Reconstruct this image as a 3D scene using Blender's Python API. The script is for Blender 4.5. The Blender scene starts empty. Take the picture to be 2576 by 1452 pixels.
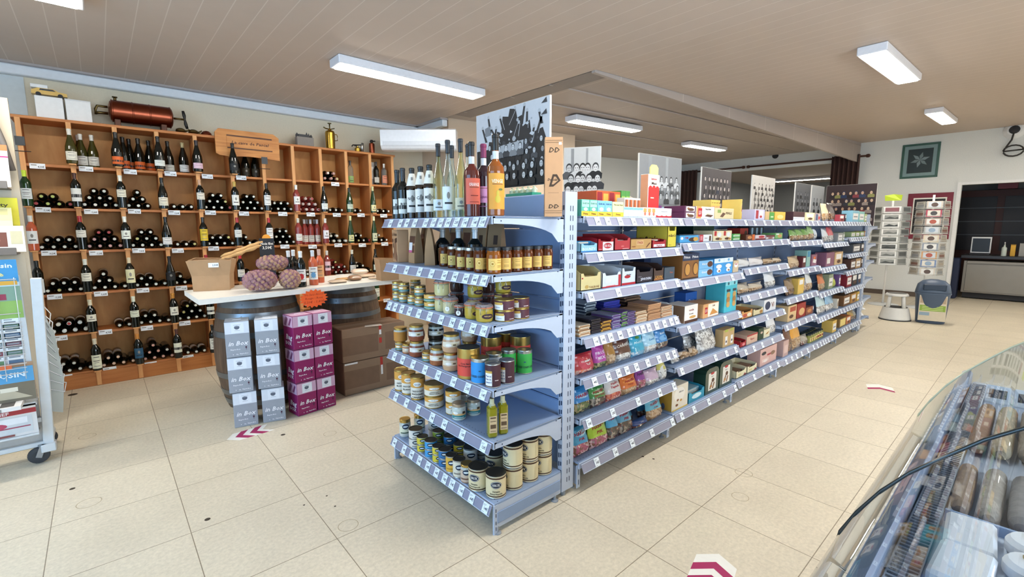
import bpy, math, random
from mathutils import Vector, Matrix

SC = bpy.context.scene
COL = SC.collection
PI = math.pi
rnd = random.Random(7)

# ------------------------------------------------------------------ camera
RX = ((0.75003818, -0.08830554, 0.65547301),
      (-0.66139127, -0.09702604, 0.74373889),
      (-0.00207832, -0.99135669, -0.13117774))   # columns: camera right, down, forward in world axes
FPX, CX, CY, EYE = 1172.8, 1288.0, 726.0, 1.5
cam_data = bpy.data.cameras.new('camera')
cam_data.sensor_width = 36.0
cam_data.lens = 36.0 * FPX / 2576.0
cam_data.clip_start = 0.02
cam = bpy.data.objects.new('camera', cam_data)
COL.objects.link(cam)
cam.matrix_world = Matrix(((RX[0][0], -RX[0][1], -RX[0][2], 0), (RX[1][0], -RX[1][1], -RX[1][2], 0),
                           (RX[2][0], -RX[2][1], -RX[2][2], EYE), (0, 0, 0, 1)))
SC.camera = cam
SC.view_settings.view_transform = 'Standard'
SC.view_settings.look = 'None'
SC.view_settings.exposure = 0.90
SC.view_settings.gamma = 1.0
cy = SC.cycles
cy.max_bounces = 7; cy.diffuse_bounces = 4; cy.glossy_bounces = 3; cy.transmission_bounces = 7; cy.transparent_max_bounces = 12
cy.caustics_reflective = False; cy.caustics_refractive = False
cy.sample_clamp_indirect = 6.0
cy.use_denoising = True
cy.use_adaptive_sampling = True
cy.adaptive_threshold = 0.02

# ------------------------------------------------------------------ sky and daylight through the shop front
world = bpy.data.worlds.new('world'); SC.world = world; world.use_nodes = True
bg = world.node_tree.nodes['Background']
sky = world.node_tree.nodes.new('ShaderNodeTexSky')
sky.sky_type = 'HOSEK_WILKIE'; sky.sun_direction = Vector((0.3, -0.75, 0.6)).normalized(); sky.turbidity = 3.0
world.node_tree.links.new(sky.outputs[0], bg.inputs[0]); bg.inputs[1].default_value = 1.0

def area(name, loc, rot, sx, sy, power, col):
    l = bpy.data.lights.new(name, 'AREA'); l.shape = 'RECTANGLE'; l.size = sx; l.size_y = sy
    l.energy = power; l.color = col
    o = bpy.data.objects.new(name, l); COL.objects.link(o); o.location = loc; o.rotation_euler = rot
    return o
# daylight entering by the two shop-front windows behind the photographer
area('daylight_window_1', (-2.62, 1.4, 1.45), (0, -PI / 2, 0), 2.2, 3.8, 78, (0.36, 0.65, 1.0))
area('daylight_window_2', (1.6, -3.42, 1.45), (PI / 2, 0, 0), 3.6, 2.2, 130, (0.74, 0.87, 1.0))

# ------------------------------------------------------------------ helpers
def wray(px, py):
    a, b = px - CX, py - CY
    return Vector((RX[0][0]*a + RX[0][1]*b + RX[0][2]*FPX, RX[1][0]*a + RX[1][1]*b + RX[1][2]*FPX, RX[2][0]*a + RX[2][1]*b + RX[2][2]*FPX))
def at(px, py, axis, val):            # the point of a real plane that a sight line meets
    d = wray(px, py); o = Vector((0, 0, EYE)); k = 'xyz'.index(axis)
    return o + d * ((val - o[k]) / d[k])

def lin(h):
    h = h.lstrip('#')
    c = [int(h[i:i+2], 16) / 255 for i in (0, 2, 4)]
    return tuple(x / 12.92 if x <= 0.04045 else ((x + 0.055) / 1.055) ** 2.4 for x in c) + (1.0,)

MATS = {}
def mat(hexcol, rough=0.5, metal=0.0, trans=0.0, coat=0.0, emit=0.0, noise=0.06, scale=30.0, bump=0.0, ior=1.45, spec=0.5):
    key = (hexcol, rough, metal, trans, coat, emit, noise, scale, bump, ior, spec)
    if key in MATS: return MATS[key]
    m = bpy.data.materials.new('mat_' + hexcol.strip('#')); m.use_nodes = True
    nt = m.node_tree; b = nt.nodes['Principled BSDF']
    c = lin(hexcol)
    b.inputs['Base Color'].default_value = c
    b.inputs['Roughness'].default_value = rough
    b.inputs['Metallic'].default_value = metal
    b.inputs['Transmission Weight'].default_value = trans
    b.inputs['Coat Weight'].default_value = coat
    b.inputs['Coat Roughness'].default_value = 0.06
    b.inputs['IOR'].default_value = ior
    b.inputs['Specular IOR Level'].default_value = spec
    if emit:
        b.inputs['Emission Color'].default_value = c; b.inputs['Emission Strength'].default_value = emit
    if (noise and not trans and not emit) or bump:
        tc = nt.nodes.new('ShaderNodeTexCoord'); n = nt.nodes.new('ShaderNodeTexNoise')
        n.inputs['Scale'].default_value = scale; n.inputs['Detail'].default_value = 3.0
        nt.links.new(tc.outputs['Object'], n.inputs['Vector'])
        if noise:
            mx = nt.nodes.new('ShaderNodeMix'); mx.data_type = 'RGBA'
            mx.inputs['A'].default_value = tuple(min(1, v * (1 - noise)) for v in c[:3]) + (1,)
            mx.inputs['B'].default_value = tuple(min(1, v * (1 + noise)) for v in c[:3]) + (1,)
            nt.links.new(n.outputs['Fac'], mx.inputs['Factor']); nt.links.new(mx.outputs['Result'], b.inputs['Base Color'])
        if bump:
            bp = nt.nodes.new('ShaderNodeBump'); bp.inputs['Strength'].default_value = bump; bp.inputs['Distance'].default_value = 0.01
            nt.links.new(n.outputs['Fac'], bp.inputs['Height']); nt.links.new(bp.outputs['Normal'], b.inputs['Normal'])
    MATS[key] = m
    return m

def nodemat(name, fn):
    m = bpy.data.materials.new(name); m.use_nodes = True
    fn(m.node_tree, m.node_tree.nodes['Principled BSDF'])
    return m

_TX = {}
def text_geo(s, bold):
    k = (s, bold)
    if k not in _TX:
        cu = bpy.data.curves.new('t', 'FONT'); cu.body = s; cu.resolution_u = 1; cu.size = 1.0
        cu.offset = 0.022 if bold else 0.0
        o = bpy.data.objects.new('t', cu); COL.objects.link(o)
        me = o.to_mesh()
        vs = [(v.co.x, v.co.y) for v in me.vertices]; fs = [tuple(p.vertices) for p in me.polygons]
        o.to_mesh_clear(); bpy.data.objects.remove(o); bpy.data.curves.remove(cu)
        w = max([v[0] for v in vs] or [1]); h = max([v[1] for v in vs] or [1])
        _TX[k] = (vs, fs, w, h)
    return _TX[k]

I4 = Matrix.Identity(4)
def T(x, y, z): return Matrix.Translation((x, y, z))
def Rz(a): return Matrix.Rotation(a, 4, 'Z')
def Rx(a): return Matrix.Rotation(a, 4, 'X')
def Ry(a): return Matrix.Rotation(a, 4, 'Y')

class MB:
    """collects shapes into one mesh"""
    def __init__(s): s.v = []; s.f = []; s.m = []; s.sm = []; s.mats = []
    def mi(s, m):
        if m not in s.mats: s.mats.append(m)
        return s.mats.index(m)
    def add(s, vs, fs, m, M=None, smooth=False):
        o = len(s.v)
        if M is None: s.v += [tuple(v) for v in vs]
        else: s.v += [tuple(M @ Vector(v)) for v in vs]
        k = s.mi(m)
        for f in fs: s.f.append(tuple(o + i for i in f)); s.m.append(k); s.sm.append(smooth)
    def box(s, c, d, m, bev=0.0, M=None):
        hx, hy, hz = d[0] / 2, d[1] / 2, d[2] / 2
        cx, cy_, cz = c
        b = min(bev, hx * .9, hy * .9, hz * .9)
        if b <= 0:
            vs = [(cx + i * hx, cy_ + j * hy, cz + k * hz) for i in (-1, 1) for j in (-1, 1) for k in (-1, 1)]
            fs = [(0, 1, 3, 2), (4, 6, 7, 5), (0, 4, 5, 1), (2, 3, 7, 6), (0, 2, 6, 4), (1, 5, 7, 3)]
            return s.add(vs, fs, m, M)
        vs = []; ix = {}
        for i in (-1, 1):
            for j in (-1, 1):
                for k in (-1, 1):
                    for a in range(3):
                        e = [hx - b, hy - b, hz - b]; e[a] += b
                        ix[i, j, k, a] = len(vs); vs.append((cx + i * e[0], cy_ + j * e[1], cz + k * e[2]))
        fs = []
        for g in (-1, 1):
            q = [(-1, -1), (1, -1), (1, 1), (-1, 1)]
            if g < 0: q = q[::-1]
            fs.append(tuple(ix[g, a, b_, 0] for a, b_ in q))
            fs.append(tuple(ix[b_, g, a, 1] for a, b_ in q))
            fs.append(tuple(ix[a, b_, g, 2] for a, b_ in q))
        for i in (-1, 1):
            for j in (-1, 1):
                fs.append((ix[i, j, -1, 0], ix[i, j, 1, 0], ix[i, j, 1, 1], ix[i, j, -1, 1]) if i * j > 0 else (ix[i, j, -1, 1], ix[i, j, 1, 1], ix[i, j, 1, 0], ix[i, j, -1, 0]))
                fs.append((ix[-1, i, j, 1], ix[1, i, j, 1], ix[1, i, j, 2], ix[-1, i, j, 2]) if i * j > 0 else (ix[-1, i, j, 2], ix[1, i, j, 2], ix[1, i, j, 1], ix[-1, i, j, 1]))
                fs.append((ix[i, -1, j, 2], ix[i, 1, j, 2], ix[i, 1, j, 0], ix[i, -1, j, 0]) if i * j > 0 else (ix[i, -1, j, 0], ix[i, 1, j, 0], ix[i, 1, j, 2], ix[i, -1, j, 2]))
                for k in (-1, 1):
                    t = (ix[i, j, k, 0], ix[i, j, k, 1], ix[i, j, k, 2])
                    fs.append(t if i * j * k > 0 else t[::-1])
        s.add(vs, fs, m, M)
    def lathe(s, prof, m, seg=16, M=None, smooth=True, sub=None):
        """prof: (r, z) from bottom to top; m: one material or one per step"""
        n = len(prof)
        vs = []
        for r, z in prof:
            for k in range(seg):
                a = 2 * PI * k / seg; vs.append((r * math.cos(a), r * math.sin(a), z))
        for i in range(n - 1):
            mm = m[i] if isinstance(m, (list, tuple)) else m
            o = i * seg
            fs = []
            for k in range(seg):
                k2 = (k + 1) % seg
                if prof[i][0] < 1e-6 and prof[i+1][0] < 1e-6: continue
                fs.append((k, k2, seg + k2, seg + k))
            # share no vertices between steps of another material: cheap and keeps hard edges
            s.add(vs[o:o + 2 * seg], fs, mm, M, smooth)
    def disc(s, r, z, m, seg=16, M=None, up=True, cx=0, cy_=0, ry=None):
        vs = [(cx + r * math.cos(2 * PI * k / seg), cy_ + (ry or r) * math.sin(2 * PI * k / seg), z) for k in range(seg)]
        f = tuple(range(seg))
        s.add(vs, [f if up else f[::-1]], m, M)
    def tube(s, pts, r, m, seg=8, M=None, closed=False):
        pts = [Vector(p) for p in pts]; n = len(pts); vs = []; fs = []
        rr = r if isinstance(r, (list, tuple)) else [r] * n
        for i, p in enumerate(pts):
            d = (pts[(i + 1) % n] - pts[i - 1]) if closed else (pts[min(i + 1, n - 1)] - pts[max(i - 1, 0)])
            d.normalize()
            u = d.cross(Vector((0, 0, 1)))
            if u.length < 1e-3: u = d.cross(Vector((0, 1, 0)))
            u.normalize(); w = u.cross(d)
            for k in range(seg):
                a = 2 * PI * k / seg; vs.append(p + (u * math.cos(a) + w * math.sin(a)) * rr[i])
        for i in range(n if closed else n - 1):
            for k in range(seg):
                a, b = i * seg, ((i + 1) % n) * seg; k2 = (k + 1) % seg
                fs.append((a + k, a + k2, b + k2, b + k))
        if not closed: fs += [tuple(range(seg))[::-1], tuple((n - 1) * seg + k for k in range(seg))]
        s.add(vs, fs, m, M, True)
    def prism(s, pts, d, m, M=None):
        """pts: outline in the local x-z plane, extruded along +y by d"""
        n = len(pts)
        vs = [(x, 0, z) for x, z in pts] + [(x, d, z) for x, z in pts]
        fs = [tuple(range(n)), tuple(range(2 * n - 1, n - 1, -1))] + [(i, n + i, n + (i + 1) % n, (i + 1) % n) for i in range(n)]
        s.add(vs, fs, m, M)
    def poly(s, pts, m, M=None): s.add(pts, [tuple(range(len(pts)))], m, M)
    def rect(s, u0, v0, u1, v1, y, m, M=None):            # a printed patch in the local x-z plane, facing -y
        s.add([(u0, y, v0), (u1, y, v0), (u1, y, v1), (u0, y, v1)], [(0, 1, 2, 3)], m, M)
    def oval(s, u, v, a, b, y, m, M=None, seg=20):
        s.add([(u + a * math.cos(2 * PI * k / seg), y, v + b * math.sin(2 * PI * k / seg)) for k in range(seg)], [tuple(range(seg))], m, M)
    def text(s, t, u, v, size, y, m, M=None, width=None, shear=0.0, bold=True, rot=0.0, fn=None, align='c'):
        """lettering in the local x-z plane facing -y, centred on (u, v); size: cap height; width: squeezed to fit"""
        vs, fs, w, h = text_geo(t, bold)
        k = size / 0.7; kx = k
        if width: kx = min(k * 1.3, width / max(w, .01))
        out = []
        for x, z in vs:
            x0 = (x - (w / 2 if align == 'c' else 0)) * kx + z * k * shear; z0 = z * k - size / 2
            xr, zr = x0 * math.cos(rot) - z0 * math.sin(rot), x0 * math.sin(rot) + z0 * math.cos(rot)
            p = (u + xr, y, v + zr)
            out.append(fn(*p) if fn else p)
        s.add(out, fs, m, M)
    # patches wrapped on an upright cylinder; a0 is the facing angle
    def cpatch(s, r, a0, w, z0, z1, m, seg=8, M=None):
        vs = []
        for i in range(seg + 1):
            a = a0 + (i / seg - .5) * w / r
            vs += [(r * math.cos(a), r * math.sin(a), z0), (r * math.cos(a), r * math.sin(a), z1)]
        s.add(vs, [(2*i, 2*i+2, 2*i+3, 2*i+1) for i in range(seg)], m, M, True)
    def coval(s, r, a0, w, h, zc, m, M=None, seg=20, n=3, u0=0.0):
        P = lambda u, z: (r * math.cos(a0 + u / r), r * math.sin(a0 + u / r), z)
        vs = [P(u0, zc)]
        for j in range(1, n + 1):
            for k in range(seg):
                t = 2 * PI * k / seg; vs.append(P(u0 + w / 2 * j / n * math.cos(t), zc + h / 2 * j / n * math.sin(t)))
        fs = [(0, 1 + k, 1 + (k + 1) % seg) for k in range(seg)]
        for j in range(n - 1):
            for k in range(seg):
                a = 1 + j * seg; b = a + seg; k2 = (k + 1) % seg
                fs.append((a + k, b + k, b + k2, a + k2))
        s.add(vs, fs, m, M)
    def ctext(s, t, r, a0, zc, size, m, width=None, shear=0.0, bold=True, M=None, u0=0.0):
        s.text(t, u0, zc, size, 0, m, M, width, shear, bold, fn=lambda u, y, z: (r * math.cos(a0 + u / r), r * math.sin(a0 + u / r), z))
    def mesh(s, name):
        me = bpy.data.meshes.new(name)
        me.from_pydata(s.v, [], s.f)
        for m in s.mats: me.materials.append(m)
        me.polygons.foreach_set('material_index', s.m)
        me.polygons.foreach_set('use_smooth', s.sm)
        me.update()
        return me
    def build(s, name, parent=None, loc=None, M=None):
        o = bpy.data.objects.new(name, s.mesh(name)); COL.objects.link(o)
        if parent is not None: o.parent = parent
        if M is not None: o.matrix_local = M
        elif loc is not None: o.location = loc
        return o

def tag(o, label, cat, group=None):
    o['label'] = label; o['category'] = cat
    if group: o['group'] = group
    return o
def thing(name, label, cat, loc=(0, 0, 0), rotz=0.0, group=None):
    o = bpy.data.objects.new(name, None); COL.objects.link(o); o.empty_display_size = 0.05
    o.location = loc; o.rotation_euler = (0, 0, rotz)
    return tag(o, label, cat, group)
def struct(o): o['kind'] = 'structure'; return o
def dup(root, loc, rotz=None, label=None, group=None):
    """a copy of a thing with copies of its parts and sub-parts"""
    r = root.copy(); COL.objects.link(r); r.location = loc
    if rotz is not None: r.rotation_euler = (0, 0, rotz)
    if label: r['label'] = label
    if group: r['group'] = group
    for ch in list(root.children):
        c = ch.copy(); COL.objects.link(c); c.parent = r
        for g in list(ch.children):
            d = g.copy(); COL.objects.link(d); d.parent = c
    return r
ORD = ['first', 'second', 'third', 'fourth', 'fifth', 'sixth', 'seventh', 'eighth', 'ninth', 'tenth', 'eleventh', 'twelfth', 'thirteenth', 'fourteenth', 'fifteenth']
def L(px): return px
# ------------------------------------------------------------------ the room
def m_floor(nt, b):
    tc = nt.nodes.new('ShaderNodeTexCoord'); mp = nt.nodes.new('ShaderNodeMapping')
    mp.inputs['Location'].default_value = (-0.215 + 0.525 * 20, -0.035 + 0.523 * 20, 0)
    nt.links.new(tc.outputs['Object'], mp.inputs['Vector'])
    br = nt.nodes.new('ShaderNodeTexBrick'); br.offset = 0.0; br.squash = 1.0
    br.inputs['Scale'].default_value = 1.0; br.inputs['Brick Width'].default_value = 0.525; br.inputs['Row Height'].default_value = 0.523
    br.inputs['Mortar Size'].default_value = 0.0022; br.inputs['Mortar Smooth'].default_value = 0.25; br.inputs['Bias'].default_value = 0.0
    br.inputs['Color1'].default_value = lin('#d9cfba'); br.inputs['Color2'].default_value = lin('#d3c9b4'); br.inputs['Mortar'].default_value = lin('#8a7d68')
    nt.links.new(mp.outputs[0], br.inputs['Vector'])
    n1 = nt.nodes.new('ShaderNodeTexNoise'); n1.inputs['Scale'].default_value = 55; n1.inputs['Detail'].default_value = 6; n1.inputs['Roughness'].default_value = 0.7
    n2 = nt.nodes.new('ShaderNodeTexNoise'); n2.inputs['Scale'].default_value = 3.0; n2.inputs['Detail'].default_value = 4
    for n in (n1, n2): nt.links.new(tc.outputs['Object'], n.inputs['Vector'])
    r1 = nt.nodes.new('ShaderNodeMapRange'); r1.inputs[1].default_value = .3; r1.inputs[2].default_value = .7; r1.inputs[3].default_value = .84; r1.inputs[4].default_value = 1.1
    r2 = nt.nodes.new('ShaderNodeMapRange'); r2.inputs[1].default_value = .3; r2.inputs[2].default_value = .7; r2.inputs[3].default_value = .95; r2.inputs[4].default_value = 1.04
    nt.links.new(n1.outputs['Fac'], r1.inputs[0]); nt.links.new(n2.outputs['Fac'], r2.inputs[0])
    mm = nt.nodes.new('ShaderNodeMath'); mm.operation = 'MULTIPLY'; nt.links.new(r1.outputs[0], mm.inputs[0]); nt.links.new(r2.outputs[0], mm.inputs[1])
    mx = nt.nodes.new('ShaderNodeVectorMath'); mx.operation = 'SCALE'
    nt.links.new(br.outputs['Color'], mx.inputs[0]); nt.links.new(mm.outputs[0], mx.inputs['Scale'])
    nt.links.new(mx.outputs[0], b.inputs['Base Color'])
    b.inputs['Roughness'].default_value = 0.42; b.inputs['Specular IOR Level'].default_value = 0.35
    bp = nt.nodes.new('ShaderNodeBump'); bp.inputs['Strength'].default_value = 0.12; bp.inputs['Distance'].default_value = 0.003
    nt.links.new(n1.outputs['Fac'], bp.inputs['Height']); nt.links.new(bp.outputs[0], b.inputs['Normal'])
M_FLOOR = nodemat('floor_tiles', m_floor)

def plank_mat(name, col, line, pitch, off, w):
    def fn(nt, b):
        tc = nt.nodes.new('ShaderNodeTexCoord'); sx = nt.nodes.new('ShaderNodeSeparateXYZ'); nt.links.new(tc.outputs['Object'], sx.inputs[0])
        a = nt.nodes.new('ShaderNodeMath'); a.operation = 'SUBTRACT'; a.inputs[1].default_value = off - pitch * 40; nt.links.new(sx.outputs['X'], a.inputs[0])
        d = nt.nodes.new('ShaderNodeMath'); d.operation = 'DIVIDE'; d.inputs[1].default_value = pitch; nt.links.new(a.outputs[0], d.inputs[0])
        f = nt.nodes.new('ShaderNodeMath'); f.operation = 'FRACT'; nt.links.new(d.outputs[0], f.inputs[0])
        g = nt.nodes.new('ShaderNodeMath'); g.operation = 'LESS_THAN'; g.inputs[1].default_value = w / pitch; nt.links.new(f.outputs[0], g.inputs[0])
        n = nt.nodes.new('ShaderNodeTexNoise'); n.inputs['Scale'].default_value = 6; nt.links.new(tc.outputs['Object'], n.inputs['Vector'])
        c = lin(col)
        m1 = nt.nodes.new('ShaderNodeMix'); m1.data_type = 'RGBA'; m1.inputs['A'].default_value = tuple(v * .96 for v in c[:3]) + (1,); m1.inputs['B'].default_value = tuple(v * 1.04 for v in c[:3]) + (1,)
        nt.links.new(n.outputs['Fac'], m1.inputs['Factor'])
        m2 = nt.nodes.new('ShaderNodeMix'); m2.data_type = 'RGBA'; m2.inputs['B'].default_value = lin(line)
        nt.links.new(g.outputs[0], m2.inputs['Factor']); nt.links.new(m1.outputs['Result'], m2.inputs['A']); nt.links.new(m2.outputs['Result'], b.inputs['Base Color'])
        b.inputs['Roughness'].default_value = 0.55
    return nodemat(name, fn)
M_CEIL = plank_mat('ceiling_planks', '#c3b2a4', '#d4c7bb', 0.1557, 0.324, 0.006)  # pale lines are highlights along the plank grooves, put into the colour
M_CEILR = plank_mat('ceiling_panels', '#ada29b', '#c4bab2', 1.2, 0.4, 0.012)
M_WCREAM = mat('#d9d0ba', 0.8, bump=0.05, scale=60); M_WGREY = mat('#e2e6e6', 0.8, bump=0.05, scale=60); M_WBEIGE = mat('#cdb9a2', 0.8, bump=0.05, scale=60)
M_TRIM = mat('#dfe6ee', 0.45); M_TRIMG = mat('#a9a3a2', 0.5)
M_WHITE = mat('#eceef0', 0.45); M_DARKBROWN = mat('#35221f', 0.6)

X0, X1, Y0, Y1 = -2.7, 13.0, -3.5, 6.2
ZA = 2.945
def zB(x): return ZA + 0.0425 * max(0, x - 3.6)
def zC(x): return ZA + 0.036 * max(0, x - 3.6)

b = MB(); b.poly([(X0 - .1, Y0 - .1, 0), (19.2, Y0 - .1, 0), (19.2, 7.4, 0), (X0 - .1, 7.4, 0)], M_FLOOR)
M_STAIN = mat('#a89a7e', 0.6); M_SPOT = mat('#3d3428', 0.7)
for px, py, r in ((224, 1265, .055), (830, 1091, .045), (876, 1322, .05), (1871, 1190, .05), (1862, 1250, .045), (220, 1098, .05)):
    p = at(px, py, 'z', 0); n = 24; vs = []
    for k in range(n):
        a = 2 * PI * k / n
        for q in (r, r * .93): vs.append((p.x + q * math.cos(a), p.y + q * math.sin(a), .0004))
    b.add(vs, [(2*k, 2*((k+1) % n), 2*((k+1) % n)+1, 2*k+1) for k in range(n)], M_STAIN)
for px, py, r in ((183, 993, .035), (182, 1230, .014), (522, 1307, .014), (712, 1094, .016), (765, 1271, .006), (822, 1248, .006), (843, 1274, .006), (1617, 1149, .009), (1644, 1155, .008)):
    p = at(px, py, 'z', 0); b.disc(r, .0005, M_SPOT, 10, T(p.x, p.y, 0))
struct(b.build('floor'))

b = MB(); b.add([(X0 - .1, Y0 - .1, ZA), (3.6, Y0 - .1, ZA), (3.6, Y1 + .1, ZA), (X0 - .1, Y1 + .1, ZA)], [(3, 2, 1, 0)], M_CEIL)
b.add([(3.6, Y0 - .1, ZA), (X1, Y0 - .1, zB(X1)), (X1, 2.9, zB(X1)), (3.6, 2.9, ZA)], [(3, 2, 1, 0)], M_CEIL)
struct(b.build('ceiling'))
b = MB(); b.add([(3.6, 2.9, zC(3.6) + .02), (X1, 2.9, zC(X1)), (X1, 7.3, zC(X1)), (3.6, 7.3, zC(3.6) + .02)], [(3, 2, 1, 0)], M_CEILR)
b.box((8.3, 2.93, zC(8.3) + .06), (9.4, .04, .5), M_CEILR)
b.add([(3.6, 2.95, ZA - .004), (3.6, 5.2, ZA - .004), (3.85, 5.2, ZA - .004), (3.85, 2.95, ZA - .004)], [(0, 1, 2, 3)], mat('#8d8580', .6))
for yy in (3.5, 4.1, 5.0, 5.8): b.box((8.3, yy, zC(8.3)), (9.4, .02, .012), mat('#b5aca6', .6), M=T(8.3, yy, zC(8.3)) @ Ry(-.036) @ T(-8.3, -yy, -zC(8.3)))
struct(b.build('ceiling_rear'))

b = MB(); b.box(((X0 + 3.7) / 2, Y1 + .05, 1.5), (3.7 - X0, .1, 3.0), M_WCREAM)
b.box((-1.53, Y1 - .004, 1.42), (2.3, .008, 2.84), mat('#c9d2d6', .8)); struct(b.build('wall_left'))
b = MB(); b.box((5.0, 5.95, 1.6), (2.6, .9, 3.2), M_WBEIGE); struct(b.build('wall_alcove'))
b = MB(); b.box((8.4, 7.25, 1.7), (9.6, .1, 3.4), M_WGREY); struct(b.build('wall_rear_left'))
def xwall(name, x, parts, m):
    b = MB()
    for y0, y1, z0, z1 in parts: b.box((x, (y0 + y1) / 2, (z0 + z1) / 2), (.1, y1 - y0, z1 - z0), m)
    return struct(b.build(name))
xwall('wall_back', X1 + .05, [(-3.6, -.75, 0, 3.5), (-.75, 1.18, 2.31, 3.5), (1.18, 3.3, 0, 3.5), (3.3, 6.6, 2.96, 3.5), (6.6, 7.3, 0, 3.5)], M_WGREY)
xwall('wall_front', X0 - .05, [(-3.6, -.6, 0, 3.0), (-.6, 3.4, 0, .3), (-.6, 3.4, 2.6, 3.0), (3.4, 6.3, 0, 3.0)], M_WGREY)
b = MB()
for x0, x1, z0, z1 in ((X0 - .1, -.3, 0, 3.5), (-.3, 3.5, 0, .3), (-.3, 3.5, 2.6, 3.5), (3.5, X1 + .1, 0, 3.5)):
    b.box(((x0 + x1) / 2, Y0 - .05, (z0 + z1) / 2), (x1 - x0, .1, z1 - z0), M_WGREY)
struct(b.build('wall_right'))
b = MB()
for y in (-.57, .76, 2.08, 3.37): b.box((X0 - .05, y, 1.45), (.06, .06, 2.3), M_WHITE)
for z in (.33, 2.57): b.box((X0 - .05, 1.4, z), (.06, 3.94, .06), M_WHITE)
struct(b.build('window_1'))
b = MB()
for x in (-.27, .98, 2.22, 3.47): b.box((x, Y0 - .05, 1.45), (.06, .06, 2.3), M_WHITE)
for z in (.33, 2.57): b.box((1.6, Y0 - .05, z), (3.74, .06, .06), M_WHITE)
struct(b.build('window_2'))

# cornice along the wine wall and round its corner
b = MB(); b.box((.47, Y1 - .04, 2.885), (6.3, .08, .085), M_TRIM, .008); b.box((.46, Y1 - .06, 2.937), (6.26, .12, .02), M_TRIMG); struct(b.build('trim_1'))
b = MB(); b.box((3.62, 5.82, 2.885), (.08, .72, .085), M_TRIM, .008); b.box((3.6, 5.8, 2.937), (.12, .7, .02), M_TRIMG); struct(b.build('trim_2'))
b = MB(); b.box((X1 - .02, 2.0, 2.36), (.03, 1.64, .05), M_WHITE); struct(b.build('trim_3')) if False else None
b = MB()
for (y0, z0, y1, z1) in ((1.18, 0, 1.24, 2.36), (-.81, 0, -.75, 2.36), (-.75, 2.31, 1.18, 2.36)):
    b.box((X1 - .01, (y0 + y1) / 2, (z0 + z1) / 2), (.03, abs(y1 - y0), z1 - z0), M_WHITE)
struct(b.build('door_1'))
b = MB(); b.box((X1 - .01, 2.26, .05), (.02, 2.04, .1), mat('#5d5148', .6)); struct(b.build('baseboard_back'))

# the rooms seen through the two openings
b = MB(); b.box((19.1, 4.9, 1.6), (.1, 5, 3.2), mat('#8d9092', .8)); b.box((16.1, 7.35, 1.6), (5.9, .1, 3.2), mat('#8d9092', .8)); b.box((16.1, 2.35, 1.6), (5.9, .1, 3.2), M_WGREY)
struct(b.build('wall_store_room'))
b = MB(); b.add([(13.1, 2.3, 3.02), (19.1, 2.3, 3.02), (19.1, 7.4, 3.02), (13.1, 7.4, 3.02)], [(3, 2, 1, 0)], M_CEILR); struct(b.build('ceiling_store_room'))
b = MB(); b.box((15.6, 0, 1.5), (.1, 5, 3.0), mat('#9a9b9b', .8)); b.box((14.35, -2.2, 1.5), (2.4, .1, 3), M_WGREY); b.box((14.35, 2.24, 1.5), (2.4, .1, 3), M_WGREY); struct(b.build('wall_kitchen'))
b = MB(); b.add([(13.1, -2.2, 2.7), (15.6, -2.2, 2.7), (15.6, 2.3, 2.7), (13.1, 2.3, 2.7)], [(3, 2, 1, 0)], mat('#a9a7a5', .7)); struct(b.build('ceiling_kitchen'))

# ------------------------------------------------------------------ fluorescent ceiling lights
M_HOUSE = mat('#e3e4ea', 0.4); M_LAMP = mat('#fff8ec', 0.4, emit=30.0, noise=0)
lt = thing('ceiling_light', '', 'ceiling light')
b = MB(); b.box((0, 0, -.035), (1.56, .21, .07), M_HOUSE, .006); b.build('housing', lt)
b = MB(); b.box((0, 0, -.0735), (1.5, .165, .009), M_LAMP, .004); b.build('diffuser', lt)
LIGHTS = [(-.72, 4.09, ZA, 0, 'long fluorescent ceiling light cut by the frame above the newspaper trolley'),
          (2.42, 4.15, ZA, 0, 'large fluorescent ceiling light hanging above the barrel table'),
          (5.7, 4.38, zC(5.7), .036, 'fluorescent ceiling light under the dark panel ceiling, nearer the large photo'),
          (9.45, 4.75, zC(9.45), .036, 'smaller-looking fluorescent ceiling light farther back under the dark panel ceiling'),
          (5.75, 1.1, zB(5.75), .0425, 'broad fluorescent ceiling light over the aisle, nearer one of the two'),
          (9.92, 1.22, zB(9.92), .0425, 'fluorescent ceiling light over the aisle nearest the flower picture'),
          (2.3, 1.0, ZA, 0, 'fluorescent ceiling light above the near end of the aisle'),
          (5.75, -1.8, zB(5.75), .0425, 'added unseen fill light beyond the counter, nearer one'), (8.9, -1.8, zB(8.9), .0425, 'added unseen fill light beyond the counter, middle one'), (11.9, -1.9, zB(11.9), .0425, 'added unseen fill light beyond the counter, farthest one')]  # last three are unseen, added to brighten the ceiling, aisle and back wall
for i, (x, y, z, s, lab) in enumerate(LIGHTS):
    o = lt if i == 0 else dup(lt, (0, 0, 0))
    o.location = (x, y, z - .002); o.rotation_euler = (0, -s, 0); o['label'] = lab; o['group'] = 'fluorescent ceiling lights'
o = dup(lt, (16.9, 5.25, 3.018), PI / 2, 'narrow fluorescent light seen through the curtained opening at the back', 'fluorescent ceiling lights')
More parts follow.
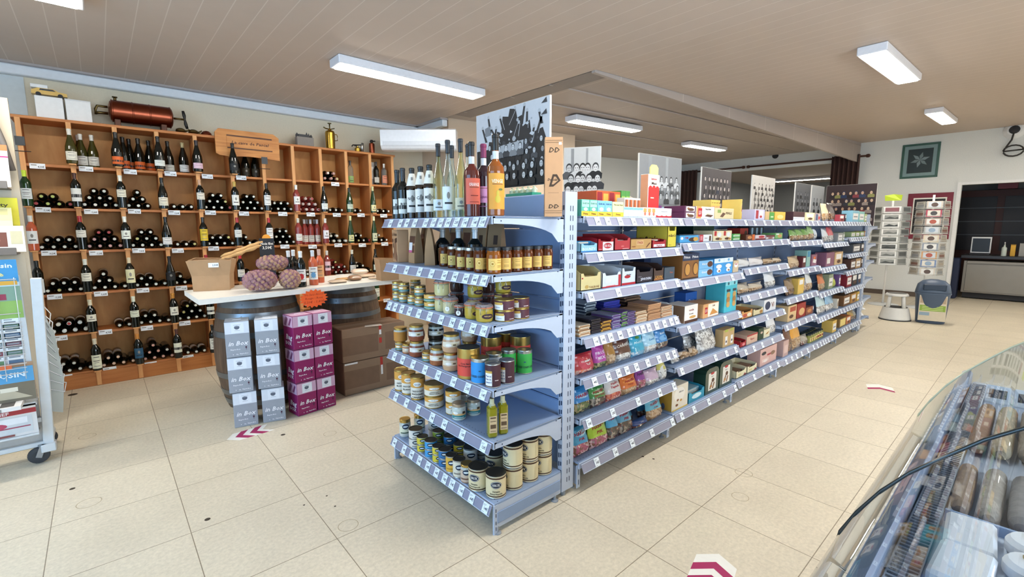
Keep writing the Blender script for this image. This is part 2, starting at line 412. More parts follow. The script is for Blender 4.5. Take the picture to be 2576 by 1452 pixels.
# ------------------------------------------------------------------ the steel gondola shelving
M_STEEL = mat('#b3bfd4', 0.45, noise=.03); M_STEELD = mat('#889dbe', 0.5, noise=.03); M_STEELB = mat('#93abd2', 0.5, noise=.03); M_SLOT = mat('#33405a', 0.6)  # back-panel steel is bluer: window light in the recess put into its colour
M_RAIL = mat('#8b8da3', 0.3, coat=.4); M_TICK = mat('#e4eef8', 0.5); M_INK = mat('#20243a', 0.6); M_INKL = mat('#7d8798', 0.6)
M_FOOT = mat('#8e959e', 0.5)
TICK = {}
def ticket_mesh(txt, w=.044, h=.049):
    k = (txt, w)
    if k not in TICK:
        b = MB(); b.box((0, 0, 0), (w, .0012, h), M_TICK)
        b.rect(-w*.42, h*.30, w*.1, h*.34, -.0008, M_INKL); b.rect(-w*.42, h*.2, -w*.05, h*.235, -.0008, M_INKL); b.rect(-w*.42, -h*.40, -w*.08, -h*.36, -.0008, M_INKL)
        b.text(txt, .002, -h*.05, h*.26, -.0008, M_INK, width=w*.62); b.rect(w*.40, -h*.16, w*.44, h*.12, -.0008, M_INK)
        TICK[k] = b.mesh('price_ticket')
    return TICK[k]
def put(me, name, parent, M):
    o = bpy.data.objects.new(name, me); COL.objects.link(o); o.parent = parent; o.matrix_local = M; return o

def uprights(b, W, H, xs, y0=.49, dy=.095):
    for x in xs:
        b.box((x, y0 + dy / 2, H / 2 + .015), (.035, dy, H - .03), M_STEEL, .002)
        n = int(H / .05) - 2
        for k in range(n):
            z = .08 + k * .05
            for yy in (y0 + dy * .42, y0 + dy * .62):
                for sx in (-1, 1): b.add([(x + sx * .0179, yy - .002, z), (x + sx * .0179, yy + .004, z), (x + sx * .0179, yy + .004, z + .028), (x + sx * .0179, yy - .002, z + .028)], [(0, 1, 2, 3)], M_SLOT)
            b.rect(x - .011, z, x - .002, z + .028, y0 - .0006, M_SLOT); b.rect(x + .003, z + .006, x + .012, z + .03, y0 - .0006, M_SLOT)
        b.tube([(x, y0 + .03, .0), (x, y0 + .03, .03)], .014, M_FOOT, 8)

def bracket(b, x, D, drop, t=.004):
    """curved side bracket in the local y-z plane at x"""
    pts = [(.012, 0), (.012, -.034), (.08, -.036)]
    for k in range(1, 9):
        u = k / 8; pts.append((.08 + (D - .12) * u, -.036 - (drop - .036) * (1 - math.sqrt(max(0, 1 - u * u)))))
    pts += [(D - .02, -drop), (D, -drop), (D, 0)]
    n = len(pts); vs = [(x - t / 2, y, z) for y, z in pts] + [(x + t / 2, y, z) for y, z in pts]
    fs = [(i, (i + 1) % n, n + (i + 1) % n, n + i) for i in range(n)]
    # fan triangulation keeps the concave outline
    for i in range(1, n - 2):
        pass
    top = [0, n - 1]
    lo = list(range(1, n - 1))
    for i in range(len(lo) - 1):
        # quads between the arc and the straight top edge
        ya, yb = pts[lo[i]][0], pts[lo[i + 1]][0]
        if abs(yb - ya) < 1e-6: continue
        k = len(vs); vs += [(x - t/2, ya, 0), (x - t/2, yb, 0), (x + t/2, ya, 0), (x + t/2, yb, 0)]
        fs += [(lo[i], k, k + 1, lo[i + 1]), (n + lo[i], n + lo[i + 1], k + 3, k + 2)]
    b.add(vs, fs, M_STEEL)

def shelf(parent, W, S, D, ticks, prices, base=False, drop=.127, front=.0):
    b = MB()
    b.box((W / 2, D / 2 + .006, S - .006), (W - .004, D - .006, .012), M_STEELD, .002)
    b.box((W / 2, .012, S - .02), (W - .004, .012, .034), M_STEEL, .002)
    for k in range(int(W / .025)):
        if S < 1.3: b.disc(.003, S + .0004, M_SLOT, 6, T(.02 + k * .025, .035, 0))
    sh = b.build('shelf', parent)
    if not base:
        for x in (.004, W - .004):
            b = MB(); bracket(b, x, D, drop)
            xo = x + (.0026 if x > W / 2 else -.0026)
            for yy, zz in ((.06, -.022), (D - .04, -.012)): b.box((xo, yy, zz), (.001, .006, .006), M_SLOT)
            b.box((xo, D / 2, -.006), (.0012, D - .05, .004), M_STEELD)
            b.build('bracket', sh, (0, 0, S))
    ang = -.42
    MR = T(0, -.002, S - .004) @ Rx(ang)
    b = MB(); b.box((W / 2, 0, -.027), (W - .01, .003, .054), M_RAIL, .001); b.box((W / 2, -.002, -.052), (W - .01, .004, .004), M_STEEL); b.box((W / 2, -.002, -.003), (W - .01, .004, .004), M_STEEL)
    b.build('price_rail', sh, M=MR)
    for i, u in enumerate(ticks):
        put(ticket_mesh(prices[i % len(prices)]), 'price_ticket', sh, MR @ T(u * W, -.0042, -.027 + ((i * 7) % 3 - 1) * .0015))
    return sh

# the end unit that faces the shop front
END_S = [1.549, 1.283, 1.048, .737, .477, .162]
end = thing('shelving_end_unit', 'grey-blue steel end shelving unit holding liqueurs, honey and tinned food', 'shelving', (1.32, 2.668, 0), -PI / 2)
EW, ED = 1.03, .48
for x in (.018, EW - .018): b = MB(); uprights(b, EW, 1.68, (x,)); b.build('upright_post', end)
b = MB()
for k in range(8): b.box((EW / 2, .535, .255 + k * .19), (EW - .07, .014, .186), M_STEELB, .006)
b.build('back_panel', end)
for x in (.006, EW - .006):
    b = MB(); b.box((x, .25, .09), (.008, .47, .125), M_STEEL, .003); b.box((x + (.006 if x > .5 else -.006), .25, .085), (.006, .45, .06), M_STEELD, .004)
    b.box((x, .018, .07), (.012, .03, .17), M_STEEL, .003)
    for zz in (.03, .06, .1, .125): b.box((x + (.0065 if x > .5 else -.0065), .016, zz), (.001, .004, .018), M_SLOT)
    for yy in (.03, .44): b.lathe([(0, 0), (.02, 0), (.02, .006), (.008, .01), (.008, .035), (0, .035)], M_FOOT, 10, T(x, yy, 0))
    b.build('base_side', end)
ETK = [([.10, .215, .29, .375, .485, .56, .625, .69, .76, .83, .905, .96], ['20€', '18€', '18€', '17€', '22€', '21€', '20€', '20€', '22€', '19€', '14€', '21€']),
       ([.13, .27, .41, .53, .65, .74, .83, .90, .965], ['6€', '3€', '5€', '10€', '6€', '9€', '8€', '8€', '10€']),
       ([.05, .12, .20, .29, .39, .50, .61, .71, .79, .88, .96], ['6€', '6€', '6€', '6€', '15€', '20€', '20€', '7€', '23€', '34€', '11€']),
       ([.09, .19, .31, .44, .57, .71, .83, .95], ['10€', '5€', '10€', '10€', '10€', '10€', '23€', '10€', '15€']),
       ([.09, .22, .35, .50, .62, .78, .95], ['5€', '14€', '34€', '7€', '6€', '13€', '12€']),
       ([.05, .17, .26, .35, .44, .53, .61, .68, .76, .85, .96], ['4€', '3€', '4€', '5€', '3€', '6€', '7€', '5€', '10€', '6€', '14€'])]
for S, (tk, pr) in zip(END_S, ETK): shelf(end, EW, S, ED, tk, pr, base=(S < .2))

# the six bays along the aisle
BX0, BW = 1.925, 1.01
BAY_S = [[1.556, 1.362, 1.15, .895, .664, .431, .172], [1.556, 1.388, 1.128, .808, .518, .18], [1.556, 1.382, 1.152, .925, .708, .46, .19],
         [1.556, 1.355, 1.07, .793, .53, .175], [1.556, 1.312, 1.032, .752, .465, .17], [1.556, 1.36, 1.15, .93, .704, .46, .19]]
BAYN = ['nearest', 'second', 'third', 'fourth', 'fifth', 'farthest']
PR = ['2€', '1€', '3€', '2€', '4€', '1€', '5€', '2€']
NT = [9, 5, 5, 6, 9, 9]
BYF = 1.607
bays = []
for k in range(6):
    t = thing('shelving_bay', f'{BAYN[k]} steel shelving bay along the aisle, full of packaged groceries', 'shelving', (BX0 + BW * k, BYF, 0), 0, 'shelving bays along the aisle')
    bays.append(t)
    for x in ((BW - .022,) if k else (.025, BW - .022)): b = MB(); uprights(b, BW, 1.66, (x,), .47, .05); b.build('upright_post', t)
    b = MB()
    for j in range(8): b.box((BW / 2, .485, .235 + j * .19), (BW - .04, .012, .186), M_STEELD, .006)
    b.build('back_panel', t)
    for x in ((BW - .03,) if k else (.012, BW - .03)):
        b = MB(); b.box((x, .2, .085), (.006, .36, .11), M_STEEL); b.box((x, .022, .085), (.03, .006, .14), M_STEEL, .002)
        for zz in (.05, .11): b.box((x, .0185, zz), (.004, .001, .03), M_SLOT)
        b.lathe([(0, 0), (.018, 0), (.018, .006), (.007, .01), (.007, .035), (0, .035)], M_FOOT, 8, T(x, .07, 0))
        b.build('base_foot', t)
    for r, S in enumerate(BAY_S[k]):
        n = NT[k] if (k or r in (0, 4)) else 5
        if k == 0 and r == 3: n = 12
        tk = [min(.96, max(.04, .09 + .86 * (i + .2 * math.sin(i * 5.1 + r * 2.3 + k)) / max(1, n - 1))) for i in range(n)]
        shelf(t, BW, S, .46, tk, [PR[(r * 3 + k + j) % 8] for j in range(n)], base=(r == len(BAY_S[k]) - 1), drop=.09)

# the far end unit, seen from the side
far = thing('shelving_end_unit', 'steel end shelving unit at the far end of the aisle beside the postcards', 'shelving', (8.62, 1.63, 0), PI / 2)
for x in (.018, EW - .018): b = MB(); uprights(b, EW, 1.66, (x,)); b.build('upright_post', far)
b = MB(); b.box((EW / 2, .535, .9), (EW - .07, .014, 1.48), M_STEEL, .006); b.build('back_panel', far)
for S in (1.5, 1.25, 1.0, .75, .47, .16): shelf(far, EW, S, ED, [], PR, base=(S < .2))
# ------------------------------------------------------------------ bottles
GL_DARK = mat('#0b0f0a', 0.08, coat=.3, noise=0); GL_BROWN = mat('#2a1708', 0.1, coat=.3, noise=0); GL_OLIVE = mat('#3c3a14', 0.1, coat=.3, noise=0)
GL_ROSE = mat('#c4603f', 0.08, coat=.4, noise=0); GL_PINK = mat('#8e3a34', 0.1, coat=.4, noise=0); GL_CLEAR = mat('#dfe9e6', 0.05, trans=.85, noise=0, ior=1.3)
GL_GREEN = mat('#1d3a1c', 0.08, coat=.3, noise=0)
P_WHITE = mat('#e9e8e2', .6); P_CREAM = mat('#e2dabf', .6); P_INK = mat('#2a2a2e', .6); P_MID = mat('#8c8a86', .6)
BORD = [(0, 0), (.034, 0), (.037, .004), (.037, .19), (.035, .203), (.026, .222), (.016, .24), (.0142, .252)]
BURG = [(0, 0), (.037, 0), (.0405, .004), (.0405, .125), (.038, .15), (.029, .185), (.019, .222), (.0145, .252)]
CHAMP = [(0, 0), (.04, 0), (.044, .005), (.044, .13), (.041, .16), (.03, .2), (.02, .238), (.0155, .262)]
ALSA = [(0, 0), (.034, 0), (.0365, .004), (.0365, .12), (.033, .16), (.024, .21), (.016, .26), (.0138, .285)]
SPIRIT = [(0, 0), (.034, 0), (.038, .004), (.038, .18), (.034, .2), (.018, .222), (.0135, .235)]
def bottle(root_name, lab, cat, prof, glass, cap, capc, lz0, lz1, lcol, loc, face, group=None, h_cap=.05, marks='lines', seg=16, text=None, rim=True, ink=None):
    """an upright bottle: thing > glass_body, capsule, paper_label"""
    t = thing(root_name, lab, cat, loc, 0, group)
    b = MB(); b.lathe(prof, glass, seg); r, z = prof[-1]; b.lathe([(r, z), (0, z)], glass, seg); b.build('glass_body', t)
    if capc:
        b = MB(); m = mat(capc, .35, coat=.3, noise=0)
        b.lathe([(r + .0006, z - .012), (r + .0008, z + h_cap - .018), (r + .0022, z + h_cap - .016), (r + .0022, z + h_cap - .004), (r, z + h_cap), (0, z + h_cap)], m, 12)
        b.build('capsule', t)
    if lcol:
        R = max(p[0] for p in prof); rr = R + .0005; w = R * 2.3
        b = MB(); b.cpatch(rr, face, w, lz0, lz1, mat(lcol, .6)); H = lz1 - lz0; k = ink or P_INK
        if text:
            b.ctext(text, rr + .0004, face, lz0 + H * .62, min(.016, H * .25), k, width=w * .72)
        if marks == 'lines':
            for f, ww in ((.82, .5), (.55, .62), (.42, .4), (.16, .55)): b.cpatch(rr + .0004, face, w * ww, lz0 + H * f, lz0 + H * (f + .045), k if f > .5 else P_MID, 4)
        elif marks == 'crest':
            b.coval(rr + .0004, face, w * .22, H * .3, lz0 + H * .62, P_MID); b.cpatch(rr + .0004, face, w * .55, lz0 + H * .25, lz0 + H * .33, k, 4)
        elif marks == 'band':
            b.cpatch(rr + .0004, face, w * .98, lz0 + H * .3, lz0 + H * .55, k, 6)
        b.build('paper_label', t)
    return t

# ------------------------------------------------------------------ the wine rack along the left wall
M_OAK = None
def m_wood(c1, c2, sc=(1, 1, 14), rough=.55):
    def fn(nt, b):
        tc = nt.nodes.new('ShaderNodeTexCoord'); mp = nt.nodes.new('ShaderNodeMapping'); mp.inputs['Scale'].default_value = sc
        n = nt.nodes.new('ShaderNodeTexNoise'); n.inputs['Scale'].default_value = 3; n.inputs['Detail'].default_value = 5; n.inputs['Distortion'].default_value = .6
        nt.links.new(tc.outputs['Object'], mp.inputs[0]); nt.links.new(mp.outputs[0], n.inputs['Vector'])
        r = nt.nodes.new('ShaderNodeValToRGB'); r.color_ramp.elements[0].color = lin(c1); r.color_ramp.elements[1].color = lin(c2)
        r.color_ramp.elements[0].position = .3; r.color_ramp.elements[1].position = .7
        nt.links.new(n.outputs['Fac'], r.inputs[0]); nt.links.new(r.outputs[0], b.inputs['Base Color']); b.inputs['Roughness'].default_value = rough
    return nodemat('wood_' + c1.strip('#'), fn)
W_PINE = m_wood('#b9703a', '#cf8b50', (14, 14, 1)); W_PINEH = m_wood('#b26a35', '#c9864c', (1, 14, 14)); W_PLY = m_wood('#b8803f', '#cf9a58', (3, 8, 1)); W_EDGE = m_wood('#d3945a', '#e0a76c', (14, 14, 1))
W_SIGN = m_wood('#b87338', '#d69552', (1, 10, 10)); W_DARK = m_wood('#4a2a18', '#6a3c22', (1, 10, 10))
RY = 5.87; PITCH = .3145; PXS = [-.43 + PITCH * k for k in range(12)]
RZ = [2.056, 1.675, 1.293, .902, .525, .154]
rack = thing('wine_rack', 'tall pine wine rack with bins of lying bottles along the cream wall', 'wine rack', (0, RY, 0))
b = MB(); b.box((1.3, .318, 1.22), (3.5, .012, 2.44), W_PLY); b.build('back_board', rack)
b = MB(); b.box((1.3, .16, 2.442), (3.55, .35, .026), W_PINEH, .003); b.build('top_board', rack)
for r, z in enumerate(RZ):
    b = MB(); b.box((1.3, .16, z - .012), (3.46, .31, .024), W_PINEH, .002); b.build('shelf_board', rack)
b = MB(); b.box((1.3, .0, .068), (3.5, .02, .136), m_wood('#a8652f', '#bd7a3f', (1, 10, 10)), .003); b.build('plinth', rack)
for k, x in enumerate(PXS):
    b = MB(); b.box((x, .155, 1.22), (.018, .31, 2.43), W_PINE); b.build('divider', rack)
    b = MB(); b.box((x, -.012, 1.22), (.036, .022, 2.43), W_EDGE, .003); b.build('front_post', rack)
    for r, z in enumerate(RZ):
        if (r == 0 and k in (0, 6, 7, 8, 9, 10)) or k == 11: continue
        b = MB(); dl = .13 if (r, k) == (0, 5) else .085; b.box((x, -.0175 - dl / 2, z + .004), (.05, dl, .012), W_EDGE, .002); b.build('bottle_ledge', rack)
for k in (0, 6):
    yt = -.068 if k else -.03; b = MB(); b.box((PXS[k], yt, 2.235), (.06, .006, .075), mat('#3c4146', .5)); b.tube([(PXS[k] - .05, -.032, 2.15), (PXS[k] + .06, -.032, 2.15)], .0035, P_INK, 6); b.build('chalk_tag', rack)
M_CARD = mat('#e6ecf2', .5)
for r, z in enumerate(RZ):
    for k in range(11):
        if r == 0 and k in (6, 7, 9, 10) or (r >= 4 and 4 <= k <= 6): continue
        b = MB(); b.box((0, 0, 0), (.098, .003, .046), M_CARD)
        b.rect(-.04, .004, -.005, .012, -.0018, P_MID); b.text(f'{4 + (k * 5 + r * 3) % 13},{(k * 3 + r) % 10}0€', .022, -.006, .015, -.0018, P_INK, width=.04)
        b.build('price_card', rack, M=T(PXS[k] + (.085 if k < 6 else .17), -.004, z - .022 + .006 * math.sin(k * 3 + r)) @ Rx(-.12))
# --- the lying bottles
FULL = {1: ['42', '432', '321', '3', '432', '432', '43', '432', '3', '2', '3'], 2: ['43', '432', '432', '3', '43', '31', '432', '', '42', '42', '31'],
        3: ['43', '421', '42', '31', '2', '31', '3', '2', '431', '42', '2'], 4: ['43', '2', '42', '432', '', '', '', '42', '43', '3', ''],
        5: ['42', '42', '431', '3', '', '', '', '', '', '', ''], 0: ['', '', '', '', '', '', '', '', '32', '', '']}
CAPS = {(1, 0): '#b9c46a', (1, 7): '#c8b4ae', (2, 1): '#c99a97', (5, 2): '#d8a596', (4, 0): '#dfe6e6', (3, 2): '#d9e0da', (5, 1): '#d8b8a0', (0, 8): '#b88f86'}
ROWN = ['top row', 'second row', 'third row', 'fourth row', 'fifth row', 'bottom row']
LAY = ['bottom layer', 'second layer', 'third layer']
_proto = {}
def lying_proto(glass, capc, side):
    k = (glass.name, capc, side)
    if k in _proto: return _proto[k]
    b = MB(); b.lathe([(q[0] * .958, q[1]) for q in BORD] + [(.0138, .29), (0, .29)], glass, 16)
    c = MB(); m = mat(capc, .4, noise=0); ms = mat(side, .4, noise=0)
    c.lathe([(.0146, .246), (.0152, .282), (.0166, .284), (.0166, .296)], ms, 12); c.lathe([(.0166, .296), (.0125, .2995)], ms, 12); c.lathe([(.0125, .2995), (.011, .300), (0, .300)], m, 12)
    p = MB(); p.cpatch(.0359, PI / 2, .11, .07, .16, P_WHITE, 8)
    _proto[k] = (b.mesh('wine_bottle'), c.mesh('capsule'), p.mesh('paper_label'))
    return _proto[k]
nly = 0
for r in range(6):
    for k, pile in enumerate(FULL[r]):
        for ly, n in enumerate(pile):
            n = int(n)
            for i in range(n):
                glass = GL_PINK if (r, k) in ((1, 7), (3, 8)) else GL_DARK
                capc = CAPS.get((r, k), '#d9dcd2'); side = capc if (r, k) in ((4, 0), (2, 8), (0, 8), (1, 7)) else '#17120f'
                if rnd.random() < .12: capc = rnd.choice(['#a83232', '#c9c27a', '#e8e4da'])
                body, cap_, lab_ = lying_proto(glass, capc, side)
                x0 = PXS[k] + .0475 + (.031 if n <= 3 and ly == 0 and len(pile) == 1 else 0)
                x = x0 + i * .0726 + ly * .0363 + rnd.uniform(-.0007, .0007) + (0 if len(pile) > 1 else .01)
                if (r, k) == (4, 1): x += .105
                z = RZ[r] + .0365 + ly * .0632
                o = bpy.data.objects.new('wine_bottle', body); COL.objects.link(o)
                dy = rnd.uniform(-.012, .012)
                o.matrix_world = T(x, RY + .285 + dy, z) @ Rx(PI / 2) @ Rz(rnd.uniform(-.6, .6))
                tag(o, f'lying wine bottle, {ORD[i]} from left in {LAY[ly]}, {ORD[k]} rack column, {ROWN[r]}', 'wine bottle', 'lying wine bottles in the rack bins')
                c = bpy.data.objects.new('capsule', cap_); COL.objects.link(c); c.parent = o
                if ly == len(pile) - 1:
                    c = bpy.data.objects.new('paper_label', lab_); COL.objects.link(c); c.parent = o
                nly += 1
# --- the bottles that stand in front of the posts: (row, post): profile, glass, cap, label colour, z0, z1, marks, words
F_ = -PI / 2
DB = {
 (0, 1): (BURG, GL_OLIVE, '#e4e6e0', '#e8e6da', .03, .105, 'lines', 'brown glass, white foil'), (0, 2): (CHAMP, GL_DARK, '#1c1a18', '#d8662a', .02, .09, 'band', 'orange label'),
 (0, 3): (CHAMP, GL_DARK, '#14181a', '#e9ece6', .03, .085, 'lines', 'square white label, black foil'), (0, 4): (CHAMP, GL_DARK, '#241c20', '#e7c3d4', .03, .085, 'lines', 'pink label'),
 (0, 5): (CHAMP, GL_DARK, '#101214', '#1d2021', .03, .1, 'crest', 'black label'),
 (1, 0): (BORD, GL_GREEN, '#c3dc3a', '#e6ecec', .06, .15, 'lines', 'lime green foil'), (1, 1): (BORD, GL_DARK, '#4a2a22', '#e9ecea', .05, .165, 'band', 'dark green band on label'),
 (1, 2): (BORD, GL_DARK, '#dfe4dc', '#e8e4d2', .1, .17, 'lines', 'white foil and cream label'), (1, 3): (BURG, GL_DARK, '#17140f', '#e6dfcb', .03, .11, 'lines', 'black foil, cream label'),
 (1, 4): (BORD, GL_DARK, '#c49a78', '#e6dfd0', .1, .17, 'lines', 'pinkish foil'), (1, 5): (BORD, GL_DARK, '#c9a64a', '#e9e9e4', .05, .16, 'crest', 'gold foil, crest label'),
 (1, 6): (BORD, GL_DARK, '#1c1a1a', '#e9e9e6', .06, .17, 'lines', 'black foil and tall white label'), (1, 7): (BORD, GL_PINK, '#e9e9e4', '#e9e9e6', .08, .17, 'crest', 'rose wine, white foil'),
 (1, 8): (BURG, GL_DARK, '#22201c', '#e6ecec', .03, .1, 'lines', 'low white label'), (1, 9): (BURG, GL_GREEN, '#22281c', '#c9d8c4', .04, .1, 'lines', 'pale green label'),
 (1, 10): (ALSA, GL_GREEN, '#cfd09a', '#ded9a6', .02, .1, 'crest', 'slim green glass, yellow label'),
 (2, 0): (BORD, GL_ROSE, '#e6e8e2', '#e9ecec', .06, .17, 'crest', 'orange rose wine, white label'), (2, 1): (BORD, GL_DARK, '#a8222c', '#e6e6de', .11, .175, 'lines', 'red foil and short white label'),
 (2, 2): (BORD, GL_DARK, '#e4e8e2', '#e6ece4', .09, .17, 'crest', 'white foil, crest label'), (2, 3): (BURG, GL_DARK, '#151210', '#e6e6e4', .03, .1, 'lines', 'black foil, torn white label'),
 (2, 4): (BORD, GL_DARK, '#26221e', '#dcbd35', .06, .18, 'lines', 'yellow label'), (2, 5): (BORD, GL_DARK, '#b02a30', '#e6e9e4', .09, .17, 'lines', 'red foil, square white label'),
 (2, 6): (BORD, GL_DARK, '#b0222c', '#e9e9e9', .07, .19, 'lines', 'red foil and tall white label'), (2, 7): (BORD, GL_PINK, '#d8d4c4', '#e6e6e0', .04, .12, 'lines', 'rose wine, silver foil'),
 (2, 8): (BORD, GL_PINK, '#e2e2de', '#e6e4ec', .06, .16, 'crest', 'dark rose wine, white label'), (2, 9): (ALSA, GL_GREEN, '#e4dfa4', '#e0dca0', .02, .1, 'crest', 'slim, yellow label and neck tag'),
 (2, 10): (ALSA, GL_GREEN, '#e6e2b4', '#d2d6b4', .02, .12, 'crest', 'slim, pale green label'),
 (3, 0): (BORD, GL_DARK, '#1b1d1d', '#dce2e2', .02, .14, 'none', 'half hidden by newspaper trolley'), (3, 1): (BORD, GL_DARK, '#e2e6de', '#e6e4d6', .1, .175, 'lines', 'white foil, square cream label'),
 (3, 2): (BORD, GL_DARK, '#dccfae', '#e2dfb8', .06, .19, 'crest', 'cream foil, long cream label'), (3, 3): (BURG, GL_DARK, '#131314', '#1b1d22', .06, .14, 'crest', 'black foil, black label'),
 (3, 4): (BORD, GL_DARK, '#b02a35', None, 0, 0, 'none', 'red foil, behind the paper bag'), (3, 5): (BORD, GL_DARK, '#c23038', '#e4e2d8', .05, .13, 'lines', 'red foil, behind bread sticks'),
 (3, 7): (BORD, GL_PINK, '#7d2a2e', '#e4d6da', .06, .17, 'band', 'pink banded label'), (3, 8): (BORD, GL_PINK, '#e0dcd8', '#e9c4cf', .06, .17, 'band', 'pink and white label'),
 (3, 9): (BURG, GL_DARK, '#e4e2d4', '#e2e6e4', .02, .11, 'lines', 'white foil, low label'), (3, 10): (BURG, GL_DARK, '#1d1d1a', '#d8dccf', .03, .1, 'lines', 'black foil, low label'),
 (4, 1): (BORD, GL_DARK, '#ded8bd', '#e6e4d4', .1, .165, 'crest', 'striped cream foil'), (4, 2): (BORD, GL_DARK, '#dfe6d6', '#e4ead6', .1, .165, 'lines', 'pale green foil'),
 (4, 3): (BORD, GL_DARK, '#c98d3c', '#e6e6da', .08, .165, 'crest', 'amber foil, arched label'), (4, 4): (BORD, GL_DARK, '#2a2c2c', '#e2e4da', .05, .13, 'band', 'beside the barrel'),
 (4, 8): (BURG, GL_DARK, '#22201e', '#dfe3d8', .03, .12, 'crest', 'below the orange star sign'), (4, 9): (BORD, GL_GREEN, '#e2e6e0', '#dfe8dc', .05, .16, 'crest', 'green glass under the table'),
 (4, 10): (BORD, GL_GREEN, '#d8dcd0', '#e2e6d8', .05, .16, 'lines', 'green medal on label'),
 (5, 0): (BORD, GL_DARK, '#d8c59a', '#e2e4de', .06, .17, 'lines', 'cork in neck, behind trolley'), (5, 1): (BORD, GL_DARK, '#e0d8c2', '#e4e6cf', .02, .15, 'lines', 'long cream label'),
 (5, 2): (BORD, GL_DARK, '#c9863c', '#2c5878', .06, .16, 'crest', 'blue label'), (5, 3): (BORD, GL_DARK, '#54322c', '#e4e8d8', .06, .16, 'band', 'brown foil, white label'),
 (5, 4): (BORD, GL_DARK, '#1b1d1d', '#e6e8e0', .04, .16, 'lines', 'half behind the barrel'), (5, 8): (SPIRIT, GL_CLEAR, '#3a3c40', '#dfe3e6', .04, .12, 'lines', 'clear glass, behind the brown cartons'),
 (5, 9): (BORD, GL_DARK, '#2c2c2e', '#e0e2dc', .04, .12, 'lines', 'dark glass, behind the brown cartons'),
}
for (r, k), (prof, gl, cap_, lc, z0, z1, mk, wd) in DB.items():
    bottle('display_bottle', f'upright wine bottle, {wd}, {ORD[k]} rack post, {ROWN[r]}', 'wine bottle', prof, gl, cap_, cap_, z0, z1, lc, (PXS[k], RY - (.072 if (r, k) == (0, 5) else .026) - max(q[0] for q in prof), RZ[r] + .0105), F_, 'bottles standing on the rack posts', marks=mk)
# --- bottles that stand inside the bins
def inbin(px, r, prof, gl, cap_, lc, z0, z1, lab, y=5.98, name='champagne_bottle', grp='sparkling wines standing on the top row', mk='lines', hc=.05):
    p = at(px, 430, 'y', y); R = max(q[0] for q in prof) + .011
    k = int((p.x - PXS[0]) / PITCH); p.x = min(max(p.x, PXS[k] + R), PXS[k + 1] - R)
    bottle(name, lab, 'bottle', prof, gl, cap_, cap_, z0, z1, lc, (p.x, y, RZ[r] + .0005), F_, grp, marks=mk, h_cap=hc)
inbin(198, 0, BURG, GL_OLIVE, '#e4e6e0', '#e3e3da', .02, .1, 'white wine bottle half hidden, left of two on the top rack board', 6.06, 'burgundy_bottle', 'white wines on the top rack board')
inbin(211, 0, BURG, GL_OLIVE, '#e4e6e0', '#e3e3da', .02, .1, 'white wine bottle, middle of three brown ones on the top rack board', 5.98, 'burgundy_bottle', 'white wines on the top rack board')
inbin(239, 0, BURG, GL_OLIVE, '#e4e6e0', '#e3e3da', .02, .1, 'white wine bottle standing free, last of three brown ones, top rack board', 5.98, 'burgundy_bottle', 'white wines on the top rack board')
for px, y, w in ((314, 5.98, 'tucked behind the orange-label post bottle'), (331, 6.075, 'back one of the orange-banded pair'), (354, 5.98, 'front one of the orange-banded pair'), (390, 6.06, 'half hidden behind the white-label bottle')):
    inbin(px, 0, CHAMP, GL_DARK, '#1c1a18', '#d8662a', .015, .085, f'sparkling wine bottle with orange bands, {w}', y, mk='band')
inbin(427, 0, CHAMP, GL_DARK, '#1c1e1c', '#e3e4da', .015, .075, 'sparkling wine bottle, black foil and white label, fourth rack bin')
inbin(464, 0, CHAMP, GL_DARK, '#b8a878', '#e6e6e0', .015, .085, 'sparkling wine bottle with gold foil and white cross on top')
for px, y, w in ((595, 6.06, 'half hidden'), (618, 6.0, 'middle one'), (642, 6.0, 'last one')):
    inbin(px, 0, BURG, GL_DARK, '#2a201c', '#3a3424', .02, .1, f'dark bottle with gold oval label under the carved sign, {w}', y, 'beer_bottle', 'gold-label bottles under the carved sign', 'crest')
inbin(881, 0, SPIRIT, GL_CLEAR, '#2b2d30', '#8fb46a', .01, .09, 'clear spirit bottle with green label in the top row of the rack', 5.95, 'spirit_bottle', 'spirits in the top row of the rack', 'crest')
inbin(946, 0, BORD, GL_DARK, '#26262a', '#dcd9d0', .03, .1, 'dark spirit bottle with pale label in the last top bin', 5.96, 'spirit_bottle', 'spirits in the top row of the rack')
inbin(966, 0, SPIRIT, GL_CLEAR, '#e0dcd4', '#d88a6a', .03, .13, 'clear spirit bottle with orange label in the last top bin', 5.95, 'spirit_bottle', 'spirits in the top row of the rack')
for i, px in enumerate((757, 764, 773, 786, 800)):
    inbin(px, 2, BORD, GL_PINK, '#c8ccd2', '#e2e0da', .03, .11, f'rose wine bottle standing in the eighth bin, {ORD[i]} of five', 5.95 + .095 * (i % 2), 'rose_bottle', 'rose bottles standing in the eighth bin')
b = MB(); b.box((0, 0, .15), (.11, .1, .3), mat('#a7a6a4', .5), .004); b.rect(-.04, .08, .04, .24, -.0506, P_WHITE)
o = b.build('gift_box', loc=(PXS[10] + .08, 6.05, RZ[0] + .0005)); tag(o, 'grey bottle gift box at the back of the last top bin', 'box')

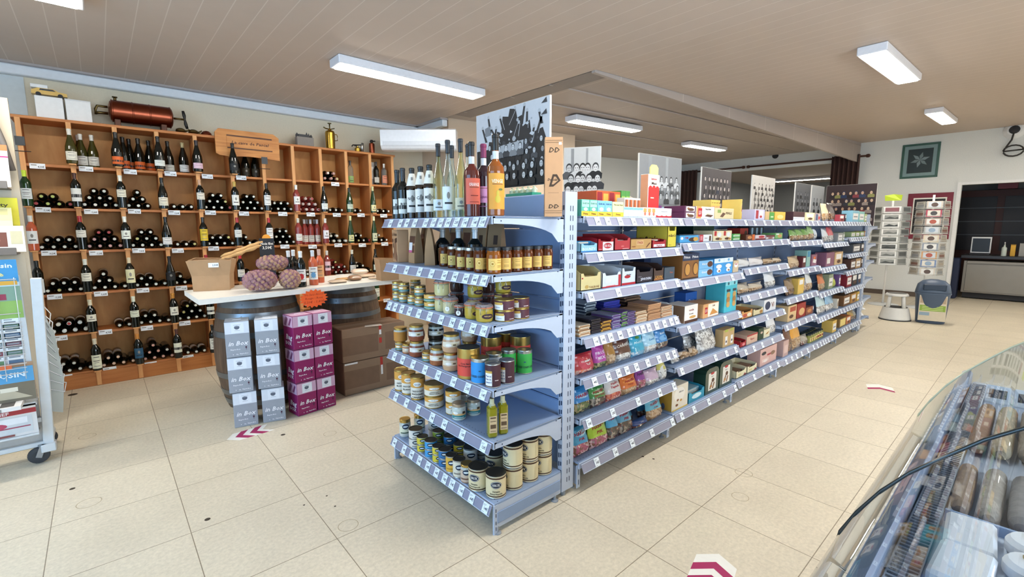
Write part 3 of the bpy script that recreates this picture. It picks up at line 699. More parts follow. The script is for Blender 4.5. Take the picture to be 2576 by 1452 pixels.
# ------------------------------------------------------------------ things on top of the rack
RT = 2.4555
def xz(px, py, y=5.98): return at(px, py, 'y', y)
for i, (a0, a1, t, lab) in enumerate(((93, 164, 247, 'plain white carton on the rack top under the toy car'), (168, 232, 256, 'plain white carton on the rack top beside the copper tank'))):
    p, q, u = xz(a0, 290), xz(a1, 300), xz((a0 + a1) / 2, t)
    b = MB(); b.box((0, 0, (u.z - RT) / 2), (q.x - p.x, .2, u.z - RT), M_WHITE, .003); b.box((q.x - p.x) and (0, 0, u.z - RT - .004), (q.x - p.x + .003, .204, .012), mat('#d9dcdf', .5), .002) if i else None
    tag(b.build('carton', loc=((p.x + q.x) / 2, 6.02, RT)), lab, 'box', 'white cartons on the rack top')
    if i == 0: ztop = u.z
p = xz(125, 240)
car = thing('toy_car', 'small yellow and grey toy car on the white carton', 'toy car', (p.x, 5.99, ztop + .0005))
b = MB(); b.prism([(-.115, .018), (.115, .018), (.115, .045), (.06, .052), (.03, .07), (-.07, .07), (-.112, .05)], .08, mat('#d9b25a', .35, coat=.5)); b.build('car_body', car, (0, -.04, 0))
b = MB(); b.prism([(-.062, .052), (.045, .052), (.026, .066), (-.055, .066)], .082, mat('#2f3a44', .2)); b.build('window_glass', car, (0, -.041, 0))
b = MB(); b.box((-.06, 0, .085), (.11, .085, .03), M_WHITE, .003); b.build('roof_sign', car)
for x in (-.07, .07):
    for s in (-1, 1):
        b = MB(); b.lathe([(0, -.008), (.018, -.008), (.018, .008), (0, .008)], mat('#26262a', .6), 12, T(x, s * .036, .018) @ Rx(PI / 2)); b.build('wheel', car)

M_COPPER = mat('#8a4833', .3, metal=1.0, noise=.12, scale=12); M_BRASS = mat('#b08a3a', .25, metal=1.0, noise=.12, scale=12); M_BRASSD = mat('#6d5c38', .35, metal=1.0, noise=.15, scale=14); M_IRON = mat('#3c3a38', .5, metal=.8)
p, q = xz(272, 282, 6.02), xz(437, 302, 6.02); Lt = q.x - p.x
tank = thing('copper_tank', 'old cylindrical copper tank lying on a wooden cradle on the rack top', 'copper tank', (p.x, 6.02, RT))
ZT = .155; MH = T(0, 0, ZT) @ Ry(PI / 2); R_ = .1
b = MB(); b.lathe([(0, 0), (.05, .004), (.085, .015), (R_, .035), (R_, Lt - .035), (.085, Lt - .015), (.05, Lt - .004), (0, Lt)], M_COPPER, 28, MH); b.build('tank_body', tank)
b = MB()
for f in (.06, .36, .62, .94): b.lathe([(R_ + .0005, f * Lt - .006), (R_ + .004, f * Lt - .003), (R_ + .004, f * Lt + .003), (R_ + .0005, f * Lt + .006)], M_COPPER, 28, MH)
b.build('tank_band', tank)
b = MB()
for f in (.12, .82): b.box((f * Lt, 0, .035), (.045, .15, .07), W_DARK, .004)
b.box((.47 * Lt, .0, .012), (.8 * Lt, .05, .022), W_DARK, .003); b.build('wooden_cradle', tank)
b = MB(); b.tube([(0, 0, ZT + .03), (-.04, 0, ZT + .03), (-.075, 0, ZT + .03), (-.09, 0, ZT), (-.09, 0, ZT - .05)], .011, M_BRASSD, 8); b.tube([(0, 0, ZT - .03), (-.06, 0, ZT - .03), (-.09, 0, ZT - .035)], .013, M_BRASSD, 8); b.build('tap_pipe', tank)
b = MB(); b.tube([(.06, 0, ZT + R_ - .003), (.06, 0, ZT + R_ + .03)], .012, M_BRASSD, 8); b.tube([(.04, 0, ZT + R_ + .03), (.08, 0, ZT + R_ + .03)], .007, M_BRASSD, 8); b.build('valve', tank)
b = MB(); b.tube([(Lt, 0, ZT), (Lt + .09, 0, ZT)], .01, M_BRASSD, 8); b.build('drive_shaft', tank)
b = MB(); b.tube([(Lt + .085, 0, ZT + .085), (Lt + .092, 0, ZT + .04), (Lt + .095, 0, ZT), (Lt + .1, 0, ZT - .045), (Lt + .11, 0, ZT - .09)], [.012, .016, .009, .016, .012], M_IRON, 8); b.build('crank', tank)
def brass_thing(px, py, name, lab, fn):
    p = xz(px, py, 5.93); t = thing(name, lab, 'brass ornament', (p.x, 5.95, RT), 0); fn(t); return t
def f_kettle(t):
    b = MB(); b.lathe([(0, 0), (.03, .002), (.045, .02), (.04, .04), (.02, .052), (0, .056)], M_BRASSD, 16); b.build('pot_body', t)
    b = MB(); b.tube([(.04, 0, .025), (.065, 0, .04), (.075, 0, .05)], [.01, .007, .005], M_BRASSD, 8); b.build('spout', t)
brass_thing(455, 325, 'oil_can', 'dark brass oil can under the tank crank on the rack top', f_kettle)
brass_thing(487, 330, 'oil_can', 'small brass oil can with spout, middle of the three beside the sign', f_kettle)
def f_dome(t):
    b = MB(); b.lathe([(0, 0), (.048, .0), (.05, .01), (.045, .03), (.028, .048), (0, .056)], M_COPPER, 18); b.build('bowl_body', t)
    b = MB(); b.tube([(-.045, -.02, .01), (-.075, -.03, .015)], .006, M_BRASSD, 8); b.build('handle', t)
brass_thing(520, 335, 'copper_bowl', 'small upturned copper bowl beside the carved sign', f_dome)
# carved sign
p, q = xz(540, 345, 5.83), xz(701, 365, 5.83); w = q.x - p.x
sg = thing('carved_sign', 'carved wooden name sign with cut corners leaning on the rack top', 'sign', ((p.x + q.x) / 2, 5.818, RT - .2))
o = [(-w/2, .02), (-w/2, .235), (-w/2 + .035, .275), (w/2 - .055, .275), (w/2, .235), (w/2, -.01), (w/2 - .2, .005), (0, .01), (-w/2 + .12, -.005), (-w/2 + .03, .005)]
b = MB(); b.prism(o, .025, W_SIGN); b.build('board', sg)
b = MB(); b.prism([(-w*.33, .09), (-w*.33, .215), (w*.38, .205), (w*.38, .085)], .006, W_SIGN)
b.rect(-w*.33, .205, w*.38, .22, -.0005, W_DARK); b.rect(-w*.33, .08, w*.38, .092, -.0005, W_DARK); b.build('name_panel', sg, (0, -.006, 0))
b = MB(); b.text('La cave de Pascal', .015, .146, .03, 0, W_DARK, width=w * .58, shear=.25); b.build('lettering', sg, (0, -.0072, 0))
# castle model, sprayer, lamps
p = xz(765, 355); o = thing('castle_model', 'small grey castle model on the rack top beside the brass sprayer', 'ornament', (p.x, 5.97, RT))
M_ST = mat('#8d857e', .8, bump=.2, scale=60)
b = MB(); b.box((0, 0, .055), (.19, .09, .11), M_ST, .004); b.build('castle_base', o)
b = MB(); m = mat('#4c4a4a', .7)
for x, h, r in ((-.08, .05, .018), (-.04, .035, .02), (.03, .065, .014), (.055, .055, .012), (.08, .045, .016)): b.lathe([(r, .105), (r, .11 + h * .4), (r * 1.1, .11 + h * .4), (0, .11 + h)], m, 8, T(x, 0, 0), False)
b.box((-.01, 0, .125), (.12, .05, .03), m); b.build('castle_roof', o)
p = xz(831, 372); sp = thing('brass_sprayer', 'tall polished brass garden sprayer with pump handle on the rack top', 'brass sprayer', (p.x, 5.97, RT))
b = MB(); b.lathe([(0, 0), (.05, 0), (.056, .006), (.054, .012), (.058, .2), (.05, .222), (.02, .235), (.018, .25)], M_BRASS, 20); b.build('sprayer_body', sp)
b = MB(); b.tube([(.052, 0, .19), (.085, 0, .19), (.092, 0, .17), (.09, 0, .12), (.055, 0, .112)], .005, M_BRASS, 8); b.build('handle', sp)
b = MB(); b.tube([(0, 0, .24), (0, 0, .31)], .008, M_BRASSD, 8); b.lathe([(.0, .308), (.022, .31), (.024, .318), (0, .325)], M_BRASSD, 12); b.build('pump', sp)
b = MB(); b.tube([(0, 0, .245), (-.05, 0, .25), (-.075, 0, .262)], .008, M_BRASSD, 8); b.tube([(.02, 0, .25), (.06, 0, .262)], .006, M_BRASSD, 8); b.build('nozzle', sp)
p = xz(899, 380); bl = thing('blow_torch', 'small brass blow torch on the rack top beside the copper one', 'blow torch', (p.x, 5.97, RT))
b = MB(); b.lathe([(0, 0), (.036, 0), (.038, .05), (.03, .06), (.012, .066), (.012, .08)], M_BRASS, 16); b.build('torch_body', bl)
b = MB(); b.tube([(0, 0, .075), (-.03, 0, .085), (-.06, 0, .09), (-.075, 0, .07)], .008, M_IRON, 8); b.tube([(-.055, 0, .09), (.05, 0, .1)], .007, M_IRON, 8); b.build('burner', bl)
b = MB(); b.tube([(.06, 0, 0), (.062, 0, .09), (.07, 0, .125)], [.02, .02, .016], mat('#b0aca4', .3, metal=.9), 10); b.build('pump', bl)
p = xz(935, 382); bl = thing('blow_torch', 'copper blow torch with round head on the rack top next to the air conditioner', 'blow torch', (p.x, 5.97, RT))
b = MB(); b.lathe([(0, 0), (.036, 0), (.036, .13), (.03, .14), (.01, .145)], M_COPPER, 16); b.build('torch_body', bl)
b = MB(); b.lathe([(0, .14), (.02, .15), (.024, .165), (.016, .18), (0, .183)], M_IRON, 12); b.tube([(0, 0, .165), (.05, 0, .17)], .007, M_IRON, 8); b.build('burner', bl)

# ------------------------------------------------------------------ air conditioner in the corner
cA, cB = Vector((2.785, 5.66, 2.62)), Vector((3.50, 5.035, 2.62))
ctr = (cA + cB) / 2; ang = math.atan2(cB.y - cA.y, cB.x - cA.x); wA = (cB - cA).length
ac = thing('air_conditioner', 'white wall air conditioner mounted across the corner above the rack end', 'air conditioner', (ctr.x, ctr.y, 2.472), ang)
prof = [(.0, .0), (-.03, .3), (.17, .3), (.19, .02), (.03, -.0)]
b = MB(); vs = []
for x in (-wA/2, wA/2):
    vs += [(x, .0, .015), (x, -.03, .05), (x, -.04, .235), (x, -.02, .25), (x, .17, .25), (x, .17, .0), (x, .03, .0)]
n = 7; b.add(vs, [tuple(range(n)), tuple(range(2*n-1, n-1, -1))] + [(i, n + i, n + (i+1) % n, (i+1) % n) for i in range(n)], mat('#e4e8ee', .3, coat=.3)); b.build('casing', ac)
b = MB(); b.box((0, -.034, .075), (wA * .93, .006, .05), mat('#d0d5dc', .35), .002, M=T(0, 0, 0) @ Rx(0.0)); b.build('air_flap', ac)
b = MB(); b.box((0, .3, .18), (.3, .26, .05), mat('#9da3a6', .5)); b.build('mounting_bracket', ac)
# ------------------------------------------------------------------ cartons with printed faces
def face_decor(b, items, w, h, y, M=None):
    """printing on a face of width w and height h in the local x-z plane; u, v run from 0 to 1"""
    k = 0
    for it in items:
        k += 1; yy = y - .0003 * k
        X = lambda u: (u - .5) * w
        if it[0] == 'r': b.rect(X(it[1]), it[2] * h, X(it[3]), it[4] * h, yy, mat(it[5], .5), M)
        elif it[0] == 'o': b.oval(X(it[1]), it[2] * h, it[3] * w, it[4] * h, yy, mat(it[5], .5), M, 16)
        elif it[0] == 'p': b.poly([(X(u), yy, v * h) for u, v in it[1]], mat(it[2], .5), M)
        elif it[0] == 't': b.text(it[1], X(it[2]), it[3] * h, it[4] * h, yy, mat(it[5], .5), M, width=(it[6] if len(it) > 6 else .9) * w, shear=it[7] if len(it) > 7 else 0, rot=it[8] if len(it) > 8 else 0)
def carton_mb(w, d, h, col, front=(), left=(), top=None, bev=.002, rough=.5, sidecol=None):
    b = MB(); b.box((0, 0, h / 2), (w, d, h), mat(col, rough), bev)
    if sidecol: b.rect(-d/2 + bev, bev, d/2 - bev, h - bev, -w/2 - .0002, mat(sidecol, rough), Rz(-PI / 2))
    if top: b.add([(-w/2 + bev, -d/2 + bev, h + .0002), (w/2 - bev, -d/2 + bev, h + .0002), (w/2 - bev, d/2 - bev, h + .0002), (-w/2 + bev, d/2 - bev, h + .0002)], [(0, 1, 2, 3)], mat(top, rough))
    face_decor(b, front, w, h, -d / 2 - .0002)
    face_decor(b, left, d, h, -w / 2 - .0004, Rz(-PI / 2))
    return b

# ------------------------------------------------------------------ barrels and the white board on them
W_BAR = m_wood('#4d3a2b', '#6e5642', (14, 14, 1), .6); M_HOOP = mat('#7f858c', .33, metal=.85, noise=.1, scale=9)
def barrel(x, y, lab):
    t = thing('wine_barrel', lab, 'barrel', (x, y, 0), 0, 'old wine barrels under the white board')
    rad = lambda z: .352 - .075 * ((z - .47) / .47) ** 2
    b = MB(); zs = [i / 20 * .94 for i in range(21)]
    n = 26; vs = []
    for z in zs:
        for k in range(n * 3):
            a = 2 * PI * k / (n * 3); r = rad(z) - (.0025 if k % 3 == 0 else 0); vs.append((r * math.cos(a), r * math.sin(a), z))
    m3 = n * 3
    b.add(vs, [(i * m3 + k, i * m3 + (k + 1) % m3, (i + 1) * m3 + (k + 1) % m3, (i + 1) * m3 + k) for i in range(20) for k in range(m3)], W_BAR, None, True)
    b.build('staves', t)
    b = MB(); b.disc(.27, .915, W_BAR, 30); b.build('barrel_head', t)
    for z, h in ((.065, .05), (.15, .045), (.30, .045), (.64, .045), (.79, .05), (.885, .055)):
        b = MB(); b.lathe([(rad(z - h/2) + .0005, z - h/2), (rad(z - h/2) + .004, z - h/2), (rad(z + h/2) + .004, z + h/2), (rad(z + h/2) + .0005, z + h/2)], M_HOOP, 48)
        b.lathe([(0, 0), (.006, 0), (.004, .004), (0, .005)], M_HOOP, 8, T(rad(z) * math.cos(-2.2), rad(z) * math.sin(-2.2), z) @ Rz(-2.2) @ Ry(PI / 2) @ T(0, 0, .003))
        b.build('hoop', t)
    return t
barrel(.985, 4.43, 'old oak wine barrel with bright steel hoops behind the grey drink boxes')
barrel(1.86, 4.73, 'second oak wine barrel, mostly hidden behind the brown cartons')
tb = MB(); TBZ = 1.0
pts = [(.484, 3.85), (2.13, 4.08), (2.13, 4.98), (.475, 4.5)]
n = 4; tb.add([(x, y, .962) for x, y in pts] + [(x, y, TBZ) for x, y in pts], [(3, 2, 1, 0), (4, 5, 6, 7)] + [(i, (i+1) % 4, 4 + (i+1) % 4, 4 + i) for i in range(4)], mat('#e9e6df', .4))
tag(tb.build('table_board'), 'long white board laid across the barrels as a table top', 'table top')
for x, y in ((.985, 4.43), (1.86, 4.73)):
    b = MB(); b.lathe([(0, .9155), (.14, .9155), (.14, .9615), (0, .9615)], W_BAR, 20)
    tag(b.build('support_block', loc=(x, y, 0)), 'round wooden block between barrel head and white board, ' + ('near barrel' if x < 1 else 'far barrel'), 'wood block')

# ------------------------------------------------------------------ boxes of wine on the floor
GB, GBD, MG = '#aeb2bb', '#9ba0aa', '#8e1f5c'
def bib(col, lo, hi, side):
    front = [('r', 0.01, .66, .99, .985, hi), ('r', .27, .68, .78, .96, '#e6ebf4'), ('o', .5, .83, .11, .055, '#5d6474'), ('r', .4, .86, .62, .875, '#a7adb9'), ('r', .36, .9, .66, .91, '#b4b9c6'), ('r', .4, .74, .62, .75, '#a7adb9'),
             ('t', 'in Box', .5, .39, .12, '#f1f0f4', .8, .3), ('t', 'Bag-in-Box', .38, .22, .035, '#f1f0f4', .4), ('o', .82, .26, .035, .028, '#46203a'), ('r', .812, .19, .828, .24, '#46203a'), ('t', '5L', .45, .08, .03, '#f1f0f4', .12), ('t', 'Bag-in-Box', .72, .09, .03, '#f1f0f4', .35), ('o', .28, .08, .015, .012, '#f1f0f4')]
    left = ([('r', 0.01, .66, .99, .985, hi), ('p', [(.1, .7), (.35, .97), (.55, .9), (.3, .68)], '#8f5a7e'), ('p', [(.55, .72), (.8, .95), (.9, .9), (.7, .7)], '#7c3b68'), ('t', 'Bag', .55, .36, .15, '#f3e6ee', .8, .25), ('t', 'BOX', .5, .17, .1, '#f3e6ee', .75)] if side else [('r', 0.01, .66, .99, .985, hi)])
    b = carton_mb(.158, .165, .268, lo, front, left, hi, .003)
    b.box((0, 0, .2685), (.06, .02, .003), mat(hi, .5), .001); b.box((0, 0, .2705), (.05, .012, .002), mat('#f4f4f6', .5))
    return b.mesh('drink_box')
mg, mm = bib(GB, GBD, '#d9dfea', False), bib(MG, MG, '#cfa9c4', True)
SEQ = ['topmost', 'middle', 'bottom']
def stack(me, x, y, rz, words, grp, dz=.2725, shifts=((0, 0), (0, 0), (0, 0))):
    for i in range(3):
        o = bpy.data.objects.new('drink_box', me); COL.objects.link(o)
        o.location = (x + shifts[i][0], y + shifts[i][1], .0005 + i * dz); o.rotation_euler = (0, 0, rz + (.03, -.02, .02)[i])
        tag(o, f'{SEQ[2 - i]} {words}', 'box', grp)
def centre(cx_, cy_, rz, w=.158, d=.165): # front-left floor corner -> centre
    c, s_ = math.cos(rz), math.sin(rz); return cx_ + c * w / 2 - s_ * d / 2, cy_ + s_ * w / 2 + c * d / 2
p = at(590, 1078, 'z', 0); x, y = centre(p.x, p.y, -.24); stack(mg, x, y, -.24, 'grey wine box, left stack of the two in front of the barrel', 'grey wine boxes', shifts=((0, 0), (-.012, .0), (-.014, 0)))
p = at(662, 1065, 'z', 0); x, y = centre(p.x, p.y, -.28); stack(mg, x, y, -.28, 'grey wine box, right stack of the two in front of the barrel', 'grey wine boxes', shifts=((0, 0), (-.012, 0), (-.012, 0)))
p = at(750, 1049, 'z', 0); rzm = .12; x, y = centre(p.x, p.y, rzm); stack(mm, x, y, rzm, 'magenta wine box, stack nearer the grey boxes', 'magenta wine boxes')
stack(mm, x + .166 * math.cos(rzm), y + .166 * math.sin(rzm) + .005, rzm, 'magenta wine box, stack nearer the brown cartons', 'magenta wine boxes')
# brown cartons
M_KR = mat('#7d6350', .75, noise=.12, scale=14); M_KRT = mat('#8d745f', .5, noise=.1, scale=20); M_TAPER = mat('#b5352f', .5)
p = at(867, 999, 'z', 0)
CW, CD, CH = .62, .3, .3
for i, lab in ((0, 'large brown taped carton on the floor under another beside the magenta boxes'), (1, 'large brown taped carton stacked on top of another beside the magenta boxes')):
    h = .30
    b = MB(); b.box((0, 0, h / 2), (CW, CD, h), M_KR, .006)
    t = tag(b.build('brown_carton', M=T(p.x + CW/2 * math.cos(.03), p.y + CD / 2 + .01, .0005 + i * .302) @ Rz(.03 if i == 0 else .015)), lab, 'carton', 'brown cartons')
    b = MB()
    b.rect(-CW/2 + .004, h - .075, CW/2 - .004, h - .004, -CD/2 - .0006, M_KRT); b.rect(-CW/2 + .004, .004, CW/2 - .004, .06, -CD/2 - .0006, M_KRT); b.rect(.03, .004, .1, h - .004, -CD/2 - .0009, M_KRT)
    b.add([(-CW/2 + .01, -.05, h + .0006), (CW/2 - .01, -.05, h + .0006), (CW/2 - .01, .05, h + .0006), (-CW/2 + .01, .05, h + .0006)], [(0, 1, 2, 3)], M_KRT)
    b.build('packing_tape', t)
    b = MB(); y = -CD/2 - .0014
    if i: b.rect(.04, h - .06, .066, h - .002, y, M_TAPER); b.rect(.043, h - .09, .064, h - .045, y - .0003, M_WHITE); b.rect(.04, h - .17, .066, h - .12, y, M_TAPER); b.add([(-.1, -.16, h + .0012), (.06, -.19, h + .0012), (.075, -.11, h + .0012), (-.06, -.08, h + .0012)], [(0, 1, 2, 3)], mat('#b9b2ac', .6))
    else: b.rect(.04, h - .1, .066, h - .002, y, M_TAPER); b.rect(.045, h - .17, .064, h - .08, y - .0003, M_WHITE); b.rect(.15, h - .02, .23, h, y, M_TAPER); b.rect(-CW/2 + .01, h - .02, -.18, h - .005, y, M_WHITE)
    b.build('sticker', t)

# ------------------------------------------------------------------ things on the white board
def ontop(px, py, z=TBZ): return at(px, py, 'z', z)
M_KRAFT = mat('#a98662', .8, noise=.1, scale=18, bump=.15)
def paper_bag(name, lab, px, py, w, d, h, rz, flare=.02, rim=True):
    p = ontop(px, py); t = thing(name, lab, 'paper bag', (p.x, p.y, TBZ + .0005), rz)
    b = MB(); W, D = w / 2, d / 2
    lv = [(0, 1, 1), (h * .5, 1.04, .95), (h, 1 + flare / W, 1 + flare / D * .5)]
    vs = []
    for z, a, c in lv:
        vs += [(-W * a, -D * c, z), (0, -D * c - .006, z), (W * a, -D * c, z), (W * a * .94, 0, z), (W * a, D * c, z), (-W * a, D * c, z + (.012 if z == h else 0)), (-W * a * .94, 0, z)]
    fs = [(6, 5, 4, 3, 2, 1, 0)]
    for i in range(2):
        for k in range(7): fs.append((i*7 + k, i*7 + (k+1) % 7, i*7 + 7 + (k+1) % 7, i*7 + 7 + k))
    b.add(vs, fs, M_KRAFT)
    o = b.build('bag_paper', t); sm = o.modifiers.new('s', 'SOLIDIFY'); sm.thickness = .003
    if rim:
        b = MB(); b.tube([(-W * 1.12, -D * 1.05, h), (0, -D * 1.1, h + .004), (W * 1.12, -D * 1.05, h), (W * 1.1, D, h), (-W * 1.1, D, h + .01)], .006, M_KRAFT, 6, closed=True); b.build('rolled_rim', t)
    return t
pb = paper_bag('paper_bag', 'brown kraft paper bag with a price card at the near end of the board', 540, 728, .25, .2, .24, -.35, .03)
b = MB(); b.box((0, 0, 0), (.07, .002, .035), M_CARD); b.text('2,50€', .012, 0, .012, -.0014, P_INK); b.build('price_card', pb, M=T(.03, -.119, .205) @ Rx(-.08))
p = ontop(575, 725)
for i, (dx, a) in enumerate(((0, .0), (.02, .06))):
    b = MB(); q = [(dx + .0 + u * .33, .05 + .03 * i + u * .02, .225 + u * .12 + .004 * math.sin(u * 22)) for u in [k / 10 for k in range(11)]]
    b.tube(q, [.008] + [.016 + .004 * math.sin(k * 2.2) for k in range(9)] + [.006], mat('#c9a06a', .8, bump=.3, scale=50), 8)
    tag(b.build('bread_stick', loc=(p.x - .04, p.y + .02 + .0 * i, TBZ + .03 * i)), f'long twisted bread stick leaning out of the kraft bag, {"lower" if i == 0 else "upper"} of two', 'bread stick')
paper_bag('paper_bag', 'brown kraft paper bag at the far end of the board beside the end unit', 975, 704, .17, .14, .2, -.1, .015, False)
# nets of walnuts
def m_net(nt, b):
    out = nt.nodes['Material Output']; tr = nt.nodes.new('ShaderNodeBsdfTransparent'); mx = nt.nodes.new('ShaderNodeMixShader')
    tc = nt.nodes.new('ShaderNodeTexCoord'); ck = nt.nodes.new('ShaderNodeTexVoronoi'); ck.inputs['Scale'].default_value = 140; ck.feature = 'DISTANCE_TO_EDGE'
    lt_ = nt.nodes.new('ShaderNodeMath'); lt_.operation = 'LESS_THAN'; lt_.inputs[1].default_value = .05
    nt.links.new(tc.outputs['Object'], ck.inputs['Vector']); nt.links.new(ck.outputs['Distance'], lt_.inputs[0])
    b.inputs['Base Color'].default_value = lin('#9a5f9c'); b.inputs['Roughness'].default_value = .5
    nt.links.new(lt_.outputs[0], mx.inputs[0]); nt.links.new(tr.outputs[0], mx.inputs[1]); nt.links.new(b.outputs[0], mx.inputs[2]); nt.links.new(mx.outputs[0], out.inputs[0])
M_NET = nodemat('purple_net', m_net); M_NUT = mat('#b08d6a', .75, bump=.35, scale=90, noise=.15)
def nut_net(px, py, z, rx, ry, rz_, lab, n):
    p = ontop(px, py, TBZ); t = thing('walnut_net', lab, 'net of walnuts', (p.x, p.y, z), 0, 'purple nets of walnuts')
    S = lambda u, v: (rx * math.cos(v) * math.cos(u), ry * math.cos(v) * math.sin(u), rz_ + rz_ * math.sin(v) * (1 if math.sin(v) > 0 else .98))
    b = MB(); R2 = random.Random(int(px))
    for k in range(n):
        v = math.asin(-.85 + 1.8 * (k + .5) / n); u = k * 2.39996
        c = Vector(S(u, v)); c = Vector((c.x * .86, c.y * .86, rz_ + (c.z - rz_) * .84))
        M = T(*c) @ Rz(R2.uniform(0, 6)) @ Rx(R2.uniform(0, 3)) ; r = R2.uniform(.0165, .02)
        b.lathe([(0, -r * 1.12), (r * .7, -r * .8), (r, 0), (r * .72, r * .8), (0, r * 1.15)], M_NUT, 8, M)
    w = b.build('walnuts', t); w['kind'] = 'stuff'
    b = MB(); nu, nv = 22, 12; vs = [S(2 * PI * i / nu, -PI / 2 + PI * j / nv) for j in range(nv + 1) for i in range(nu)]
    vs = [(x * (1.06 + .04 * math.sin(7 * x / rx + 5 * z0 / rz_)), y * 1.06, max(.0008, z0 * 1.03)) for x, y, z0 in vs]
    b.add(vs, [(j * nu + i, j * nu + (i + 1) % nu, (j + 1) * nu + (i + 1) % nu, (j + 1) * nu + i) for j in range(nv) for i in range(nu)], M_NET, None, True)
    b.build('net', t)
nut_net(656, 733, TBZ, .125, .085, .085, 'purple net of walnuts lying lowest and nearest the kraft bag', 84)
nut_net(731, 727, TBZ, .078, .075, .08, 'purple net of walnuts nearest the dark wine bottles', 60)
nut_net(690, 727, TBZ + .15, .12, .075, .062, 'purple net of walnuts piled on top of the other two', 76)
p = ontop(684, 714)
sl = thing('slate_price_sign', 'small slate price sign with orange tab behind the walnuts', 'price sign', (p.x + .03, p.y + .2, TBZ))
b = MB(); b.box((0, 0, .2), (.125, .006, .4), mat('#20252f', .6), .002); b.text('Noix filet', 0, .352, .022, -.0036, P_WHITE, width=.105); b.text('3,50€', 0, .315, .026, -.0036, P_WHITE, width=.08); b.build('slate', sl)
b = MB(); b.prism([(.036 * math.cos(PI * k / 10), .036 * math.sin(PI * k / 10)) for k in range(11)], .004, mat('#e59b33', .5)); b.build('orange_tab', sl, (0, -.002, .4))
b = MB(); b.box((0, .03, .006), (.12, .1, .012), mat('#20252f', .6)); b.build('foot_plate', sl)
def tbot(px, py, name, lab, glass, cap_, lc, txt_col, z0=.05, z1=.16, prof=BORD, grp=None, dot=None):
    p = ontop(px, py); t = bottle(name, lab, 'bottle', prof, glass, cap_, cap_, z0, z1, lc, (p.x, p.y, TBZ + .0005), math.atan2(-p.y, -p.x), grp)
    if dot:
        b = MB(); b.coval(.0385, math.atan2(-p.y, -p.x), .04, .05, .09, mat(dot, .5)); b.build('label_motif', t)
G1 = 'no-alcohol wines on the white board'
tbot(730, 719, 'table_bottle', 'dark wine bottle with white foil at the back of the board row, next to walnuts', GL_DARK, '#dfe2e2', '#20242a', None, grp=G1)
tbot(742, 714, 'table_bottle', 'dark wine bottle with white foil, hidden behind the red-heart bottle', GL_DARK, '#dfe2e2', '#20242a', None, grp=G1)
tbot(760, 722, 'table_bottle', 'dark wine bottle with a red heart on its white label', GL_DARK, '#e4e6e6', '#e9eaec', None, grp=G1, dot='#c0202c', z0=.045, z1=.15)
tbot(790, 717, 'table_bottle', 'rose wine bottle with blue face motif on its white label', GL_ROSE, '#d9dfe6', '#eceef0', None, grp=G1, dot='#6da6d6', z0=.05, z1=.16)
tbot(806, 711, 'table_bottle', 'second rose wine bottle tucked behind the blue-motif one', GL_ROSE, '#dcb8a8', '#d8a878', None, grp=G1)
p = ontop(783, 724)
b = MB(); n = 18; vs = []
for k in range(2 * n):
    a = PI * k / n; r = 1 if k % 2 == 0 else .8; vs.append((.125 * r * math.cos(a), .078 * r * math.sin(a) * 1.0))
b.prism(vs, .002, mat('#f0642a', .5))
for tx, z, ww in (('Vin Sans Alcool', .034, .16), ('Rouge - Rosé', .004, .15), ('5,20€ - 5,80€', -.028, .17)): b.text(tx, 0, z, .017, -.0006, mat('#a02f16', .6), width=ww, shear=.2, bold=False)
tag(b.build('star_price_sign', M=T(p.x - .0, p.y - .05, TBZ - .085) @ Rz(.13)), 'orange star-shaped handwritten price sign hanging on the board edge', 'price sign')
# flat packets of nuts and biscuits on the board
M_PKT = mat('#c9b49c', .35, coat=.5, noise=.15); M_PKT2 = mat('#8d6a4e', .4, coat=.4, noise=.15)
def pillow(b, w, d, h, m, M=None, nx=8, ny=6, top=True):
    vs = []; 
    for s_ in (1, -1):
        for j in range(ny + 1):
            for i in range(nx + 1):
                u, v = i / nx * 2 - 1, j / ny * 2 - 1
                z = h / 2 * math.sqrt(max(0, (1 - u ** 4) * (1 - v ** 4))); vs.append((u * w / 2, v * d / 2, h / 2 + s_ * z))
    k = (nx + 1) * (ny + 1); fs = []
    for j in range(ny):
        for i in range(nx):
            a = j * (nx + 1) + i; fs += [(a, a + 1, a + nx + 2, a + nx + 1), (k + a, k + a + nx + 1, k + a + nx + 2, k + a + 1)]
    b.add(vs, fs, m, M, True)
for i, (px, py, w, d, h, m, lab, rz) in enumerate(((850, 712, .16, .1, .03, M_PKT, 'flat clear packet of pale biscuits nearest the rose bottles', .1), (868, 705, .2, .06, .025, mat('#c49a62', .6), 'long biscuit roll lying across the packets', .15),
        (893, 706, .12, .09, .05, M_PKT2, 'brown bowl-shaped packet in the middle of the board', 0), (920, 698, .2, .12, .035, M_PKT, 'large flat packet of nuts with red sticker', .2), (905, 690, .18, .1, .06, mat('#cfb9a6', .35, coat=.5, noise=.2), 'heaped clear packet behind the flat ones', -.1), (942, 702, .12, .08, .022, M_PKT, 'small flat packet beside the far kraft bag', 0))):
    p = ontop(px, py); b = MB(); pillow(b, w, d, h, m)
    if i == 3: b.box((.0, -.01, h + .0005), (.04, .02, .001), mat('#b5332c', .5))
    tag(b.build('food_packet', loc=(p.x, p.y, TBZ + .0005)), lab, 'packet', 'packets laid on the white board').rotation_euler = (0, 0, rz)

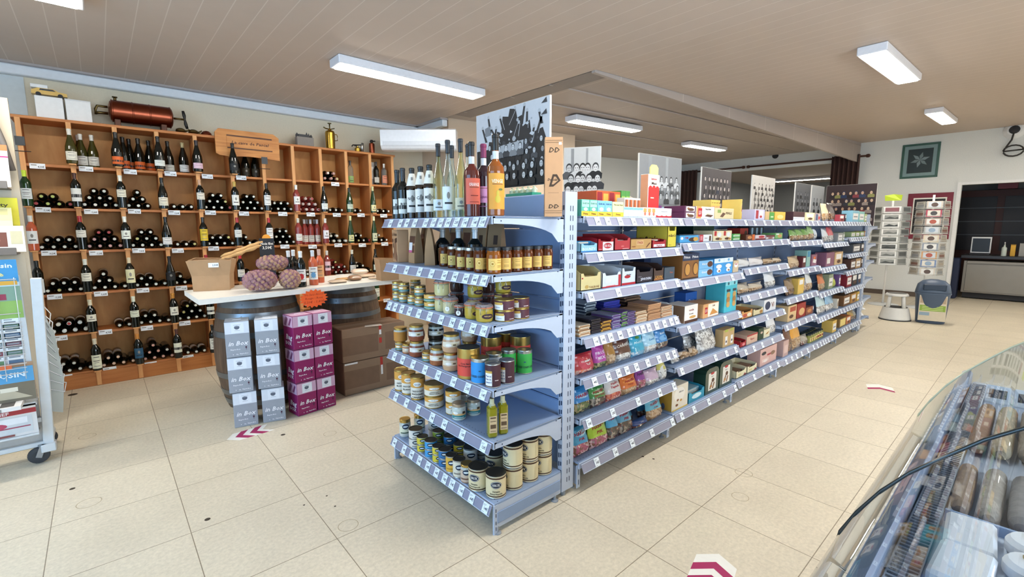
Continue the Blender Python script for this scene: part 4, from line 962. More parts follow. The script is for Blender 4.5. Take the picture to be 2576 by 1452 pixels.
# ------------------------------------------------------------------ the newspaper trolley at the left edge
M_TR = mat('#c9cdd0', .4); M_RUB = mat('#33363a', .6); M_ZINC = mat('#9a9ea2', .35, metal=.7); M_BAR = mat('#c9ccd0', .4)
TX, TY = -.33, 4.15
tr = thing('newspaper_trolley', 'white wheeled newspaper and map trolley cut by the left frame edge', 'newspaper trolley', (TX, TY, 0))
for x in (-.03, -1.0):
    b = MB(); b.box((0, 0, .56), (.052, .04, 1.1), M_TR, .004, T(x, 0, .08) @ Ry(.04)); b.box((x, -.01, .095), (.07, .08, .05), M_TR, .004); b.build('post', tr)
for z, yy in ((.12, 0), (.28, 0)):
    b = MB(); b.box((-.52, yy, z), (.95, .03, .03), M_TR, .003); b.build('cross_bar', tr)
b = MB(); b.box((-.52, .3, .1), (.95, .03, .03), M_TR, .003)
for x in (-.03, -1.0): b.box((x, .15, .1), (.03, .33, .03), M_TR, .003)
b.build('base_frame', tr)
def wheel(x, y, parent):
    b = MB(); b.lathe([(0, -.014), (.03, -.016), (.05, -.013), (.054, 0), (.05, .013), (.03, .016), (0, .014)], M_RUB, 20, T(x, y, .0545) @ Rx(PI / 2) ); w = b.build('caster', parent)
    b = MB()
    for s_ in (-1, 1): b.box((x + .012, y + s_ * .021, .08), (.03, .003, .07), M_ZINC, .001, T(x, y, .08) @ Ry(.35) @ T(-x, -y, -.08))
    b.lathe([(0, 0), (.02, 0), (.02, .012), (0, .012)], M_ZINC, 12, T(x + .02, y, .108)); b.build('caster_fork', w)
wheel(-.08, -.02, tr); wheel(-.06, .3, tr); wheel(-.95, -.02, tr)
# wire pockets with leaflets
b = MB()
for r in range(6):
    z = .62 + r * .055
    b.tube([(-.99, -.03 - .012 * (5 - r), z), (-.07, -.03 - .012 * (5 - r), z)], .003, M_BAR, 6); b.tube([(-.99, -.03 - .012 * (5 - r), z + .03), (-.07, -.03 - .012 * (5 - r), z + .03)], .002, M_BAR, 6)
for i in range(12):
    x = -.08 - i * .082; b.tube([(x, -.095, .58), (x, -.03, .93), (x, -.025, 1.2)], .002, M_BAR, 6)
for z in (.98, 1.19): b.tube([(-.99, -.028, z), (-.07, -.028, z)], .003, M_BAR, 6)
b.build('wire_grid', tr)
b = MB(); b.box((-.52, .0, .93), (.93, .012, .56), mat('#c9cdd0', .5)); b.build('back_plate', tr)
b = MB(); b.box((-.5, -.035, .405), (.88, .03, .02), M_TR); b.box((-.52, .05, .3), (.93, .012, .35), mat('#c4c0bb', .5)); b.box((-.5, -.03, .215), (.88, .1, .012), M_TR); b.build('bottom_bin', tr)
# the side wing with slanted pockets
b = MB(); b.prism([(.0, .3), (.05, .28), (.075, .5), (.06, .8), (.012, 1.0), (0, 1.0)], .012, mat('#aeb3b0', .4)); b.build('side_wing', tr, M=T(0, .06, 0))
b = MB()
for k in range(9): b.tube([(.01, .05, .45 + k * .065), (.07 - .004 * k, .05, .42 + k * .055), (.07 - .004 * k, .3, .42 + k * .062), (.01, .3, .45 + k * .065)], .003, M_BAR, 6)
b.build('side_pocket', tr)
# leaflets in the trolley (each a thing)
def leaflet(lab, x, z, w, h, items, col, y=-.045, lean=-.12, dy=0, name='leaflet', cat='leaflet', grp='leaflets in the newspaper trolley'):
    b = MB(); b.box((0, 0, h / 2), (w, .004, h), mat(col, .45)); face_decor(b, items, w, h, -.0022)
    o = b.build(name, M=T(TX + x, TY + y, z) @ Rx(lean)); tag(o, lab, cat, grp); return o
leaflet('blue and green regional map poster at the top of the trolley', -.27, .95, .42, .36, [('r', 0, .0, 1, .52, '#8db05a'), ('r', 0, .3, 1, .55, '#7d9a86'), ('r', 0, .62, 1, 1, '#3f92c6'), ('r', .1, .15, .28, .5, '#8a4a3c'), ('r', .42, .18, .62, .5, '#7a5a55'), ('r', .12, .47, .34, .56, '#b5402f'), ('r', .7, .32, .85, .42, '#93344a'), ('r', .55, .57, .98, .64, '#d8a23a'),
        ('t', 'le nouveau Limousin', .5, .9, .07, '#e9f1f6', .9), ('t', 'campagne', .62, .76, .075, '#e6d98a', .6)], '#b9d0dc', -.013, 0)
cols = ['#5c7a66', '#8a4a52', '#57708c', '#6a8f6a', '#7d5560', '#9aa4a8']
for r in range(5):
    for i in range(4):
        leaflet(f'small white leaflet in wire pocket, {ORD[r]} row from top, {ORD[i]} from the post', -.12 - i * .082, .88 - r * .055, .07, .09, [('r', .05, .05, .95, .35, cols[(r * 2 + i) % 6]), ('r', .1, .5, .8, .58, '#7d858c'), ('r', .1, .66, .6, .74, '#9aa2a8'), ('r', .1, .82, .85, .9, '#8d959c')], '#e4e8ea', -.012, 0)
leaflet('landscape brochure with sky and stone ruins on the trolley', -.2, .44, .3, .21, [('r', 0, .0, 1, .55, '#6f6552'), ('r', 0, .55, 1, 1, '#4f94c0'), ('p', [(.1, .1), (.4, .35), (.7, .3), (.95, .08)], '#b5a88e'), ('r', .5, .3, .75, .42, '#d8cfba'), ('t', 'LIMOUSIN', .5, .78, .14, '#dbe6ee', .75)], '#d8dcd8', -.06, -.08)
leaflet('white brochure with blue edge, left of the landscape brochure', -.44, .44, .17, .2, [('r', .1, .2, .9, .6, '#6e88a0'), ('r', .1, .7, .9, .8, '#44566a')], '#e6e8ea', -.06, -.08)
leaflet('kraft card at the back of the landscape brochure', -.1, .44, .1, .23, [], '#b08c6c', -.035, -.08)
leaflet('orange flyer lying above the landscape brochure', -.26, .648, .25, .03, [('r', 0, 0, 1, 1, '#d0673a')], '#d0673a', -.075, 0)
leaflet('free newspaper with red banner in the bottom bin of the trolley', -.32, .2225, .52, .178, [('r', 0, .76, 1, .93, '#9c2f33'), ('t', 'POINTS DE RELIEF', .52, .845, .1, '#ecdfe0', .85), ('r', .04, .1, .96, .7, '#c5c9cc'), ('r', .08, .4, .3, .66, '#dfe2e4'), ('r', .36, .42, .6, .66, '#e3e6e8'), ('r', .66, .44, .92, .66, '#dfe0e4'), ('o', .62, .42, .13, .12, '#b3455f'), ('r', .66, .3, .94, .34, '#9c4458'), ('r', .08, .12, .34, .32, '#d9dcde'), ('r', .4, .12, .62, .28, '#e3e4e8'), ('r', .34, .35, .58, .39, '#5c7d78'), ('r', .1, .02, .8, .09, '#7d4644')], '#d3d1d0', -.07, 0, name='newspaper', cat='newspaper')
b = MB(); b.box((0, 0, .012), (.36, .22, .024), mat('#ded9d4', .6)); b.rect(-.1, 0, .1, .02, -.111, P_MID)
for i in range(4): b.add([(-.15 + i * .08, -.09, .0244), (-.09 + i * .08, -.09, .0244), (-.09 + i * .08, .09, .0244), (-.15 + i * .08, .09, .0244)], [(0, 1, 2, 3)], mat('#55504c', .6))
tag(b.build('newspaper_pile', loc=(TX - .29, TY - .075, .4165)), 'pile of folded newspapers on the ledge of the trolley', 'newspapers')
b = MB(); b.box((-.52, .0, .4), (.93, .14, .012), M_TR); b.build('ledge', tr, (0, .02, 0))

# tall magazine rack behind it
MX = at(0, 500, 'y', 4.75).x - .06
mr = thing('magazine_rack', 'tall cream magazine rack at the left edge behind the trolley', 'magazine rack', (MX, 4.8, 0))
M_CRM = mat('#c6baa4', .5); M_CRMD = mat('#77706a', .6)
b = MB(); b.box((-.35, .1, 1.2), (1.0, .03, 2.4), M_CRM); b.build('back_panel', mr)
b = MB(); b.prism([(.0, 0), (.15, 0), (.15, 1.4), (.11, 2.0), (.05, 2.22), (0.0, 2.42)], .02, M_CRM); b.build('side_panel', mr, M=T(-.02, .08, 0))
b = MB(); b.tube([(-.03, .05, 2.5), (.05, .05, 2.32), (.1, .05, 2.1), (.13, .05, 1.9)], .018, M_CRMD, 8); b.build('curved_edge', mr)
for z in (1.77, 1.32):
    b = MB(); b.box((-.3, -.02, z), (.82, .2, .012), M_CRMD, .003); b.box((-.3, -.12, z + .02), (.82, .008, .05), M_CRMD, .002); b.build('shelf', mr)
MGZ = [('puzzle magazine with bold black title on the upper ledge', .02, 1.78, .2, .29, '#d9d3d0', [('r', 0, .86, 1, 1, '#d07a4a'), ('t', 'BIX', .5, .8, .13, '#2a2528', .8), ('r', 0, .7, 1, .73, '#b02a70'), ('r', .15, .15, .45, .6, '#a86a5a'), ('r', .55, .12, .9, .6, '#c8c4c8')]),
       ('yellow magazine standing at the back of the lower ledge', .04, 1.51, .19, .2, '#d9cf3a', [('t', 'sty', .6, .75, .13, '#4a4620', .5)]),
       ('pale yellow puzzle booklet in front of the yellow magazine', .01, 1.44, .19, .2, '#e6dfa0', [('r', .1, .75, .9, .95, '#cfc48a'), ('r', .2, .2, .8, .45, '#3a3a30'), ('r', 0, 0, 1, .12, '#6a9ac0')]),
       ('red and white booklet in front of the pale yellow one', .01, 1.39, .19, .16, '#d8c8b0', [('r', 0, .4, 1, .75, '#a83434'), ('r', 0, .1, 1, .25, '#c86a5a')]),
       ('white food magazine in front on the lower ledge', .05, 1.335, .21, .18, '#e4e0dc', [('r', .05, .2, .6, .75, '#7a4a3c'), ('o', .3, .45, .14, .18, '#c8846a'), ('r', .68, .3, .95, .8, '#c9c2a0')])]
for i, (lab, x, z, w, h, col, items) in enumerate(MGZ):
    b = MB(); b.box((0, 0, h / 2), (w, .005, h), mat(col, .4, coat=.3)); face_decor(b, items, w, h, -.0027)
    tag(b.build('magazine', M=T(MX + x, 4.8 - .02 - .02 * i + (.04 if i == 1 else 0), z) @ Rx(-.12)), lab, 'magazine', 'magazines on the cream rack')
# ------------------------------------------------------------------ goods on the end unit
M_GOLD = mat('#b89a55', .28, metal=.9, noise=.05); M_TIN = mat('#b9b9b4', .28, metal=.9, noise=.05); M_LIDD = mat('#4a463c', .35, metal=.7); M_LIDB = mat('#1f2226', .4); M_ORING = mat('#d9795a', .5)
FACE = PI     # printed sides are modelled facing -x and turned towards the aisle with the whole tin
PROTO = {}
def lid_mb(r, h, m, groove=True):
    b = MB(); b.lathe([(r - .004, h - .0015), (r - .002, h - .003), (r, h - .003), (r + .001, h - .0005), (r - .001, h), (r - .003, h - .0008), (r * .8, h - .0012), (r * .78, h - .0022), (0, h - .0022)], m, 20)
    return b
def make_can(key, r, h, body, lab, top, paint, lz=(.08, .92)):
    def f(t):
        b = MB(); b.lathe([(0, 0), (r - .001, 0), (r + .0012, .001), (r + .0012, .003), (r, .005), (r, h - .005), (r + .0012, h - .003), (r + .0008, h - .001)], body, 20); b.build('tin_body', t)
        lid_mb(r, h, top).build('lid', t)
        if lab:
            b = MB(); b.lathe([(r + .0004, h * lz[0]), (r + .0004, h * lz[1])], mat(lab, .5), 20)
            if paint: paint(b, r + .0009, h)
            b.build('paper_label', t)
    return f
def make_jar(key, r, h, cont, glass, lidm, lab, paint, lz=(.15, .6), lh=.012, belly=0.0, neck=.9, fill=.72):
    def f(t):
        b = MB(); hb = h - lh
        b.lathe([(0, 0), (r * .9, 0), (r + belly * .4, h * .06), (r + belly, h * .3), (r + belly * .6, h * .55), (r, h * .72), (r * neck, h * .84), (r * neck, hb)], [cont] * 4 + [cont if fill > .6 else glass, glass, glass], 20)
        b.build('glass_jar', t)
        b = MB(); rl = r * neck + .0015
        b.lathe([(rl, hb - .001), (rl + .001, hb), (rl + .001, h - .002), (rl - .001, h), (rl * .85, h - .0008), (0, h - .0008)], lidm, 20); b.build('lid', t)
        if lab:
            rr = r + belly * .9 + .0008
            b = MB(); b.cpatch(rr, FACE, r * 2.4, h * lz[0], h * lz[1], mat(lab, .55), 10)
            if paint: paint(b, rr + .0005, h)
            b.build('paper_label', t)
    return f
def make_kilner(key, r, h, cont, motif):
    def f(t):
        gl = mat('#cfd6d0', .06, coat=.5, noise=0); hb = h * .78
        b = MB(); b.lathe([(0, 0), (r * .86, 0), (r * .95, h * .05), (r, h * .2), (r, hb * .8), (r * .92, hb)], cont, 18); b.build('glass_jar', t)
        b = MB(); b.lathe([(r * .92, hb), (r * 1.06, hb + .001), (r * 1.06, hb + .005), (r * .9, hb + .006)], M_ORING, 18); b.build('rubber_ring', t)
        b = MB(); b.lathe([(r * 1.02, hb + .006), (r * 1.04, hb + .011), (r * .96, h - .006), (r * .8, h), (0, h - .002)], mat('#9a8d8c', .08, coat=.6, noise=0), 18); b.build('glass_lid', t)
        b = MB(); R = r * 1.1
        b.tube([(R * math.cos(a), R * math.sin(a), hb - .004) for a in [2 * PI * k / 18 for k in range(18)]], .0011, M_TIN, 5, closed=True)
        for s_ in (-.28, .28): b.tube([(R * math.cos(FACE + s_), R * math.sin(FACE + s_), hb + .012), (R * 1.12 * math.cos(FACE + s_), R * 1.12 * math.sin(FACE + s_), hb - .01), (R * math.cos(FACE + s_), R * math.sin(FACE + s_), hb - .028)], .0013, M_TIN, 5)
        b.tube([(R * math.cos(FACE - .3), R * math.sin(FACE - .3), hb + .012), (R * math.cos(FACE + .3), R * math.sin(FACE + .3), hb + .012)], .0013, M_TIN, 5); b.build('wire_clip', t)
        if motif == 'oval':
            b = MB(); b.coval(r + .0006, FACE + .55, r * 1.5, h * .3, h * .34, mat('#3a1a22', .5)); b.ctext('Pascal' if False else 'foie gras', r + .0012, FACE + .55, h * .36, .006, mat('#e2c070', .5), width=r * 1.0); b.build('paper_label', t)
        elif motif == 'tag':
            b = MB(); b.coval(r + .003, FACE - .3, .026, .026, h * .34, P_WHITE); b.coval(r + .0036, FACE - .3, .008, .004, h * .34, P_MID); b.build('paper_tag', t)
    return f
def put_kind(kind, x, y, z, lab, turn=0.0, group=None):
    name, cat, f = KINDS_[kind]
    rz = math.atan2(-y, -x) - PI + turn       # printed side towards the aisle
    if kind not in PROTO:
        t = thing(name, lab, cat, (x, y, z), rz, group); f(t); PROTO[kind] = t; return t
    return dup(PROTO[kind], (x, y, z), rz, lab, group)
def foot(px, py, z, r):
    p = at(px, py, 'z', z); v = Vector((p.x, p.y, 0)).normalized(); return p.x + v.x * r, p.y + v.y * r
C = lambda h, r=.5: mat(h, r)
def t_line(b, r, s, z, size, col, w, u0=0.0, sh=0): b.ctext(s, r, FACE, z, size, C(col), width=w, u0=u0, shear=sh)
def p_vaux(b, r, h):
    for z0, z1 in ((.08, .13), (.86, .93)): b.lathe([(r, h * z0), (r, h * z1)], C('#4a3020'), 20)
    b.coval(r + .0003, FACE, .058, .038, h * .62, C('#1b2536')); b.coval(r + .0005, FACE, .054, .034, h * .62, C('#dfe3e8')); b.coval(r + .0007, FACE, .051, .031, h * .62, C('#1b2536'))
    b.ctext('VAUX', r + .0011, FACE, h * .62, .0135, P_WHITE, width=.04)
    t_line(b, r + .0006, 'Véritable', h * .33, .0075, '#33302a', .04, sh=.15); t_line(b, r + .0006, 'Enchaud Périgourdin', h * .22, .0075, '#33302a', .066, sh=.15)
    b.cpatch(r + .0003, FACE + 1.7, .03, h * .2, h * .7, C('#d8cba2'), 4)
def p_small(b, r, h): b.coval(r + .0003, FACE, r * 1.1, h * .42, h * .62, C('#1f2a3c')); b.coval(r + .0006, FACE, r * .8, h * .16, h * .62, C('#dfe6ea')); b.cpatch(r + .0003, FACE, r * 1.2, h * .16, h * .22, C('#3a3c40'), 4)
def p_orange(txt):
    def f(b, r, h):
        b.lathe([(r, h * .55), (r, h * .92)], C('#d39a45'), 20); b.coval(r + .0004, FACE, r * 1.1, h * .2, h * .7, P_WHITE); b.ctext('Godard' if False else 'terroir', r + .0008, FACE, h * .7, h * .06, C('#3b5a80'), width=r * .8)
        for i, s in enumerate(txt): b.ctext(s, r + .0005, FACE, h * (.4 - .13 * i), h * .075, C('#39342e'), width=r * 1.7)
    return f
def p_teal(b, r, h):
    b.cpatch(r, FACE, r * 2.38, h * .15, h * .33, C('#2d7f86'), 10); b.coval(r + .0003, FACE - .5, r * .8, h * .16, h * .48, P_WHITE); b.cpatch(r + .0003, FACE + .75, r * .5, h * .42, h * .56, C('#4a3a26'), 3); b.cpatch(r + .0004, FACE, r * 1.4, h * .2, h * .23, P_WHITE, 6)
def p_tealtin(b, r, h):
    b.lathe([(r, h * .08), (r, h * .42)], C('#1f7a6e'), 20); b.coval(r + .0004, FACE, r * .9, h * .25, h * .66, P_WHITE); b.lathe([(r + .0004, h * .2), (r + .0004, h * .26)], P_WHITE, 20)
def p_maroon(b, r, h):
    b.cpatch(r, FACE - .55, r * 1.1, h * .1, h * .62, P_WHITE, 6); b.cpatch(r + .0003, FACE - .55, r * 1.0, h * .55, h * .78, C('#c9a04a'), 5); b.ctext('Noisette', r + .0006, FACE - .55, h * .32, h * .08, C('#4a6aa8'), width=r * .9); b.cpatch(r + .0003, FACE + .8, r * .6, h * .2, h * .27, C('#c9b8b4'), 3)
def p_maroontall(b, r, h):
    b.cpatch(r, FACE - .6, r * 1.0, h * .08, h * .66, P_WHITE, 6); b.cpatch(r + .0003, FACE - .6, r * 1.0, h * .62, h * .72, C('#c9a04a'), 5)
    for i, s in enumerate(('Farci', 'Foie de', 'canard')): b.ctext(s, r + .0006, FACE - .6, h * (.5 - i * .13), h * .075, C('#35508c'), width=r * .85)
    b.cpatch(r + .0003, FACE + .5, r * .5, h * .3, h * .33, C('#cbb9b9'), 3)
def p_conf(b, r, h): b.ctext('2 CUISSES CONFIT 2 PERS', r + .0004, FACE, h * .3, h * .085, C('#23303a'), width=r * 2.6); b.coval(r + .0004, FACE, r * .3, h * .05, h * .52, C('#2c5a7a'))
def p_red(b, r, h): b.ctext('Cou farci', r + .0004, FACE - .3, h * .52, h * .055, C('#4a1d18'), width=r * 1.3); b.ctext('à la Périgourdine', r + .0004, FACE - .3, h * .44, h * .05, C('#4a1d18'), width=r * 1.7); b.cpatch(r + .0004, FACE + .5, r * .8, h * .16, h * .2, C('#b23c34'), 4)
def p_belly(b, r, h): b.coval(r + .0003, FACE - .25, r * .7, h * .14, h * .45, C('#e9e6e0')); b.cpatch(r + .0003, FACE + .35, r * .6, h * .38, h * .56, C('#d8c9a6'), 4); b.cpatch(r + .0005, FACE + .35, r * .3, h * .42, h * .5, C('#6a5a44'), 3)
def p_honey(b, r, h):
    b.coval(r + .0003, FACE - .55, .026, .03, h * .38, C('#c79a3a'), seg=6); b.coval(r + .0005, FACE - .55, .021, .025, h * .38, C('#e6c777'), seg=6); b.cpatch(r + .0006, FACE - .55, .01, h * .34, h * .42, C('#a57c2c'), 3)
    for z in (.5, .42, .3, .25): b.cpatch(r + .0003, FACE + .45, .026, h * z, h * (z + .02), C('#a8823e'), 4)
def p_band(c2):
    def f(b, r, h): b.cpatch(r, FACE, r * 1.9, h * .22, h * .3, C(c2), 6); b.coval(r + .0003, FACE, r * 1.2, h * .3, h * .62, C('#20324a')); b.coval(r + .0006, FACE, r * .9, h * .1, h * .62, C('#dfe8ee'))
    return f
AMB = mat('#6b3310', .08, trans=.35, noise=0, ior=1.4); AMB2 = mat('#a85c14', .08, trans=.4, noise=0, ior=1.4); JG = mat('#b9bdb4', .06, coat=.5, noise=0)
KINDS_ = {
 'vaux': ('food_tin', 'tin', make_can('v', .051, .118, M_TIN, '#dccfa8', M_LIDD, p_vaux, (.04, .96))),
 'yel': ('food_tin', 'tin', make_can('y', .033, .046, M_TIN, '#d3c23c', M_LIDD, p_small)), 'blu': ('food_tin', 'tin', make_can('b', .036, .05, M_TIN, '#3f9bd6', M_LIDD, p_small)),
 'dbl': ('food_tin', 'tin', make_can('d', .036, .05, M_TIN, '#2a6ea8', M_LIDD, p_small)), 'whi': ('food_tin', 'tin', make_can('w', .042, .055, M_TIN, '#d9d6d0', M_LIDD, p_small)),
 'grn': ('food_tin', 'tin', make_can('g', .036, .05, M_TIN, '#8a9a3c', M_LIDD, p_small)),
 'ytall': ('food_tin', 'tin', make_can('yt', .033, .095, M_TIN, '#dcae45', M_LIDD, p_band('#b88a2c'))), 'ctall': ('food_tin', 'tin', make_can('ct', .034, .098, M_TIN, '#e0d9c6', M_LIDD, p_band('#8a8276'))),
 'wtall': ('food_tin', 'tin', make_can('wt', .04, .095, M_TIN, '#dcdcd6', M_LIDD, p_band('#8a8276'))), 'ttall': ('food_jar', 'jar', make_jar('tt', .034, .1, C('#a3826c', .2), JG, M_GOLD, '#c9b3a0', p_band('#6a4a3c'), (.1, .7))),
 'wjar': ('food_jar', 'jar', make_jar('wj', .036, .115, C('#c9ccc6', .15), JG, M_GOLD, '#dfe0c4', p_band('#5a6a5c'), (.2, .62), .02)),
 'ogr': ('food_tin', 'tin', make_can('og', .043, .135, M_GOLD, '#dcd8cc', M_GOLD, p_orange(('CHOUCROUTE', 'BLANCHE')))), 'ogr2': ('food_tin', 'tin', make_can('og2', .043, .14, M_GOLD, '#dcd8cc', M_GOLD, p_orange(('CASSOULET', 'MONTAGNARD', 'CANARD')))),
 'obig': ('food_tin', 'tin', make_can('ob', .055, .068, M_GOLD, '#dcd5c4', M_GOLD, p_orange(('CASSOULET', 'PÉRIGOURDIN')))), 'osm': ('food_tin', 'tin', make_can('os', .042, .066, M_GOLD, '#dcd5c4', M_GOLD, p_orange(('Axoa',)))),
 'rill': ('food_jar', 'jar', make_jar('ri', .037, .09, C('#c4ccc4', .15), JG, mat('#a89a86', .3, metal=.7), '#d9b27a', p_teal, (.15, .45), .016)),
 'verr': ('food_jar', 'jar', make_jar('ve', .033, .06, C('#8a7a5c', .15), JG, M_GOLD, '#d9a95c', p_teal, (.15, .62))), 'pate': ('food_jar', 'jar', make_jar('pa', .034, .062, C('#a8704e', .15), JG, M_GOLD, '#cdb9a0', p_belly, (.2, .6))),
 'gold': ('food_jar', 'jar', make_jar('go', .043, .085, C('#b9803a', .1), JG, M_GOLD, None, None)), 'bell': ('food_jar', 'jar', make_jar('be', .042, .095, C('#8a4a34', .1), JG, M_GOLD, '#d9d6cf', p_belly, (.35, .62), .012, .008, .92)),
 'belt': ('food_jar', 'jar', make_jar('bt', .044, .1, C('#bf9a78', .12), JG, M_GOLD, '#d8cdb9', p_belly, (.35, .62), .012, .008, .92)), 'bean': ('food_jar', 'jar', make_jar('bn', .042, .1, mat('#9a5c3a', .15, noise=.45, scale=70), JG, M_GOLD, '#e0d6c4', p_belly, (.32, .6), .012, .006, .92)),
 'dark': ('food_jar', 'jar', make_jar('dk', .046, .09, C('#2c241e', .1), JG, M_LIDD, '#c9c4b8', p_belly, (.3, .6), .012, .004, .92)),
 'red': ('food_tin', 'tin', make_can('rd', .058, .155, M_GOLD, '#d8493a', M_LIDD, p_red, (.1, .68))), 'cbl': ('food_tin', 'tin', make_can('cb', .045, .125, M_TIN, '#2b8ed6', M_GOLD, p_conf, (.04, .86))),
 'cgr': ('food_tin', 'tin', make_can('cg', .04, .125, M_TIN, '#3fae4c', M_GOLD, p_conf, (.04, .86))), 'cwh': ('food_tin', 'tin', make_can('cw', .042, .12, M_TIN, '#cfd9e4', M_GOLD, p_conf, (.04, .86))),
 'mar': ('food_tin', 'tin', make_can('mr', .049, .052, M_GOLD, '#4e2230', M_GOLD, p_maroon, (.1, .9))), 'mart': ('food_tin', 'tin', make_can('mt', .038, .115, M_TIN, '#42202a', M_TIN, p_maroontall, (.04, .95))),
 'teal': ('food_tin', 'tin', make_can('te', .042, .042, M_GOLD, '#d9a95c', M_GOLD, p_tealtin, (.06, .94))),
 'kmus': ('clip_jar', 'jar', make_kilner('km', .042, .085, C('#b59a3a', .12), 'oval')), 'kcre': ('clip_jar', 'jar', make_kilner('kc', .04, .085, C('#c9bf96', .12), 'tag')),
 'kcl': ('clip_jar', 'jar', make_kilner('kl', .04, .085, C('#c4bd8a', .12), None)), 'kdk': ('clip_jar', 'jar', make_kilner('kd', .035, .06, C('#3a2a30', .12), 'tag')), 'kbr': ('clip_jar', 'jar', make_kilner('kb', .04, .075, C('#5a3a30', .12), None)),
 'hon': ('honey_jar', 'jar', make_jar('ho', .0335, .122, AMB, AMB, M_LIDB, '#dcb35e', p_honey, (.14, .58), .014)), 'hon2': ('honey_jar', 'jar', make_jar('ho2', .034, .122, AMB2, AMB2, M_LIDB, '#e0b862', p_honey, (.14, .58), .014)),
 'hon3': ('honey_jar', 'jar', make_jar('ho3', .033, .115, AMB, AMB, M_TIN, '#d9bd6a', p_honey, (.14, .58), .014)),
}
SHN = ['top', 'second', 'third', 'fourth', 'fifth', 'bottom']
KD = {k: KINDS_[k][2] for k in KINDS_}
HGT = dict(vaux=.118, yel=.046, blu=.05, dbl=.05, whi=.055, grn=.05, ogr=.135, obig=.068, osm=.066, verr=.06, pate=.062, bell=.095, belt=.1, mar=.052, teal=.042, kcl=.085, kmus=.085, kcre=.085, kbr=.075, rill=.09, cgr=.125, dark=.09)
RAD = dict(vaux=.052, yel=.034, blu=.037, dbl=.037, whi=.043, grn=.037, ytall=.034, ctall=.035, wtall=.041, ttall=.035, wjar=.037, ogr=.044, ogr2=.044, obig=.056, osm=.043, rill=.038, verr=.034, pate=.035, gold=.044, bell=.051, belt=.053, bean=.049, dark=.051, red=.059, cbl=.046, cgr=.041, cwh=.043, mar=.05, mart=.039, teal=.043, kmus=.048, kcre=.046, kcl=.046, kdk=.041, kbr=.046, hon=.0345, hon2=.035, hon3=.034)
PLACED = []
def item(row, kind, px, py, lab, n=1, under=None, turn=0.0, grp=None, dx=0, dy=0):
    """one tin or jar whose base meets the shelf at that sight line; n > 1: a straight stack of them"""
    S = END_S[row] + .0006; r = RAD[kind]; x, y = foot(px, py, S, r); x += dx; y += dy
    x = max(x, 1.335 + r * .6); x = min(x, 1.80 - r)
    # nudge apart from what stands there already
    for _ in range(40):
        for (R, X, Y, rr) in PLACED:
            if R == row:
                d = math.hypot(x - X, y - Y); need = r + rr + .001
                if d < need:
                    if d < 1e-5: x += .01; continue
                    x += (x - X) / d * (need - d); y += (y - Y) / d * (need - d)
        y = min(max(y, 1.655 + r), 2.65 - r); x = min(max(x, 1.335 + r * .6), 1.80 - r)
    y = min(max(y, 1.655 + r), 2.65 - r)
    PLACED.append((row, x, y, r))
    for i in range(n):
        tl = lab if n == 1 else f"{lab}, {('lower', 'upper')[i] if n == 2 else SEQ[2 - i]} of {('two', 'three')[n - 2]} stacked"
        put_kind(kind, x, y, S + i * (HGT.get(kind, .1) + .0006), tl, turn + .12 * math.sin(px * 1.7 + i * 2), grp)
    return x, y, S + n * (HGT.get(kind, .1) + .0006)
# bottom shelf
G6 = 'tins on the bottom shelf of the end unit'
item(5, 'vaux', 1251, 1259, 'cream terrine tin standing foremost at the bottom corner', grp=G6)
item(5, 'vaux', 1203, 1239, 'cream terrine tin with price sticker, left of the foremost one', turn=-.5, grp=G6)
item(5, 'vaux', 1296, 1239, 'cream terrine tin stack right behind the foremost tin', 2, turn=-1.0, grp=G6)
item(5, 'vaux', 1333, 1217, 'cream terrine tin, middle stack along the side', 2, turn=-.6, grp=G6)
item(5, 'vaux', 1367, 1200, 'cream terrine tin, stack nearest the slotted post', 2, turn=-.6, grp=G6)
item(5, 'vaux', 1244, 1200, 'cream terrine tin half hidden behind the front two', grp=G6, turn=-.4)
item(5, 'ttall', 1174, 1222, 'tan paste jar, right of the tall cream tin, bottom shelf', grp=G6)
item(5, 'ctall', 1155, 1209, 'tall cream tin between the yellow tin and the tan jar', grp=G6)
item(5, 'ytall', 1138, 1198, 'tall yellow tin beside the tall cream one', grp=G6)
item(5, 'dbl', 1122, 1186, 'small blue tin left of the tall yellow tin', 2, grp=G6)
item(5, 'yel', 1106, 1168, 'small yellow tin between two blue stacks', 2, grp=G6)
item(5, 'blu', 1085, 1154, 'small light blue tin at the shelf lip', 2, grp=G6)
item(5, 'yel', 1060, 1141, 'small yellow tin nearest the white stack', 2, grp=G6)
item(5, 'whi', 1046, 1128, 'small white tin beside the gold-lidded jar', 2, grp=G6)
item(5, 'wjar', 1014, 1097, 'white jar with gold lid at the far bottom corner', grp=G6)
item(5, 'wjar', 1050, 1085, 'glass jar behind the white tins, bottom shelf', grp=G6)
item(5, 'whi', 1095, 1105, 'white tin standing behind the yellow ones', 2, grp=G6)
item(5, 'grn', 1104, 1128, 'olive green tin in the second line of the bottom shelf', 2, grp=G6)
item(5, 'dbl', 1132, 1142, 'dark blue tin in the second line of the bottom shelf', 2, grp=G6)
item(5, 'dbl', 1160, 1128, 'dark blue tin at the back under the shelf above', 2, grp=G6)
item(5, 'yel', 1156, 1160, 'yellow tin in the second line of the bottom shelf', 2, grp=G6)
item(5, 'wtall', 1184, 1172, 'tall white tin in the second line', grp=G6)
item(5, 'wtall', 1212, 1156, 'tall white tin at the back of the second line', grp=G6)
